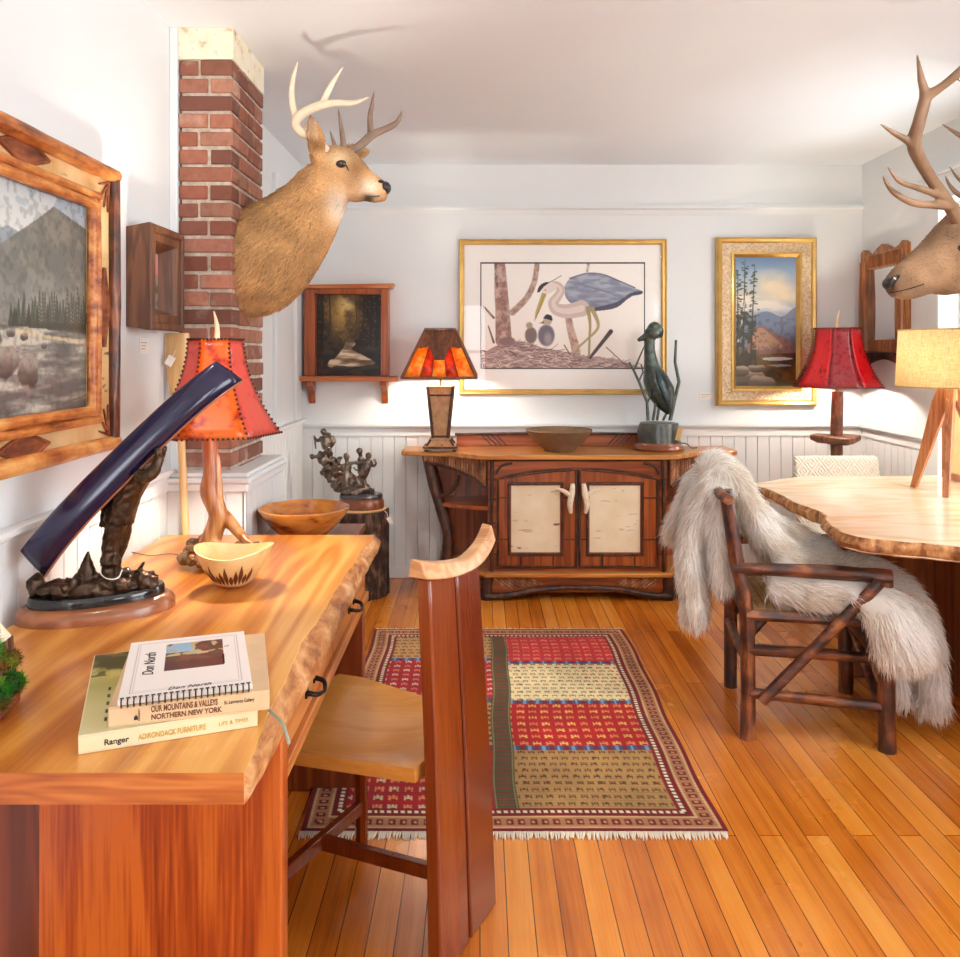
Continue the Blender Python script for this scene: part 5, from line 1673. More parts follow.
# ---- white fur throw over it
fur = thing('fur_throw', 'long-haired white and grey fur throw draped over the log armchair down to the floor', 'fur throw', (1.2085, 3.103, 0), math.radians(-9))
strips = [   # path (u forward, w towards the back wall, z), half width, thickness
    ([(-.335, .05, .900), (-.375, .09, .86), (-.41, .12, .76), (-.45, .13, .67), (-.46, .13, .61)], [.07, .085, .085, .075, .04], .035, (.25, 1, 0)),
    ([(-.325, -.07, .890), (-.375, -.08, .80), (-.415, -.085, .62), (-.400, -.09, .45), (-.40, -.09, .345)], [.08, .085, .085, .095, .06], .042, (.25, 1, 0)),
    ([(-.31, .10, .900), (-.345, .10, .80), (-.355, .11, .62), (-.345, .12, .50)], [.12, .12, .12, .08], .03, (0, 1, 0)),
    ([(-.31, -.14, .885), (-.325, -.14, .74), (-.315, -.13, .58), (-.30, -.13, .49)], [.06, .06, .07, .05], .03, (0, 1, 0)),
    ([(-.345, .02, .895), (-.31, .02, .925), (-.255, .02, .885), (-.19, .02, .77), (-.11, .0, .64), (.0, .0, .565), (.14, .0, .540), (.25, .0, .535), (.33, -.02, .50), (.385, -.03, .42), (.41, -.04, .30), (.42, -.05, .17), (.43, -.06, .07)],
     [.12, .155, .165, .18, .20, .215, .215, .20, .17, .145, .13, .125, .10], .05, (0, 1, 0)),
    ([(-.16, -.19, .555), (-.02, -.232, .535), (.12, -.242, .535), (.24, -.235, .525)], [.06, .065, .065, .06], .038, (0, .3, 1)),
    ([(.28, -.16, .52), (.345, -.17, .44), (.37, -.165, .36), (.36, -.15, .31)], [.08, .09, .085, .05], .045, (0, 1, 0)),
    ([(.08, -.215, .545), (.18, -.275, .525), (.235, -.312, .45), (.255, -.315, .37), (.26, -.31, .31)], [.06, .08, .09, .095, .07], .036, (1, 0, 0)),
    ([(.30, -.03, .27), (.31, -.03, .17), (.32, -.03, .09)], [.10, .11, .09], .04, (0, 1, 0)),
    ([(-.20, .16, .80), (-.10, .18, .70), (.05, .20, .61), (.17, .20, .57)], [.06, .07, .07, .06], .04, (0, 1, 0)),
]
t = MB(); samp, tang, band_ = [], [], []
for pts, hw, th_, across in strips:
    P, Rr = smooth_path([Vector(p) for p in pts], hw, 6)
    av = Vector(across).normalized()
    R = []
    for i, p in enumerate(P):
        tn = (P[min(i + 1, len(P) - 1)] - P[max(i - 1, 0)]).normalized()
        a = (av - tn * av.dot(tn)).normalized(); nrm = a.cross(tn)
        edge = .35 if i in (0, len(P) - 1) else 1
        R.append([p + a * (math.cos(g) * Rr[i]) * (edge ** .5) + nrm * math.sin(g) * th_ * edge for g in [2 * PI * j / 16 for j in range(16)]])
        for s_ in (-.6, 0, .6):
            samp.append(p + a * s_ * Rr[i]); tang.append(tn + a * s_ * .35); band_.append(i / len(P))
    t.rings(R)
V, F = voxel(t, .012, 6, .5)
V = V + np.array([noise.noise(Vector(v) * 14) for v in V])[:, None] * .006
samp = np.array([tuple(p) for p in samp]); tang = np.array([tuple(p) for p in tang])
def near(P):
    out = np.empty(len(P), int)
    for i in range(0, len(P), 2000):
        d = ((P[i:i + 2000, None, :] - samp[None]) ** 2).sum(-1); out[i:i + 2000] = d.argmin(1)
    return out
def fflow(P):
    f_ = tang[near(P)].copy()
    f_ += np.stack([np.sin(P[:, 1] * 37 + P[:, 2] * 21), np.sin(P[:, 0] * 33 + P[:, 2] * 27), np.sin(P[:, 0] * 29) * .6], 1) * .32
    return f_
def fcol(P):
    n_ = np.array([noise.noise(Vector(p) * 7.0) + .5 * noise.noise(Vector(p) * 19.0) for p in P])
    k_ = np.clip(.72 + n_ * .75, 0, 1)[:, None]
    return k_ * np.array([1.0, .99, .97]) + (1 - k_) * np.array([.88, .83, .77])
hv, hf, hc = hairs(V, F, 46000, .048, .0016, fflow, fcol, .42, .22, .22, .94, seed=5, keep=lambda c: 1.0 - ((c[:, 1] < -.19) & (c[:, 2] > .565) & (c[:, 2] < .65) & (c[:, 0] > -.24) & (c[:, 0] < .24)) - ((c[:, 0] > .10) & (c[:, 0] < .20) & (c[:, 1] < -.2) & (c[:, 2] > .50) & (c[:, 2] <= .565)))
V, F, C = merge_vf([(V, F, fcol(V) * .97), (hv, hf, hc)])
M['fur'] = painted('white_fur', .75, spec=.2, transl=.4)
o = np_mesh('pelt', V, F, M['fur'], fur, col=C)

# ---- live-edge slab table
tabt = thing('table', 'wide pale live-edge slab table on a dark panel base under the right-hand window', 'table', (1.75, 3.3, 0))
M['slab'] = wood('maple_slab', [S(232, 198, 154), S(244, 220, 186), S(250, 232, 204), S(253, 240, 220)], 'X', .22, .45, 4.5, 1.2, 6, .2)
M['slab_edge'] = bark('slab_bark', [S(92, 52, 26), S(150, 96, 52), S(190, 136, 84), S(214, 166, 112)], 'Z', .6, .9, 30)
edge_pts = [(1.60, 4.085), (1.45, 3.985), (1.30, 3.872), (1.272, 3.850), (1.275, 3.82), (1.297, 3.62), (1.294, 3.36), (1.316, 3.15), (1.268, 3.02), (1.246, 2.90), (1.252, 2.76), (1.345, 2.70), (1.515, 2.615), (1.68, 2.52), (1.85, 2.45), (1.94, 2.43)]
ep, _ = smooth_path([Vector((x, y, 0)) for x, y in edge_pts], [0] * len(edge_pts), 8)
ep = [Vector((p.x + noise.noise(Vector((p.x * 20, p.y * 20, 1))) * .008, p.y + noise.noise(Vector((p.x * 20, p.y * 20, 7))) * .008, 0)) for p in ep]
TT, TH2 = .75, .05
m = MB(); outl = [(p.x, p.y) for p in ep] + [(2.035, 2.43), (1.995, 3.5), (1.905, 4.10), (1.75, 4.09)]
m.prism(outl, TT - TH2, TT); m.build('slab', M['slab'], tabt, world=True)
m = MB(); R = []
for i, p in enumerate(ep):
    tn = (ep[min(i + 1, len(ep) - 1)] - ep[max(i - 1, 0)]).normalized(); nn_ = Vector((tn.y, -tn.x, 0))
    if nn_.dot(Vector((-1, -.3, 0))) < 0: nn_ = -nn_
    r = []
    for j in range(7):
        q = j / 6
        bulge = .004 + .016 * math.sin(q * PI) + noise.noise(Vector((p.x * 9, p.y * 9, j * .5))) * .012 - .012 * q
        r.append(p + nn_ * bulge + Vector((0, 0, TT - .0008 - (TH2 + .004) * q)))
    r.append(p - nn_ * .012 + Vector((0, 0, TT - TH2 - .004))); r.append(p - nn_ * .012 + Vector((0, 0, TT - .003)))
    R.append(r)
m.rings(R); m.build('live_edge', M['slab_edge'], tabt, world=True, sharp=60, label='brown barky live edge')
m = MB(); m.prism([(2.043, 2.43), (2.285, 2.44), (2.285, 4.11), (1.914, 4.10), (2.003, 3.5)], TT - TH2, TT - .001); m.build('rear_board', M['slab'], tabt, world=True)
M['panel_brown'] = wood('table_panel', [S(84, 38, 14), S(126, 64, 28), S(156, 88, 44)], 'Z', .4, .25, 10, .8, 6)
m = MB(); m.box((1.53, 3.46, 0), (2.25, 3.51, TT - TH2)); m.build('base_panel', M['panel_brown'], tabt, world=True, bevel=.004)
m = MB(); m.box((1.90, 2.66, 0), (1.95, 3.455, TT - TH2)); m.build('base_panel', M['panel_brown'], tabt, world=True, bevel=.004)

# ---- tripod drum lamp on the table
dl = thing('table_lamp', 'three-legged wooden lamp with a cream linen drum shade on the slab table', 'lamp', (2.078, 3.63, TT + .0005))
M['linen'] = shade_mat('cream_linen', [S(226, 202, 152), S(244, 228, 188), S(252, 242, 214)], .52, .8, 30, 0, True, .35, .65)
M['linen_edge'] = plain('linen_edge', S(206, 176, 124), .7)
M['leg_wood'] = wood('lamp_leg', [S(124, 66, 36), S(164, 98, 58), S(190, 128, 82)], 'Z', .35, .3, 24, 2, 5)
zb, zt = 1.212 - TT, 1.462 - TT
b = MB(); b.lathe([(.226, zb), (.220, (zb + zt) / 2), (.214, zt)], 56); o = b.build('shade', M['linen'], dl, fix=False)
so = o.modifiers.new('skin', 'SOLIDIFY'); so.thickness = .0015
for z, r in ((zb, .227), (zt, .215)):
    b = MB(); b.tube([(r * math.cos(2 * PI * i / 56), r * math.sin(2 * PI * i / 56), z) for i in range(57)], .0032, 6)
    b.build('shade_trim', M['linen_edge'], dl)
for a in (127, 232, 352):
    a = math.radians(a); d = Vector((math.cos(a), math.sin(a), 0)); s = Vector((-d.y, d.x, 0))
    R = []
    for t_, w_, th_ in ((0, .014, .017), (.5, .026, .020), (.86, .036, .022), (1, .030, .02)):
        c_ = d * (.165 * (1 - t_) + .026 * t_) + Vector((0, 0, .46 * t_))
        R.append([c_ + d * w_ + s * th_ * .7, c_ - d * w_ + s * th_ * .7, c_ - d * w_ - s * th_ * .7, c_ + d * w_ - s * th_ * .7])
    b = MB(); b.rings(R); b.build('leg', M['leg_wood'], dl, bevel=.003)
b = MB(); b.lathe([(0, .40), (.022, .40), (.022, .47), (0, .47)], 16); b.tube([(0, 0, .47), (0, 0, .535)], .014, 10)
b.tube([(0, 0, .53), (0, 0, zt - .01)], .003, 6)
for a in (0, PI * 2 / 3, PI * 4 / 3): b.tube([(0, 0, zt - .01), (.214 * math.cos(a), .214 * math.sin(a), zt - .004)], .002, 6)
b.build('hub', M['brass'], dl)
b = MB(); b.blob((0, 0, .575), (.028, .028, .036), 2); b.build('bulb', M['bulbglow'], dl)

# ---- framed panel leaning by the window
fp = thing('picture', 'small wooden frame with a cream panel standing on the slab table behind the drum lamp', 'picture', (2.272, 3.86, TT + .0005))
b = MB(); y0, y1, z1 = -.19, .185, .44; w_ = .035
b.box((-.012, y0, 0), (.012, y1, w_)); b.box((-.012, y0, z1 - w_), (.012, y1, z1)); b.box((-.012, y0, w_), (.012, y0 + w_, z1 - w_)); b.box((-.012, y1 - w_, w_), (.012, y1, z1 - w_))
b.build('frame', M['leg_wood'], fp, bevel=.004)
b = MB(); b.box((-.002, y0 + w_, w_), (.006, y1 - w_, z1 - w_)); b.build('panel', plain('cream_panel', S(240, 214, 160), .6), fp)

# ---- woven chair behind the table
wc = thing('dining_chair', 'white woven rope chair with a square back behind the slab table', 'chair', (1.915, 4.22, 0))
k = Nodes('woven_rope')
w1 = k.n('TexWave', Vector=k.co(rot=(0, math.radians(38), 0)), Scale=20.0, Distortion=1.0); w2 = k.n('TexChecker', Vector=k.co(), Scale=22.0)
w3 = k.n('TexWave', Vector=k.co(rot=(0, math.radians(-38), 0)), Scale=20.0, Distortion=1.0)
hgt = k.mix(w2.outputs['Fac'], w1.outputs['Color'], w3.outputs['Color'])
k.bsdf(Base__Color=k.ramp(hgt, [(0, S(232, 222, 202)), (.5, S(242, 234, 218)), (1, S(248, 242, 230))]), Roughness=.8); k.bump(hgt, .6, .010)
M['rope'] = k.m
hw, by = .228, .17
b = MB(); R = []
for z in (.455, .60, .74, .805):
    yy = by + (z - .455) * .16; ex = 0 if z < .8 else -.006
    R.append([(-hw - ex, yy - .018, z), (hw + ex, yy - .018, z), (hw + ex, yy + .018, z), (-hw - ex, yy + .018, z)])
b.rings(R); b.build('backrest', M['rope'], wc, bevel=.012)
b = MB(); b.box((-.225, -.22, .43), (.225, .16, .462)); b.build('seat', M['rope'], wc, bevel=.01)
M['dark_leg'] = plain('dark_stained_wood', S(58, 34, 24), .4, 0, .2)
for sx in (-.2, .2):
    for sy in (-.19, .16):
        b = MB(); b.tube([(sx * 1.03, sy * 1.05, 0), (sx, sy, .43)], [.014, .02], 8); b.build('leg', M['dark_leg'], wc)
b = MB(); b.box((-.2, -.205, .395), (.2, -.175, .43)); b.box((-.2, .145, .395), (.2, .175, .43)); b.box((-.215, -.2, .395), (-.185, .17, .43)); b.box((.185, -.2, .395), (.215, .17, .43)); b.build('seat_frame', M['dark_leg'], wc)

# ---- floor lamp with crimson shade
fl = thing('floor_lamp', 'log floor lamp with a crimson flared hide shade in the far right corner', 'lamp', (2.035, 4.70, 0))
M['pole'] = bark('pole_bark', [S(70, 42, 26), S(112, 72, 46), S(148, 104, 70)], 'Z', .55, .5, 30, .2)
b = MB(); b.lathe([(0, 0), (.17, 0), (.175, .02), (.15, .035), (.05, .05), (0, .05)], 32); b.build('foot', M['pole'], fl)
b = MB(); b.tube([(0, 0, .04), (.006, 0, .4), (-.004, 0, .85), (.002, 0, 1.14)], [.042, .036, .034, .032], 12, jit=.05, fine=4); b.build('pole', M['pole'], fl)
b = MB(); random.seed(3)
rg = [(1 + .18 * math.sin(3 * 2 * PI * j / 28 + .4) + .08 * math.sin(7 * 2 * PI * j / 28)) * .125 for j in range(28)]
b.rings([[(rg[j] * f_ * math.cos(2 * PI * j / 28), rg[j] * f_ * math.sin(2 * PI * j / 28), z) for j in range(28)] for z, f_ in ((.845, .75), (.862, 1.0), (.884, 1.02), (.89, .97))]); b.build('shelf', M['pole'], fl, sharp=50)
M['crimson'] = shade_mat('crimson_hide', [S(50, 4, 10), S(166, 16, 26), S(206, 34, 42)], .30, .22, 40, .6, lo=.25, hi=.45)
M['crimson_dark'] = shade_mat('dark_crimson_hide', [S(40, 8, 14), S(122, 20, 32), S(160, 40, 52)], .2, .2, 46, .7, lo=.25, hi=.5)
hide_shade(fl, (0, 0), 1.168, 1.50, .245, .128, 8, [M['crimson'], M['crimson_dark']], 2.0, math.radians(10))
b = MB(); b.tube([(0, 0, 1.13), (0, 0, 1.20)], .012, 10); b.tube([(0, 0, 1.20), (.04, 0, 1.22), (.04, 0, 1.40), (0, 0, 1.49)], .0025, 6)
b.tube([(-.128, 0, 1.49), (.128, 0, 1.49)], .002, 6); b.tube([(0, -.128, 1.49), (0, .128, 1.49)], .002, 6); b.build('socket', M['brass'], fl)
b = MB(); b.blob((0, 0, 1.27), (.03, .03, .04), 2); b.build('bulb', M['bulbglow'], fl)
b = MB(); b.tube([(.006, 0, 1.49), (0, 0, 1.53), (.004, 0, 1.57), (.016, 0, 1.605)], [.010, .009, .007, .002], 10, fine=4); b.build('finial', M['antler_tip'], fl, label='antler tip finial')

# ================================================================ TROPHIES
def ring_at(c, d, upv, hh, hl, n=20):
    """ellipse round c, perpendicular to d: half-height hh along upv, half-width hl sideways"""
    d = Vector(d).normalized(); u = Vector(upv); u = (u - d * u.dot(d)).normalized(); s = d.cross(u)
    return [Vector(c) + u * hh * math.sin(2 * PI * j / n) + s * hl * math.cos(2 * PI * j / n) for j in range(n)]


def loft_path(m, pts, hh, hl, up=(0, 0, 1), fine=5, n=20):
    P, H_ = smooth_path(pts, hh, fine); _, L_ = smooth_path(pts, hl, fine)
    R = []
    for i, p in enumerate(P):
        d = P[min(i + 1, len(P) - 1)] - P[max(i - 1, 0)]
        R.append(ring_at(p, d, up, H_[i], L_[i], n))
    m.rings(R)


def ear(m, base, tip, out, w_, n=9):
    """cupped leaf-shaped ear, 'out' is the open side"""
    base, tip, out = Vector(base), Vector(tip), Vector(out).normalized()
    ax = (tip - base); L_ = ax.length; ax.normalize(); out = (out - ax * out.dot(ax)).normalized(); s = ax.cross(out)
    R = []
    for i in range(n):
        t = i / (n - 1); ww = w_ * (math.sin(PI * min(.16 + t * .86, 1)) ** .8) + .002
        c = base + ax * L_ * t
        th = .018
        r = []
        for j in range(9):
            a = -1 + 2 * j / 8; r.append(c + s * ww * a + out * (abs(a) ** 2 * ww * .55))
        for j in range(8, -1, -1):
            a = -1 + 2 * j / 8; r.append(c + s * ww * a * .96 + out * (abs(a) ** 2 * ww * .55 - th))
        R.append(r)
    m.rings(R)


M['hide'] = painted('short_fur', .8, spec=.15)
M['eye'] = plain('glass_eye', S(14, 10, 8), .06, 0, .8, 0)
M['nose'] = plain('wet_nose', S(24, 20, 20), .38, 0, .3, .2, 60, .3)

# ---- white-tailed deer on the chimney
deer = thing('deer_head', 'mounted whitetail deer head with slender antlers on the right side of the brick chimney', 'deer head', (CX1, 3.085, 1.62))
DY = 3.05
def D(x, y, Y=DY): return W(x, y, Y)
m = MB()
px = DY / FPX
loft_path(m, [D(239, 266, 3.085), D(256, 262, 3.08), D(276, 246, 3.07), D(296, 226, 3.06), D(314, 203), D(325, 183), D(329, 170)],
          [54 * px, 54 * px, 49 * px, 41 * px, 32 * px, 27 * px, 20 * px], [.165, .165, .15, .125, .10, .085, .06], up=(-.7, 0, .7))
loft_path(m, [D(316, 170), D(327, 168), D(341, 171), D(354, 179), D(366, 186), D(378, 190.5), D(387, 192)],
          [12 * px, 22 * px, 24 * px, 19.5 * px, 15 * px, 12.5 * px, 8 * px], [.035, .066, .070, .056, .044, .038, .024], up=(0, 0, 1))
m.blob(D(356, 193), (.06, .045, .034), 2); m.blob(D(341, 187), (.06, .05, .05), 2)          # jaw
m.blob(D(376, 197), (.022, .03, .014), 2)                                              # lower lip
for s, dy in ((-1, -.062), (1, .062)): m.blob(D(339, 160.5, DY + dy), (.030, .018, .016), 2)  # brows
ear(m, D(318, 158, 2.985), D(312, 116, 2.905), (.6, -1, .1), .032)
ear(m, D(338, 156, 3.10), D(371, 150, 3.225), (.75, -.1, .5), .034)
m.blob(D(318, 157, 2.99), (.03, .024, .03), 2)
V, F = voxel(m, .006, 2)
wq = lambda P: (P[:, 0] * FPX / DY + 480, 352 - (P[:, 2] - CAMH) * FPX / DY)      # photo-plane coordinates
def sm(a, b, x): t = np.clip((x - a) / (b - a), 0, 1); return t * t * (3 - 2 * t)
def deer_col(P):
    x, y = wq(P)
    n_ = np.array([noise.noise(Vector(p) * 14.0) for p in P])
    c = np.tile([.75, .59, .40], (len(P), 1))
    def mixc(m_, col): return c * (1 - m_[:, None]) + np.array(col) * m_[:, None]
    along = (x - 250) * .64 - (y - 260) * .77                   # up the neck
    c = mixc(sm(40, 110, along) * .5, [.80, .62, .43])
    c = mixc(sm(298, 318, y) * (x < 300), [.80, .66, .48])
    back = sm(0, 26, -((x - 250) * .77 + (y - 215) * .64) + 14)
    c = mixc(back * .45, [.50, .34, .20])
    # throat patch, chin, muzzle sides
    c = mixc(np.exp(-(((x - 343) / 11) ** 2 + ((y - 210) / 17) ** 2)) * 1.0, [1.0, .98, .95])
    c = mixc(sm(326, 345, x) * .35, [.80, .64, .47])
    c = mixc(np.exp(-(((x - 341) / 12) ** 2 + ((y - 162) / 9) ** 2)) * .8, [.93, .83, .68])
    c = mixc(np.exp(-(((x - 359) / 8) ** 2 + ((y - 171) / 8) ** 2)) * .65, [.50, .35, .22])
    c = mixc(np.exp(-(((x - 371) / 10) ** 2 + ((y - 190) / 9) ** 2)) * .85, [.95, .90, .83])
    c = mixc(np.exp(-(((x - 369) / 5) ** 2 + ((y - 199.5) / 3.2) ** 2)) * .8, [.22, .17, .14])
    c = mixc(np.exp(-(((x - 322) / 9) ** 2 + ((y - 151) / 6) ** 2)) * .5, [.36, .22, .13])
    e = sm(150, 142, y) * (x < 324)
    c = mixc(e * .55, [.88, .78, .68])
    c = mixc(e * np.exp(-(((y - 121) / 5) ** 2)) * .6, [.25, .18, .14])
    st = RNG.random(len(P)) if len(P) == 42000 else np.ones(len(P)) * .5
    c = c * np.where(st > .90, .74, np.where(st < .22, 1.12, 1.0))[:, None]
    return c * (1 + .16 * n_)[:, None]
axis = np.array([.64, 0, .77])
def deer_flow(P):
    x, y = wq(P)
    f = np.tile(-axis, (len(P), 1))
    hd = sm(318, 335, x)[:, None] * (y < 205)[:, None]
    f = f * (1 - hd) + np.array([-.85, 0, .35]) * hd
    return f + np.stack([np.sin(P[:, 2] * 31) * .15, 0 * x, np.sin(P[:, 0] * 37 + P[:, 1] * 20) * .2], 1)
def deer_len(P):
    x, y = wq(P)
    return .006 + .014 * sm(338, 300, x)
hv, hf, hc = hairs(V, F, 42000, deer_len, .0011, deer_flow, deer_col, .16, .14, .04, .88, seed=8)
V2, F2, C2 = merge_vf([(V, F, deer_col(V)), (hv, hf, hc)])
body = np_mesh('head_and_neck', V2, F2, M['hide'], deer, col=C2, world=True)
for dy in (-.071, .071):
    b = MB(); b.blob(D(341, 163.5, DY + dy * .97), (.020, .012, .0165), 2); b.build('eye', M['eye'], deer, world=True)
    b = MB(); b.tube([D(346, 165, DY + dy * .98), D(349, 171, DY + dy * .92)], [.003, .0015], 6); b.build('tear_line', M['nose'], deer, world=True)
b = MB(); b.blob(D(385.5, 188, DY), (.021, .034, .025), 2); b.blob(D(380, 183.5, DY), (.022, .033, .014), 2); b.build('nose', M['nose'], deer, world=True)
b = MB()
for s in (-1, 1): b.tube([D(384, 195, DY + s * .014), D(376, 196.5, DY + s * .034), D(366, 196.2, DY + s * .044)], .0028, 6)
b.build('mouth_line', M['nose'], deer, world=True)
M['mouth'] = plain('mouth_line', S(40, 26, 20), .9, spec=.1)
M['antler_lit'] = plain('lit_antler', S(226, 208, 184), .45, var=.12, sc=18, bump=.2)  # lamplight on the near antler put into its paler colour
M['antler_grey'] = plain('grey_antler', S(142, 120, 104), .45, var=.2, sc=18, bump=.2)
def tn(m, pts, r): m.tube(pts, r, 9, fine=5)
m = MB()
tn(m, [D(326, 151, 3.01), D(314, 139, 2.97), D(300, 131, 2.92), D(296, 122, 2.89), D(303, 113, 2.86), D(318, 106, 2.83), D(336, 103, 2.80), D(354, 103, 2.77), D(369, 97, 2.75)], [.020, .017, .0155, .016, .016, .0155, .012, .009, .002])
tn(m, [D(297, 123, 2.89), D(292, 100, 2.88), D(293, 80, 2.87), D(298, 61, 2.86)], [.013, .012, .009, .002]); tn(m, [D(322, 105, 2.825), D(331, 86, 2.82), D(343, 67, 2.81)], [.013, .010, .002])
tn(m, [D(312, 137, 2.96), D(306, 128, 2.955), D(304, 120, 2.95)], [.010, .007, .002])
V, F = voxel(m, .0035, 1); np_mesh('antler', V, F, M['antler_lit'], deer, world=True)
m = MB()
tn(m, [D(331, 151, 3.07), D(340, 150, 3.10), D(352, 150, 3.13), D(363, 143, 3.17), D(372, 135, 3.20), D(383, 130, 3.22), D(395, 124, 3.24), D(400, 117, 3.24), D(402, 110, 3.24)], [.020, .017, .016, .017, .017, .014, .012, .008, .002])
tn(m, [D(371, 136, 3.20), D(370, 118, 3.20), D(372, 105, 3.20), D(374, 91, 3.20)], [.015, .011, .009, .002]); tn(m, [D(344, 150, 3.10), D(342, 132, 3.09), D(338, 108, 3.08)], [.013, .010, .002])
tn(m, [D(336, 150, 3.08), D(333, 140, 3.07), D(330, 130, 3.06)], [.010, .007, .002])
V, F = voxel(m, .0035, 1); np_mesh('antler', V, F, M['antler_grey'], deer, world=True, )

# ---- elk on the right wall
elk = thing('elk_head', 'large brown elk head with heavy antlers mounted on the right wall beside the window', 'elk head', (XR, 3.0, 1.6))
EY = 3.0
m = MB(); px = EY / FPX
def E(x, y, Y=EY): return W(x, y, Y)
loft_path(m, [Vector((2.312, 3.0, 1.52)), Vector((2.22, 3.0, 1.55)), Vector((2.08, 3.0, 1.64)), Vector((1.93, 3.0, 1.74)), E(978, 237)], [.36, .34, .28, .20, .125], [.27, .26, .21, .155, .11], up=(-.5, 0, .8))
loft_path(m, [E(1000, 222), E(975, 238), E(955, 253), E(934, 266), E(915, 277), E(900, 284), E(889, 288)], [26 * px, 36 * px, 33 * px, 26 * px, 21 * px, 17 * px, 9 * px], [.08, .115, .11, .085, .068, .06, .035], up=(-.5, 0, .85))
m.blob(E(910, 293), (.05, .045, .022), 2); m.blob(E(945, 282), (.10, .06, .05), 2)
for s in (-1, 1): m.blob(E(963, 243, EY + s * .080), (.045, .022, .022), 2)
ear(m, E(985, 222, 2.90), E(1012, 200, 2.74), (-.5, -1, .2), .05)
ear(m, E(945, 232, 3.10), E(930, 236, 3.24), (-.8, -.3, .5), .05)
V, F = voxel(m, .0095, 3)
we = lambda P: (P[:, 0] * FPX / EY + 480, 352 - (P[:, 2] - CAMH) * FPX / EY)
def elk_col(P):
    x, y = we(P)
    n_ = np.array([noise.noise(Vector(p) * 16.0) for p in P])
    c = np.tile([.55, .44, .345], (len(P), 1))
    def mixc(m_, col): return c * (1 - m_[:, None]) + np.array(col) * m_[:, None]
    ax_ = (x - 895) * .8 - (y - 285) * .6
    c = mixc(np.exp(-(((x - 925) / 26) ** 2 + ((y - 275) / 16) ** 2)) * .6, [.70, .57, .44])
    c = mixc(sm(980, 1010, x), [.30, .19, .13])
    c = mixc(sm(226, 205, y) * .6, [.42, .25, .16])
    c = mixc(np.exp(-(((x - 905) / 12) ** 2 + ((y - 296) / 5) ** 2)) * .6, [.78, .66, .55])
    return c * (1 + .18 * n_)[:, None]
def elk_flow(P): return np.tile([.8, 0, -.45], (len(P), 1)) + np.stack([np.sin(P[:, 2] * 30) * .2, 0 * P[:, 0], np.sin(P[:, 0] * 41 + P[:, 1] * 23) * .2], 1)
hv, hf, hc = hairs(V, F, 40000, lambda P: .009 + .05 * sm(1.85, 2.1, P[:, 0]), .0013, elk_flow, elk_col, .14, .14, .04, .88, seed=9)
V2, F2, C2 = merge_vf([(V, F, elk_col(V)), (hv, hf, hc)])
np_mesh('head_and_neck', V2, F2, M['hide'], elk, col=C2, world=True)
for s in (-1, 1):
    b = MB(); b.blob(E(962, 248, EY + s * .094), (.018, .012, .013), 2); b.build('eye', M['eye'], elk, world=True)
    b = MB(); b.tube([E(898, 276, EY + s * .050), E(893, 280, EY + s * .054), E(889, 285, EY + s * .045)], [.008, .012, .010], 8, fine=3); b.build('nostril', M['nose'], elk, world=True)
b = MB(); b.blob(E(889.5, 283.5, EY), (.021, .040, .024), 2); b.build('nose', M['nose'], elk, world=True)
b = MB()
for s in (-1, 1): b.tube([E(889, 293, EY + s * .025), E(900, 291, EY + s * .050), E(912, 288, EY + s * .057), E(924, 284, EY + s * .066)], .0015, 6, fine=3)
b.build('mouth_line', M['mouth'], elk, world=True)
M['antler_elk'] = plain('elk_antler', S(140, 112, 88), .45, var=.25, sc=14, bump=.25)
def elk_antler(s):
    m = MB()
    def tn(m, pts, r): m.tube(pts, [q * .82 for q in r], 9, fine=5)
    def Q(x, y, k): return E(x, y, EY + s * k) if s < 0 else E(2 * 975 - x + 0, y, EY + k) if False else E(x + (62 if s > 0 else 0), y, EY + s * k)
    tn(m, [Q(960, 226, .04), Q(950, 206, .09), Q(932, 180, .16), Q(919, 158, .22), Q(914, 143, .27), Q(919, 122, .31), Q(925, 100, .33), Q(926, 92, .335)], [.032, .028, .026, .027, .029, .025, .024, .026])
    tn(m, [Q(926, 96, .335), Q(921, 78, .34), Q(917, 54, .34)], [.022, .014, .003])
    tn(m, [Q(927, 96, .335), Q(940, 88, .36), Q(955, 76, .39), Q(972, 60, .42), Q(986, 46, .46)], [.024, .017, .018, .017, .004])
    tn(m, [Q(961, 84, .40), Q(950, 86, .33), Q(938, 80, .28)][:1] + [Q(985, 70, .42), Q(1000, 54, .40)], [.014, .012, .004])
    tn(m, [Q(915, 146, .27), Q(905, 139, .28), Q(894, 133, .29), Q(880, 124, .30)], [.021, .015, .011, .003])
    tn(m, [Q(955, 207, .08), Q(935, 205, .14), Q(914, 203, .18), Q(896, 194, .20), Q(887, 184, .21), Q(883, 175, .21)], [.022, .018, .016, .013, .009, .003])
    tn(m, [Q(945, 198, .12), Q(930, 192, .18), Q(915, 187, .23), Q(899, 181, .26), Q(887, 166, .28)], [.018, .015, .013, .010, .003])
    V, F = voxel(m, .0045, 1)
    np_mesh('antler', V, F, M['antler_elk'], elk, world=True)
elk_antler(-1); elk_antler(1)

# ================================================================ PICTURES ON THE WALLS
M['canvas'] = painted('oil_paint', .32, .25, bump=.15)
M['print'] = painted('print_paper', .7)
M['clear'] = glass('picture_glass', .012)


def rocks(cv, spec, c0, c1):
    for cx, cy, rx, ry in spec:
        nz_ = (cv.noise(9) - .5) * 1.1
        d = ((np.abs(cv.x - cx) / rx) ** 2.4 + (np.abs(cv.y - cy) / ry) ** 2.4) ** (1 / 2.4) + nz_
        m = np.clip((1 - d) * 9, 0, 1)
        cv.put(m, c0)
        cv.put(m * np.clip((cy + ry * .15 - cv.y) / ry * 1.3 + nz_, 0, .9), c1)
        cv.put(m * np.clip((cv.y - cy - ry * .45) / ry * 1.6, 0, .6), tuple(v * .55 for v in c0))


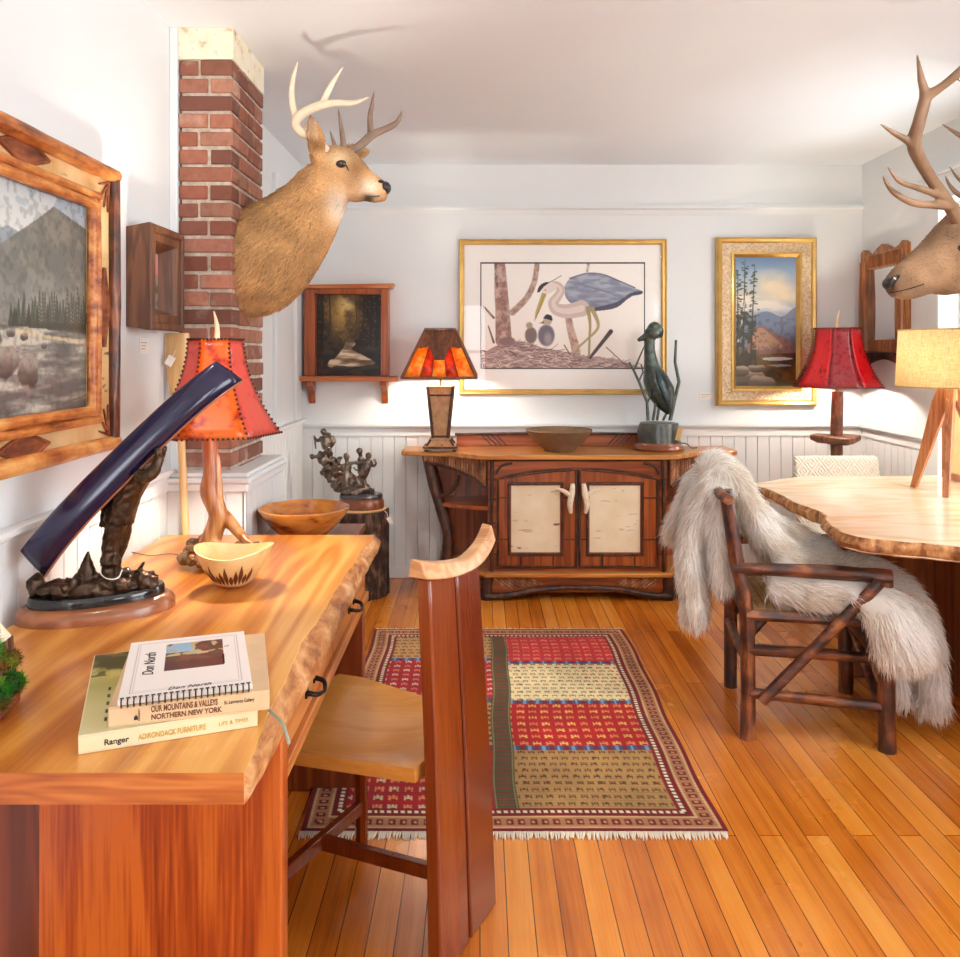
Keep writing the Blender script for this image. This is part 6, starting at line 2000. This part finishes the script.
# ---- river painting in a birch and log frame (left wall)
rf = thing('picture', 'large mountain river painting in a birch bark and log frame on the left wall', 'painting', (XL, 1.90, 1.49))
Y0, Y1, Z0, Z1 = 1.44, 2.365, 1.092, 1.884
y0, y1, z0, z1 = 1.585, 2.226, 1.212, 1.760
b = MB()
for a, c in (((Y0, Z0), (Y1, z0)), ((Y0, z1), (Y1, Z1)), ((Y0, z0), (y0, z1)), ((y1, z0), (Y1, z1))):
    b.box((XL + .002, a[0], a[1]), (XL + .030, c[0], c[1]))
M['red_twig'] = bark('red_twig', [S(86, 40, 20), S(130, 66, 34), S(160, 92, 52)], 'Y', .6, .4, 40)
M['birch_gold'] = birch('birch_border', 'Y', (S(206, 158, 98), S(238, 212, 160)), .9)
b.build('birch_border', M['birch_gold'], rf, world=True)
M['yellow_log'] = bark('yellow_birch_log', [S(110, 52, 18), S(176, 98, 40), S(206, 134, 66), S(226, 168, 98)], 'Y', .45, .5, 24, .3)
b = MB(); xo = XL + .036
def lgw(p, q, r): b.tube([p, ((Vector(p) + Vector(q)) / 2) + Vector((random.uniform(-.003, .003), 0, 0)), q], [r, r * 1.06, r * .97], 10, fine=6, jit=.05)
lgw((xo, Y0 - .02, Z1 - .016), (xo, Y1 + .005, Z1 - .016), .021); lgw((xo, Y0 - .02, Z0 + .014), (xo, Y1 + .01, Z0 + .014), .021)
lgw((xo, Y0, Z0), (xo, Y0, Z1), .02)
b.build('outer_log', M['yellow_log'], rf, world=True)
b = MB(); lgw((xo, Y1 - .004, Z0 + .03), (xo, Y1 - .004, Z1 - .02), .018); b.build('outer_log', M['log'], rf, world=True, label='dark bark-covered upright log')
b = MB()
for k_, r in ((0, .014), (.026, .012)):
    lgw((xo, y0 - k_ - .02, z1 + k_ + .006), (xo, y1 + k_ + .02, z1 + k_ + .006), r); lgw((xo, y0 - k_ - .02, z0 - k_ - .006), (xo, y1 + k_ + .02, z0 - k_ - .006), r)
    lgw((xo, y1 + k_ + .006, z0 - .02), (xo, y1 + k_ + .006, z1 + .02), r); lgw((xo, y0 - k_ - .006, z0 - .02), (xo, y0 - k_ - .006, z1 + .02), r)
b.build('inner_logs', M['yellow_log'], rf, world=True)
b = MB(); xt = XL + .034
def dia(cy, cz, ry, rz_):
    b = MB(); P = [(cy - ry, cz), (cy, cz + rz_), (cy + ry, cz), (cy, cz - rz_)]
    b.prism(P, XL + .030, XL + .035, 'yz')
    for i in range(4): b.tube([(xt, *P[i]), (xt, *P[(i + 1) % 4])], .0055, 7)
    b.build('diamond_ornament', M['red_twig'], rf, world=True)
dia(1.905, (z1 + Z1) / 2 + .008, .105, .034); dia(1.905, (z0 + Z0) / 2 - .008, .105, .034); dia((y1 + Y1) / 2 + .012, 1.49, .026, .11); dia((y0 + Y0) / 2 - .012, 1.49, .026, .11)
for cy, cz, sy, sz in ((Y1 - .03, Z1 - .04, -1, -1), (Y1 - .03, Z0 + .04, -1, 1)):
    b = MB()
    for a in (10, 35, 60, 85): b.tube([(xt, cy, cz), (xt, cy + sy * .085 * math.cos(math.radians(a)) * .7, cz + sz * .085 * math.sin(math.radians(a)))], [.005, .0025], 6)
    b.build('twig_fan', M['red_twig'], rf, world=True)
cv = Canvas(250, 214, (180, 186, 190), 31)
A = cv.asp
cv.vgrad([(0, (150, 172, 190)), (.2, (196, 206, 206)), (.45, (186, 190, 184)), (.6, (150, 156, 152)), (1, (120, 116, 112))])
n1, n2, n3 = cv.noise(5), cv.noise(14), cv.noise(40, oct=2)
cv.put((n1 > .5) * (cv.y < .25) * .5, (226, 228, 222))
cv.poly([(0, .16), (.14, .10), (.32, .26), (.5, .20), (A, .34), (A, .5), (0, .5)], (138, 152, 162), .9)
cv.poly([(.25, .42), (.45, .28), (.72, .14), (.86, .06), (A, .12), (A, .62), (.2, .62)], (104, 108, 104), .95)
cv.put(cv.inside([(.25, .42), (.45, .28), (.72, .14), (.86, .06), (A, .12), (A, .62), (.2, .62)]) * np.clip((n2 - .4) * 2.4, 0, .6), (142, 142, 130))
cv.put(np.clip((cv.y - .36) * 5, 0, 1) * np.clip((.62 - cv.y) * 6, 0, 1) * .5, (190, 190, 182))
for i in range(34):
    x = .52 + i * .02 + cv.g.uniform(-.008, .008); h_ = cv.g.uniform(.09, .20) * (.6 + .5 * (i / 34)); y_ = .60
    for q in range(9):
        yy = y_ - h_ + h_ * q / 8; w_ = .002 + .018 * q / 8
        cv.line([(x - w_, yy + .012), (x, yy), (x + w_, yy + .012)], .004, (54, 62, 52), .8)
cv.poly([(.5, .60), (A, .585), (A, .63), (.5, .625)], (66, 66, 54), .8)
riv = [(0, .60), (.5, .61), (A, .63), (A, 1), (0, 1)]
cv.poly(riv, (128, 130, 124))
rp_ = cv.noise(4, 30); cv.put(cv.inside(riv) * np.clip((rp_ - .48) * 5, 0, .75), (206, 204, 188)); cv.put(cv.inside(riv) * np.clip((.44 - rp_) * 5, 0, .7), (80, 82, 82))
cv.poly(cv.curve([(.55, .62), (.8, .645), (A, .665), (A, .68), (.8, .66), (.55, .64)]), (206, 190, 150), .8)
cv.poly(cv.curve([(0, .44), (.12, .42), (.30, .48), (.40, .60), (.30, .66), (0, .68)]), (78, 76, 72))
rocks(cv, [(.28, .56, .11, .085), (.14, .64, .12, .07), (.40, .66, .05, .035), (.52, .64, .035, .022), (.62, .655, .03, .016), (.22, .72, .10, .045), (.05, .76, .10, .05), (.48, .77, .10, .06), (.66, .80, .095, .065), (.28, .88, .12, .06), (.78, .69, .025, .013)], (92, 90, 86), (158, 152, 142))
cv.put(np.clip((n3 - .5) * 1.2, 0, .18), (40, 40, 40)); cv.line([(A, .93), (A - .22, .96)], .004, (70, 50, 40), .5)
cv.sheet('canvas', (XL + .022, y0, z1), (0, y1 - y0, 0), (0, 0, z0 - z1), M['canvas'], rf, world=True)

# ---- small shadow-box picture on the left wall
sbx = thing('picture', 'small picture in a deep dark wooden box frame on the left wall beside the chimney', 'painting', (XL, 2.66, 1.595))
M['box_wood'] = wood('box_wood', [S(58, 32, 20), S(96, 58, 36), S(130, 84, 54)], 'Z', .4, .25, 20, 2, 5)
ya, yb, za, zb_, xd = 2.515, 2.80, 1.432, 1.762, .078
b = MB()
fr = [(ya, za), (yb, za), (yb, zb_), (ya, zb_)]
def frame_ring(m, x0, x1, o0, o1, i0, i1):
    """o/i = inset of outer / inner rectangle at depth x0 and x1"""
    def rect(x, e): return [(x, ya + e, za + e), (x, yb - e, za + e), (x, yb - e, zb_ - e), (x, ya + e, zb_ - e)]
    a, b_, c, d = rect(x0, o0), rect(x1, o1), rect(x1, i1), rect(x0, i0)
    vs = a + b_ + c + d
    m.add(vs, [(q * 4 + i, q * 4 + (i + 1) % 4, ((q + 1) % 4) * 4 + (i + 1) % 4, ((q + 1) % 4) * 4 + i) for q in range(4) for i in range(4)])
frame_ring(b, XL + .001, XL + xd, .012, 0, .018, .026); b.build('frame', M['box_wood'], sbx, world=True)
b = MB(); frame_ring(b, XL + .02, XL + xd - .002, .03, .027, .075, .05); b.build('slip', M['box_wood'], sbx, world=True)
b = MB(); frame_ring(b, XL + xd, XL + xd + .006, .004, .006, .022, .020); b.build('bead', M['box_wood'], sbx, world=True)
cv = Canvas(70, 80, (120, 130, 120), 44)
cv.vgrad([(0, (196, 150, 156)), (.35, (214, 130, 134)), (.55, (90, 104, 84)), (1, (52, 58, 50))]); n1 = cv.noise(7)
cv.put((n1 > .52) * .6 * (cv.y > .3), (150, 158, 150)); cv.put((n1 < .42) * .6 * (cv.y > .45), (44, 50, 40)); cv.poly([(0, .5), (.3, .28), (.55, .5)], (120, 118, 128), .8)
cv.sheet('canvas', (XL + .021, ya + .07, zb_ - .07), (0, yb - ya - .14, 0), (0, 0, -(zb_ - za - .14)), M['canvas'], sbx, world=True)

# ---- dark woodland stream on its bracket shelf (back wall)
ws = thing('picture', 'dark woodland stream painting in a cherry frame with a bracket shelf on the back wall', 'painting', (-.80, YB, 1.45))
M['cherry_frame'] = wood('cherry_frame', [S(112, 44, 16), S(152, 72, 30), S(180, 98, 48)], 'Z', .35, .3, 16, 1, 5)
M['cherry_framex'] = wood('cherry_frame_rail', [S(142, 66, 26), S(186, 104, 52), S(212, 140, 84)], 'X', .35, .3, 16, 1, 5)
fx0, fx1, fz0, fz1 = -1.045, -.545, 1.222, 1.742
for a_, c_ in ((fx0, fx0 + .062), (fx1 - .045, fx1)):
    b = MB(); b.box((a_, 4.905, fz0), (c_, 4.994, fz1)); b.build('stile', M['cherry_frame'], ws, world=True, bevel=.003)
b = MB(); b.box((fx0 + .062, 4.92, fz1 - .03), (fx1 - .045, 4.994, fz1)); b.box((fx0 + .062, 4.97, fz0), (fx1 - .045, 4.994, fz1)); b.build('back_board', M['cherry_frame'], ws, world=True)
b = MB(); b.prism([(fx0 - .012, fz1), (fx1 + .02, fz1), (fx1 + .035, fz1 + .03), (fx0 - .018, fz1 + .02)], 4.88, 4.994, 'xz'); b.build('cap_board', M['cherry_framex'], ws, world=True, bevel=.003)
b = MB(); b.box((fx0 - .025, 4.86, fz0 - .03), (fx1 + .05, 4.994, fz0 - .001)); b.build('shelf', M['cherry_framex'], ws, world=True, bevel=.004)
for x in (fx0 + .03, fx1 - .03):
    b = MB(); b.prism([(4.994, fz0 - .031), (4.885, fz0 - .031), (4.89, fz0 - .055), (4.965, fz0 - .10), (4.994, fz0 - .17)], x - .02, x + .02, 'yz'); b.build('bracket', M['cherry_frame'], ws, world=True, bevel=.003)
cv = Canvas(150, 178, (30, 22, 16), 52)
A = cv.asp; n1, n2, n3 = cv.noise(6), cv.noise(16), cv.noise(44, oct=2)
cv.put(np.clip(1 - np.hypot((cv.x - .34) / .30, (cv.y - .22) / .42), 0, 1) ** .8 * .95, (206, 166, 84))
cv.put(np.clip(1 - np.hypot((cv.x - .40) / .16, (cv.y - .10) / .20), 0, 1) * .8, (246, 226, 160))
cv.put(np.clip((n2 - .5) * 4, 0, 1) * np.clip((n3 - .38) * 3, 0, 1) * (cv.y < .62) * .6, (58, 42, 24)); cv.put(np.clip((n3 - .55) * 6, 0, 1) * (cv.y < .58) * .4, (176, 136, 70)); cv.put(np.clip((.44 - n1) * 6, 0, 1) * .6, (40, 30, 22)); cv.put(np.clip((n2 - .48) * 3, 0, .5) * (cv.y > .45), (84, 62, 38))
for x, w_, c in ((.06, .03, (26, 20, 16)), (.70, .028, (30, 22, 16)), (.16, .012, (36, 26, 18)), (.60, .012, (38, 28, 18)), (.50, .008, (46, 34, 22)), (.78, .04, (20, 16, 12))):
    cv.line([(x, 0), (x + .015, .3), (x - .005, .62)], w_ * .6, c, .9)
st_ = cv.curve([(.42, .54), (.50, .60), (.46, .68), (.62, .76), (.74, .86), (.20, .90), (.16, .82), (.26, .76), (.34, .66), (.38, .58)])
cv.poly(st_, (150, 122, 92), .9); m = cv.inside(st_); fl_ = cv.noise(4, 22); cv.put(m * np.clip((fl_ - .45) * 5, 0, .9), (232, 214, 186)); cv.put(m * np.clip((.42 - fl_) * 5, 0, .7), (70, 52, 38))
rocks(cv, [(.14, .74, .10, .06), (.70, .70, .10, .07), (.30, .92, .14, .05), (.66, .93, .14, .05)], (30, 24, 20), (66, 54, 42))
cv.sheet('canvas', (fx0 + .064, 4.968, fz1 - .032), (fx1 - fx0 - .112, 0, 0), (0, 0, -(fz1 - fz0 - .034)), M['canvas'], ws, world=True)

# ---- framed heron print (back wall)
hp = thing('picture', 'wide gold-framed print of a blue-grey heron at its nest above the sideboard', 'picture', (.50, YB, 1.575))
M['gold'] = plain('gold_frame', S(208, 168, 92), .3, .55, .2, .12, 14)
M['gold_dark'] = plain('gold_frame_dark', S(150, 104, 44), .35, .5, .2, .15, 14)
gx0, gx1, gz0, gz1 = -.127, 1.128, 1.108, 2.046


def mitred(m, x0, x1, z0_, z1_, prof, yb=YB):
    """picture moulding: prof = (inset from outer edge, distance from wall)"""
    rings_ = []
    for e, d in prof:
        rings_.append([(x0 + e, yb - d, z0_ + e), (x1 - e, yb - d, z0_ + e), (x1 - e, yb - d, z1_ - e), (x0 + e, yb - d, z1_ - e)])
    n = len(rings_); vs = [p for r in rings_ for p in r]; fs = []
    for q in range(n):
        for i in range(4): fs.append((q * 4 + i, q * 4 + (i + 1) % 4, ((q + 1) % n) * 4 + (i + 1) % 4, ((q + 1) % n) * 4 + i))
    m.add(vs, fs)
b = MB(); mitred(b, gx0, gx1, gz0, gz1, [(0, .002), (0, .022), (.006, .030), (.014, .026), (.026, .028), (.033, .018), (.033, .002)]); b.build('frame', M['gold'], hp, world=True, sharp=25)
b = MB(); b.box((gx0 + .03, YB - .010, gz0 + .03), (gx1 - .03, YB - .003, gz1 - .03)); b.build('mat_board', plain('mat_board', S(254, 252, 249), .8, var=.01), hp, world=True)
ix0, ix1, iz0, iz1 = .002, .998, 1.262, 1.908
cv = Canvas(380, 246, (238, 226, 218), 63)
A = cv.asp
def p_(x, y): return ((x - 150) / 604 * A, (y - 156) / 392)       # measured on an enlarged view
cv.vgrad([(0, (254, 252, 248)), (.6, (253, 247, 240)), (1, (244, 232, 222))])
n1, n2, n3 = cv.noise(6), cv.noise(18), cv.noise(60, oct=2)
def tr(pts, w_, c, tex=True):
    q = cv.curve([p_(*p) for p in pts], 6); w2 = np.interp(np.linspace(0, 1, len(q)), np.linspace(0, 1, len(w_)), [v / 392 for v in w_])
    m = cv.dist(q, list(w2)); cv.put(m * .95, c)
    if tex: cv.put(m * np.clip((n3 - .45) * 2.5, 0, .4), (112, 82, 78)); cv.put(m * np.clip((n2 - .45) * 3, 0, .6), (226, 204, 192))
tr([(222, 150), (226, 250), (232, 340), (236, 440)], [18, 24, 26, 30], (166, 126, 112)); tr([(206, 150), (212, 250)], [6, 3], (110, 74, 66))
tr([(360, 150), (348, 230), (318, 290), (268, 340)], [9, 10, 11, 12], (178, 146, 132)); tr([(548, 150), (542, 190)], [6, 4], (186, 160, 146))
tr([(470, 330), (480, 400), (500, 480), (490, 540)], [11, 13, 16, 18], (190, 156, 138)); tr([(164, 320), (200, 360)], [3, 4], (110, 84, 82)); tr([(180, 390), (200, 450)], [2, 4], (104, 80, 78))
tr([(160, 480), (210, 495)], [2, 2], (90, 66, 66), False)
# nest of countless crossing sticks
nest = cv.curve([p_(*q) for q in [(150, 500), (210, 462), (300, 446), (380, 470), (440, 480), (540, 500), (640, 510), (720, 540), (760, 552), (760, 560), (150, 560)]])
cv.poly(nest, (176, 148, 144))
g = cv.g
for i in range(900):
    x, y = g.uniform(150, 750), g.uniform(450, 552)
    if y < np.interp(x, [150, 210, 300, 380, 440, 540, 640, 720, 760], [506, 470, 452, 474, 484, 504, 514, 540, 552]) - 4: continue
    a = g.normal(0, .55); l_ = g.uniform(12, 44)
    c = [(96, 72, 76), (136, 106, 106), (214, 190, 180), (240, 224, 212), (160, 126, 120)][g.integers(0, 5)]
    cv.line([p_(x, y), p_(x + l_ * math.cos(a), y + l_ * math.sin(a) * .6)], .0026, c, .85)
tr([(552, 506), (628, 410)], [5, 8], (70, 58, 64), False); tr([(612, 468), (690, 540)], [2, 1.5], (110, 90, 92), False); tr([(458, 460), (480, 496)], [2, 2], (100, 80, 82), False)
# heron
body = cv.curve([p_(*q) for q in [(456, 250), (478, 218), (530, 200), (590, 202), (650, 222), (700, 246), (742, 262), (738, 274), (690, 276), (650, 306), (600, 318), (552, 332), (500, 318), (466, 290), (456, 250)]])
cv.poly(body, (150, 158, 178)); m = cv.inside(body); wv = cv.noise(10, 40)
cv.put(m * np.clip((wv - .44) * 3, 0, .6), (194, 200, 212)); cv.put(m * np.clip((.46 - wv) * 3, 0, .45), (112, 118, 142)); cv.put(m * np.clip((cv.y - .30) * 4, 0, .5), (108, 112, 138))
cv.poly(cv.curve([p_(*q) for q in [(548, 330), (600, 316), (650, 302), (700, 270), (742, 262), (738, 274), (700, 284), (650, 322), (590, 334), (548, 336)]]), (66, 64, 88), .9)
cv.line(cv.curve([p_(*q) for q in [(478, 216), (540, 198), (600, 202), (660, 226), (716, 250)]]), .006, (70, 76, 108), .8)
for i in range(9): cv.line(cv.curve([p_(500 + i * 16, 232 + i * 3), p_(560 + i * 14, 250 + i * 5), p_(620 + i * 10, 262 + i * 3)]), .002, (110, 118, 150), .7)
nk = cv.curve([p_(*q) for q in [(402, 246), (428, 240), (446, 258), (432, 284), (418, 304), (430, 328), (470, 336), (520, 326)]]); cv.line(nk, [.034 + .045 * (i / len(nk)) ** 2 for i in range(len(nk))], (214, 194, 188))
cv.line(nk, [.012 + .02 * (i / len(nk)) ** 2 for i in range(len(nk))], (240, 226, 218), .8)
cv.poly(cv.curve([p_(*q) for q in [(376, 250), (396, 230), (424, 234), (430, 254), (400, 272), (378, 274), (376, 250)]]), (236, 226, 220))
cv.poly([p_(*q) for q in [(376, 268), (394, 274), (366, 340), (348, 376), (352, 340)]], (196, 170, 96)); cv.line([p_(386, 272), p_(354, 362)], .0025, (120, 96, 60))
cv.poly(cv.curve([p_(*q) for q in [(358, 268), (366, 244), (388, 230), (402, 232), (384, 246), (368, 266)]]), (36, 34, 44)); cv.line(cv.curve([p_(398, 232), p_(420, 222), p_(446, 206)]), .003, (60, 56, 66), .8)
cv.ell(*p_(388, 258), .010, .010, (230, 200, 90)); cv.ell(*p_(388, 258), .005, .005, (20, 20, 20))
tr([(544, 326), (552, 380), (550, 440), (548, 496)], [9, 5, 4, 4], (166, 150, 104), False); tr([(560, 328), (582, 392), (540, 440), (508, 470), (500, 494)], [9, 5, 4, 4, 4], (176, 158, 116), False)
# chicks
cv.ell(*p_(392, 424), .085, .11, (116, 108, 124), soft=.2); cv.ell(*p_(398, 436), .05, .08, (164, 150, 152), soft=.6); cv.ell(*p_(396, 372), .046, .042, (196, 178, 160), soft=.2)
cv.poly(cv.curve([p_(*q) for q in [(380, 362), (392, 348), (410, 352), (414, 370), (398, 366)]]), (44, 42, 52)); cv.poly([p_(384, 370), p_(366, 380), p_(384, 382)], (150, 120, 84))
cv.ell(*p_(336, 424), .062, .085, (128, 112, 110), soft=.2); cv.ell(*p_(330, 388), .036, .036, (176, 158, 126), soft=.3); cv.ell(*p_(250, 446), .085, .05, (140, 110, 112), soft=.3)
bw_ = .013
cv.put(((cv.x < bw_) | (cv.x > A - bw_) | (cv.y < bw_ * 1.1) | (cv.y > 1 - bw_)).astype(float), (38, 34, 36))
cv.sheet('print', (ix0, YB - .0115, iz1), (ix1 - ix0, 0, 0), (0, 0, iz0 - iz1), M['print'], hp, world=True)
b = MB(); b.box((gx0 + .032, YB - .0155, gz0 + .032), (gx1 - .032, YB - .0145, gz1 - .032)); b.build('glass', M['clear'], hp, world=True)

# ---- tall mountain landscape in a gilt frame (back wall)
tl = thing('picture', 'tall mountain landscape painting in a wide ornate gilt frame right of the heron print', 'painting', (1.727, YB, 1.548))
tx0, tx1, tz0, tz1 = 1.425, 2.028, 1.040, 2.056
b = MB(); mitred(b, tx0, tx1, tz0, tz1, [(0, .002), (0, .034), (.012, .046), (.026, .040), (.034, .030), (.034, .002)]); b.build('outer_moulding', M['gold'], tl, world=True, sharp=25)
k = Nodes('gilt_carving')
vo = k.n('TexVoronoi', Vector=k.co(), Scale=75.0); nz = k.n('TexNoise', Vector=k.co(), Scale=50.0, Detail=4.0)
hh_ = k.math('ADD', k.math('MULTIPLY', vo.outputs['Distance'], .7), k.math('MULTIPLY', nz, .5))
k.bsdf(Base__Color=k.ramp(hh_, [(.2, S(186, 150, 108)), (.5, S(206, 178, 140)), (.8, S(222, 200, 166))]), Roughness=.4, Metallic=.25); k.bump(hh_, .9, .008)
b = MB(); mitred(b, tx0 + .034, tx1 - .034, tz0 + .034, tz1 - .034, [(0, .002), (0, .030), (.028, .024), (.056, .030), (.056, .002)]); b.build('carved_border', k.m, tl, world=True, label='cream carved border')
b = MB(); mitred(b, tx0 + .090, tx1 - .090, tz0 + .090, tz1 - .090, [(0, .002), (0, .036), (.012, .038), (.030, .020), (.030, .002)]); b.build('inner_moulding', M['gold'], tl, world=True, sharp=25)
cv = Canvas(140, 300, (140, 160, 190), 77)
A = cv.asp
cv.vgrad([(0, (96, 128, 168)), (.14, (150, 176, 200)), (.3, (206, 204, 190)), (.42, (170, 180, 194)), (.55, (110, 116, 130)), (.8, (84, 72, 56)), (1, (74, 62, 48))])
n1, n2, n3, n4 = cv.noise(5), cv.noise(12), cv.noise(36, oct=2), cv.noise(3, 9)
cl_ = np.clip(1.25 - np.hypot((cv.x - .27) / .20, (cv.y - .17) / .10), 0, 1) + np.clip(1.2 - np.hypot((cv.x - .34) / .22, (cv.y - .30) / .10), 0, 1)
cv.put(np.clip((cl_ - .35) * 1.6 * (.3 + n2), 0, 1) * .9, (244, 228, 190)); cv.put(np.clip(cl_ - .5, 0, 1) * np.clip((n1 - .45) * 4, 0, 1) * .5, (206, 176, 150))
cv.put(np.clip((n4 - .5) * 4, 0, .8) * (cv.y > .30) * (cv.y < .46), (246, 238, 222))
cv.poly(cv.curve([(0, .52), (.12, .46), (.24, .42), (.36, .46), (A, .40), (A, .70), (0, .70)]), (106, 122, 150), .95)
cv.poly(cv.curve([(.10, .58), (.20, .53), (.30, .58), (A, .68), (A, .78), (.08, .78)]), (134, 98, 92), .9)
cv.poly(cv.curve([(.13, .60), (.19, .545), (.27, .60), (.36, .70), (.14, .72)]), (190, 142, 104), .75); cv.put(cv.inside([(0, .5), (A, .45), (A, .78), (0, .78)]) * np.clip((n3 - .5) * 3, 0, .4), (70, 66, 84))
cv.poly([(0, .76), (A, .74), (A, 1), (0, 1)], (62, 56, 36), .92); cv.put((cv.y > .75) * np.clip((n2 - .48) * 4, 0, .8), (118, 84, 40)); cv.put((cv.y > .75) * np.clip((.44 - n2) * 4, 0, .8), (34, 34, 24))
cv.poly(cv.curve([(.20, .78), (.34, .772), (.44, .785), (.34, .80), (.22, .797)]), (190, 204, 214)); cv.poly(cv.curve([(.24, .835), (.36, .828), (.43, .84), (.32, .85)]), (170, 184, 190), .8)
for x, top_, lean in ((.055, .02, .02), (.11, .06, .04), (.02, .10, .0)):
    cv.line([(x, .98), (x + lean * .4, .6), (x + lean, top_)], [.008, .006, .002], (58, 50, 40))
    for i in range(60):
        yy = cv.g.uniform(top_, .62); sp_ = .02 + .06 * (yy - top_); xx = x + lean * (1 - yy) + cv.g.normal(0, sp_ * .6)
        cv.ell(xx, yy, .014, .008, [(52, 62, 44), (70, 76, 48), (38, 46, 36)][i % 3], soft=.6, a=.8)
cv.line([(.02, .66), (.06, .44), (.085, .26)], [.005, .004, .002], (226, 212, 186)); cv.put((cv.x < .16) * (cv.y > .42) * np.clip((n3 - .36) * 4, 0, .85), (44, 44, 34))
rocks(cv, [(.10, .93, .13, .06), (.24, .96, .12, .05), (.16, .86, .07, .03), (.05, .88, .06, .04)], (92, 80, 70), (176, 160, 142))
cv.sheet('canvas', (tx0 + .118, YB - .016, tz1 - .118), (tx1 - tx0 - .236, 0, 0), (0, 0, -(tz1 - tz0 - .236)), M['canvas'], tl, world=True)

# ---- carved mirror on the right wall
mr = thing('mirror', 'carved rustic wooden mirror with a pegged board below on the right wall near the corner', 'mirror', (XR, 4.70, 1.60))
M['carved'] = wood('carved_frame', [S(84, 44, 20), S(142, 84, 42), S(186, 126, 74)], 'Z', .45, .2, 22, 2, 5)
xm = XR - .001
ma, mb_, mz0, mz1 = 4.43, 4.94, 1.385, 1.895
b = MB()
for y in (ma, mb_ - .085):
    b = MB(); b.box((xm - .035, y, mz0 - .02), (xm, y + .085, mz1 - .051)); b.tube([(xm - .036, y + .02, mz0), (xm - .040, y + .018, 1.6), (xm - .036, y + .022, mz1)], .017, 8, fine=4, jit=.06)
    b.tube([(xm - .034, y + .064, mz0), (xm - .038, y + .068, 1.62), (xm - .034, y + .062, mz1)], .016, 8, fine=4, jit=.06)
    b.build('side_post', M['carved'], mr, world=True)
b = MB(); b.box((xm - .03, ma + .085, mz0 - .02), (xm, mb_ - .085, mz0 + .05)); b.build('bottom_rail', M['carved'], mr, world=True, bevel=.004)
b = MB(); top_ = [(ma, mz1 - .05)] + [(ma, mz1 + .06), (ma + .03, mz1 + .075), (ma + .06, mz1 + .055), (ma + .14, mz1 + .035), (ma + .19, mz1 + .062), (ma + .255, mz1 + .085), (ma + .32, mz1 + .062), (ma + .37, mz1 + .035), (mb_ - .06, mz1 + .055), (mb_ - .03, mz1 + .075), (mb_, mz1 + .06), (mb_, mz1 - .05)]
b.prism(top_, xm - .034, xm, 'yz')
for i in range(17): b.tube([(xm - .036, ma + .02 + i * .029, mz1 - .04), (xm - .036, ma + .02 + i * .029, mz1 + .03)], .008, 6)
b.build('carved_crest', M['carved'], mr, world=True)
b = MB(); b.box((xm - .018, ma + .085, mz0 + .05), (xm - .006, mb_ - .085, mz1 - .05))
k = Nodes('mirror_silver'); k.bsdf(Base__Color=S(236, 238, 238), Metallic=1.0, Roughness=.03); b.build('mirror_glass', k.m, mr, world=True, label='silvered mirror glass')
b = MB()
for i in range(19):
    y = ma + .03 + i * .0255; l_ = .085 - .045 * math.sin(PI * i / 18)
    b.tube([(xm - .018, y, mz0 - .022), (xm - .018, y, mz0 - .022 - l_)], .0125, 7)
b.build('peg_fringe', M['twig'], mr, world=True)

# ---- little white price cards
for nm, loc, d in (('small white price card on the back wall under the tall landscape painting', (1.372, YB, 1.098), 'y'), ('small white price card on the left wall under the dark box frame', (XL, 2.66, 1.385), 'x')):
    t = thing('picture_label', nm, 'card', loc, 0, 'price cards on the walls')
    b = MB()
    if d == 'y': b.box((-.042, -.003, -.02), (.042, -.0005, .02))
    else: b.box((.0005, -.035, -.025), (.003, .035, .025))
    b.build('card', M['white_paper'], t)
    b = MB()
    for q in range(3):
        z = .010 - q * .010
        if d == 'y': b.box((-.032, -.0034, z - .0012), (.026 - q * .012, -.003, z + .0012))
        else: b.box((.003, -.026, z - .0012), (.0034, .022 - q * .010, z + .0012))
    b.build('printed_lines', plain('grey_ink', S(150, 148, 146), .8) if 'gi' not in M else M['gi'], t)
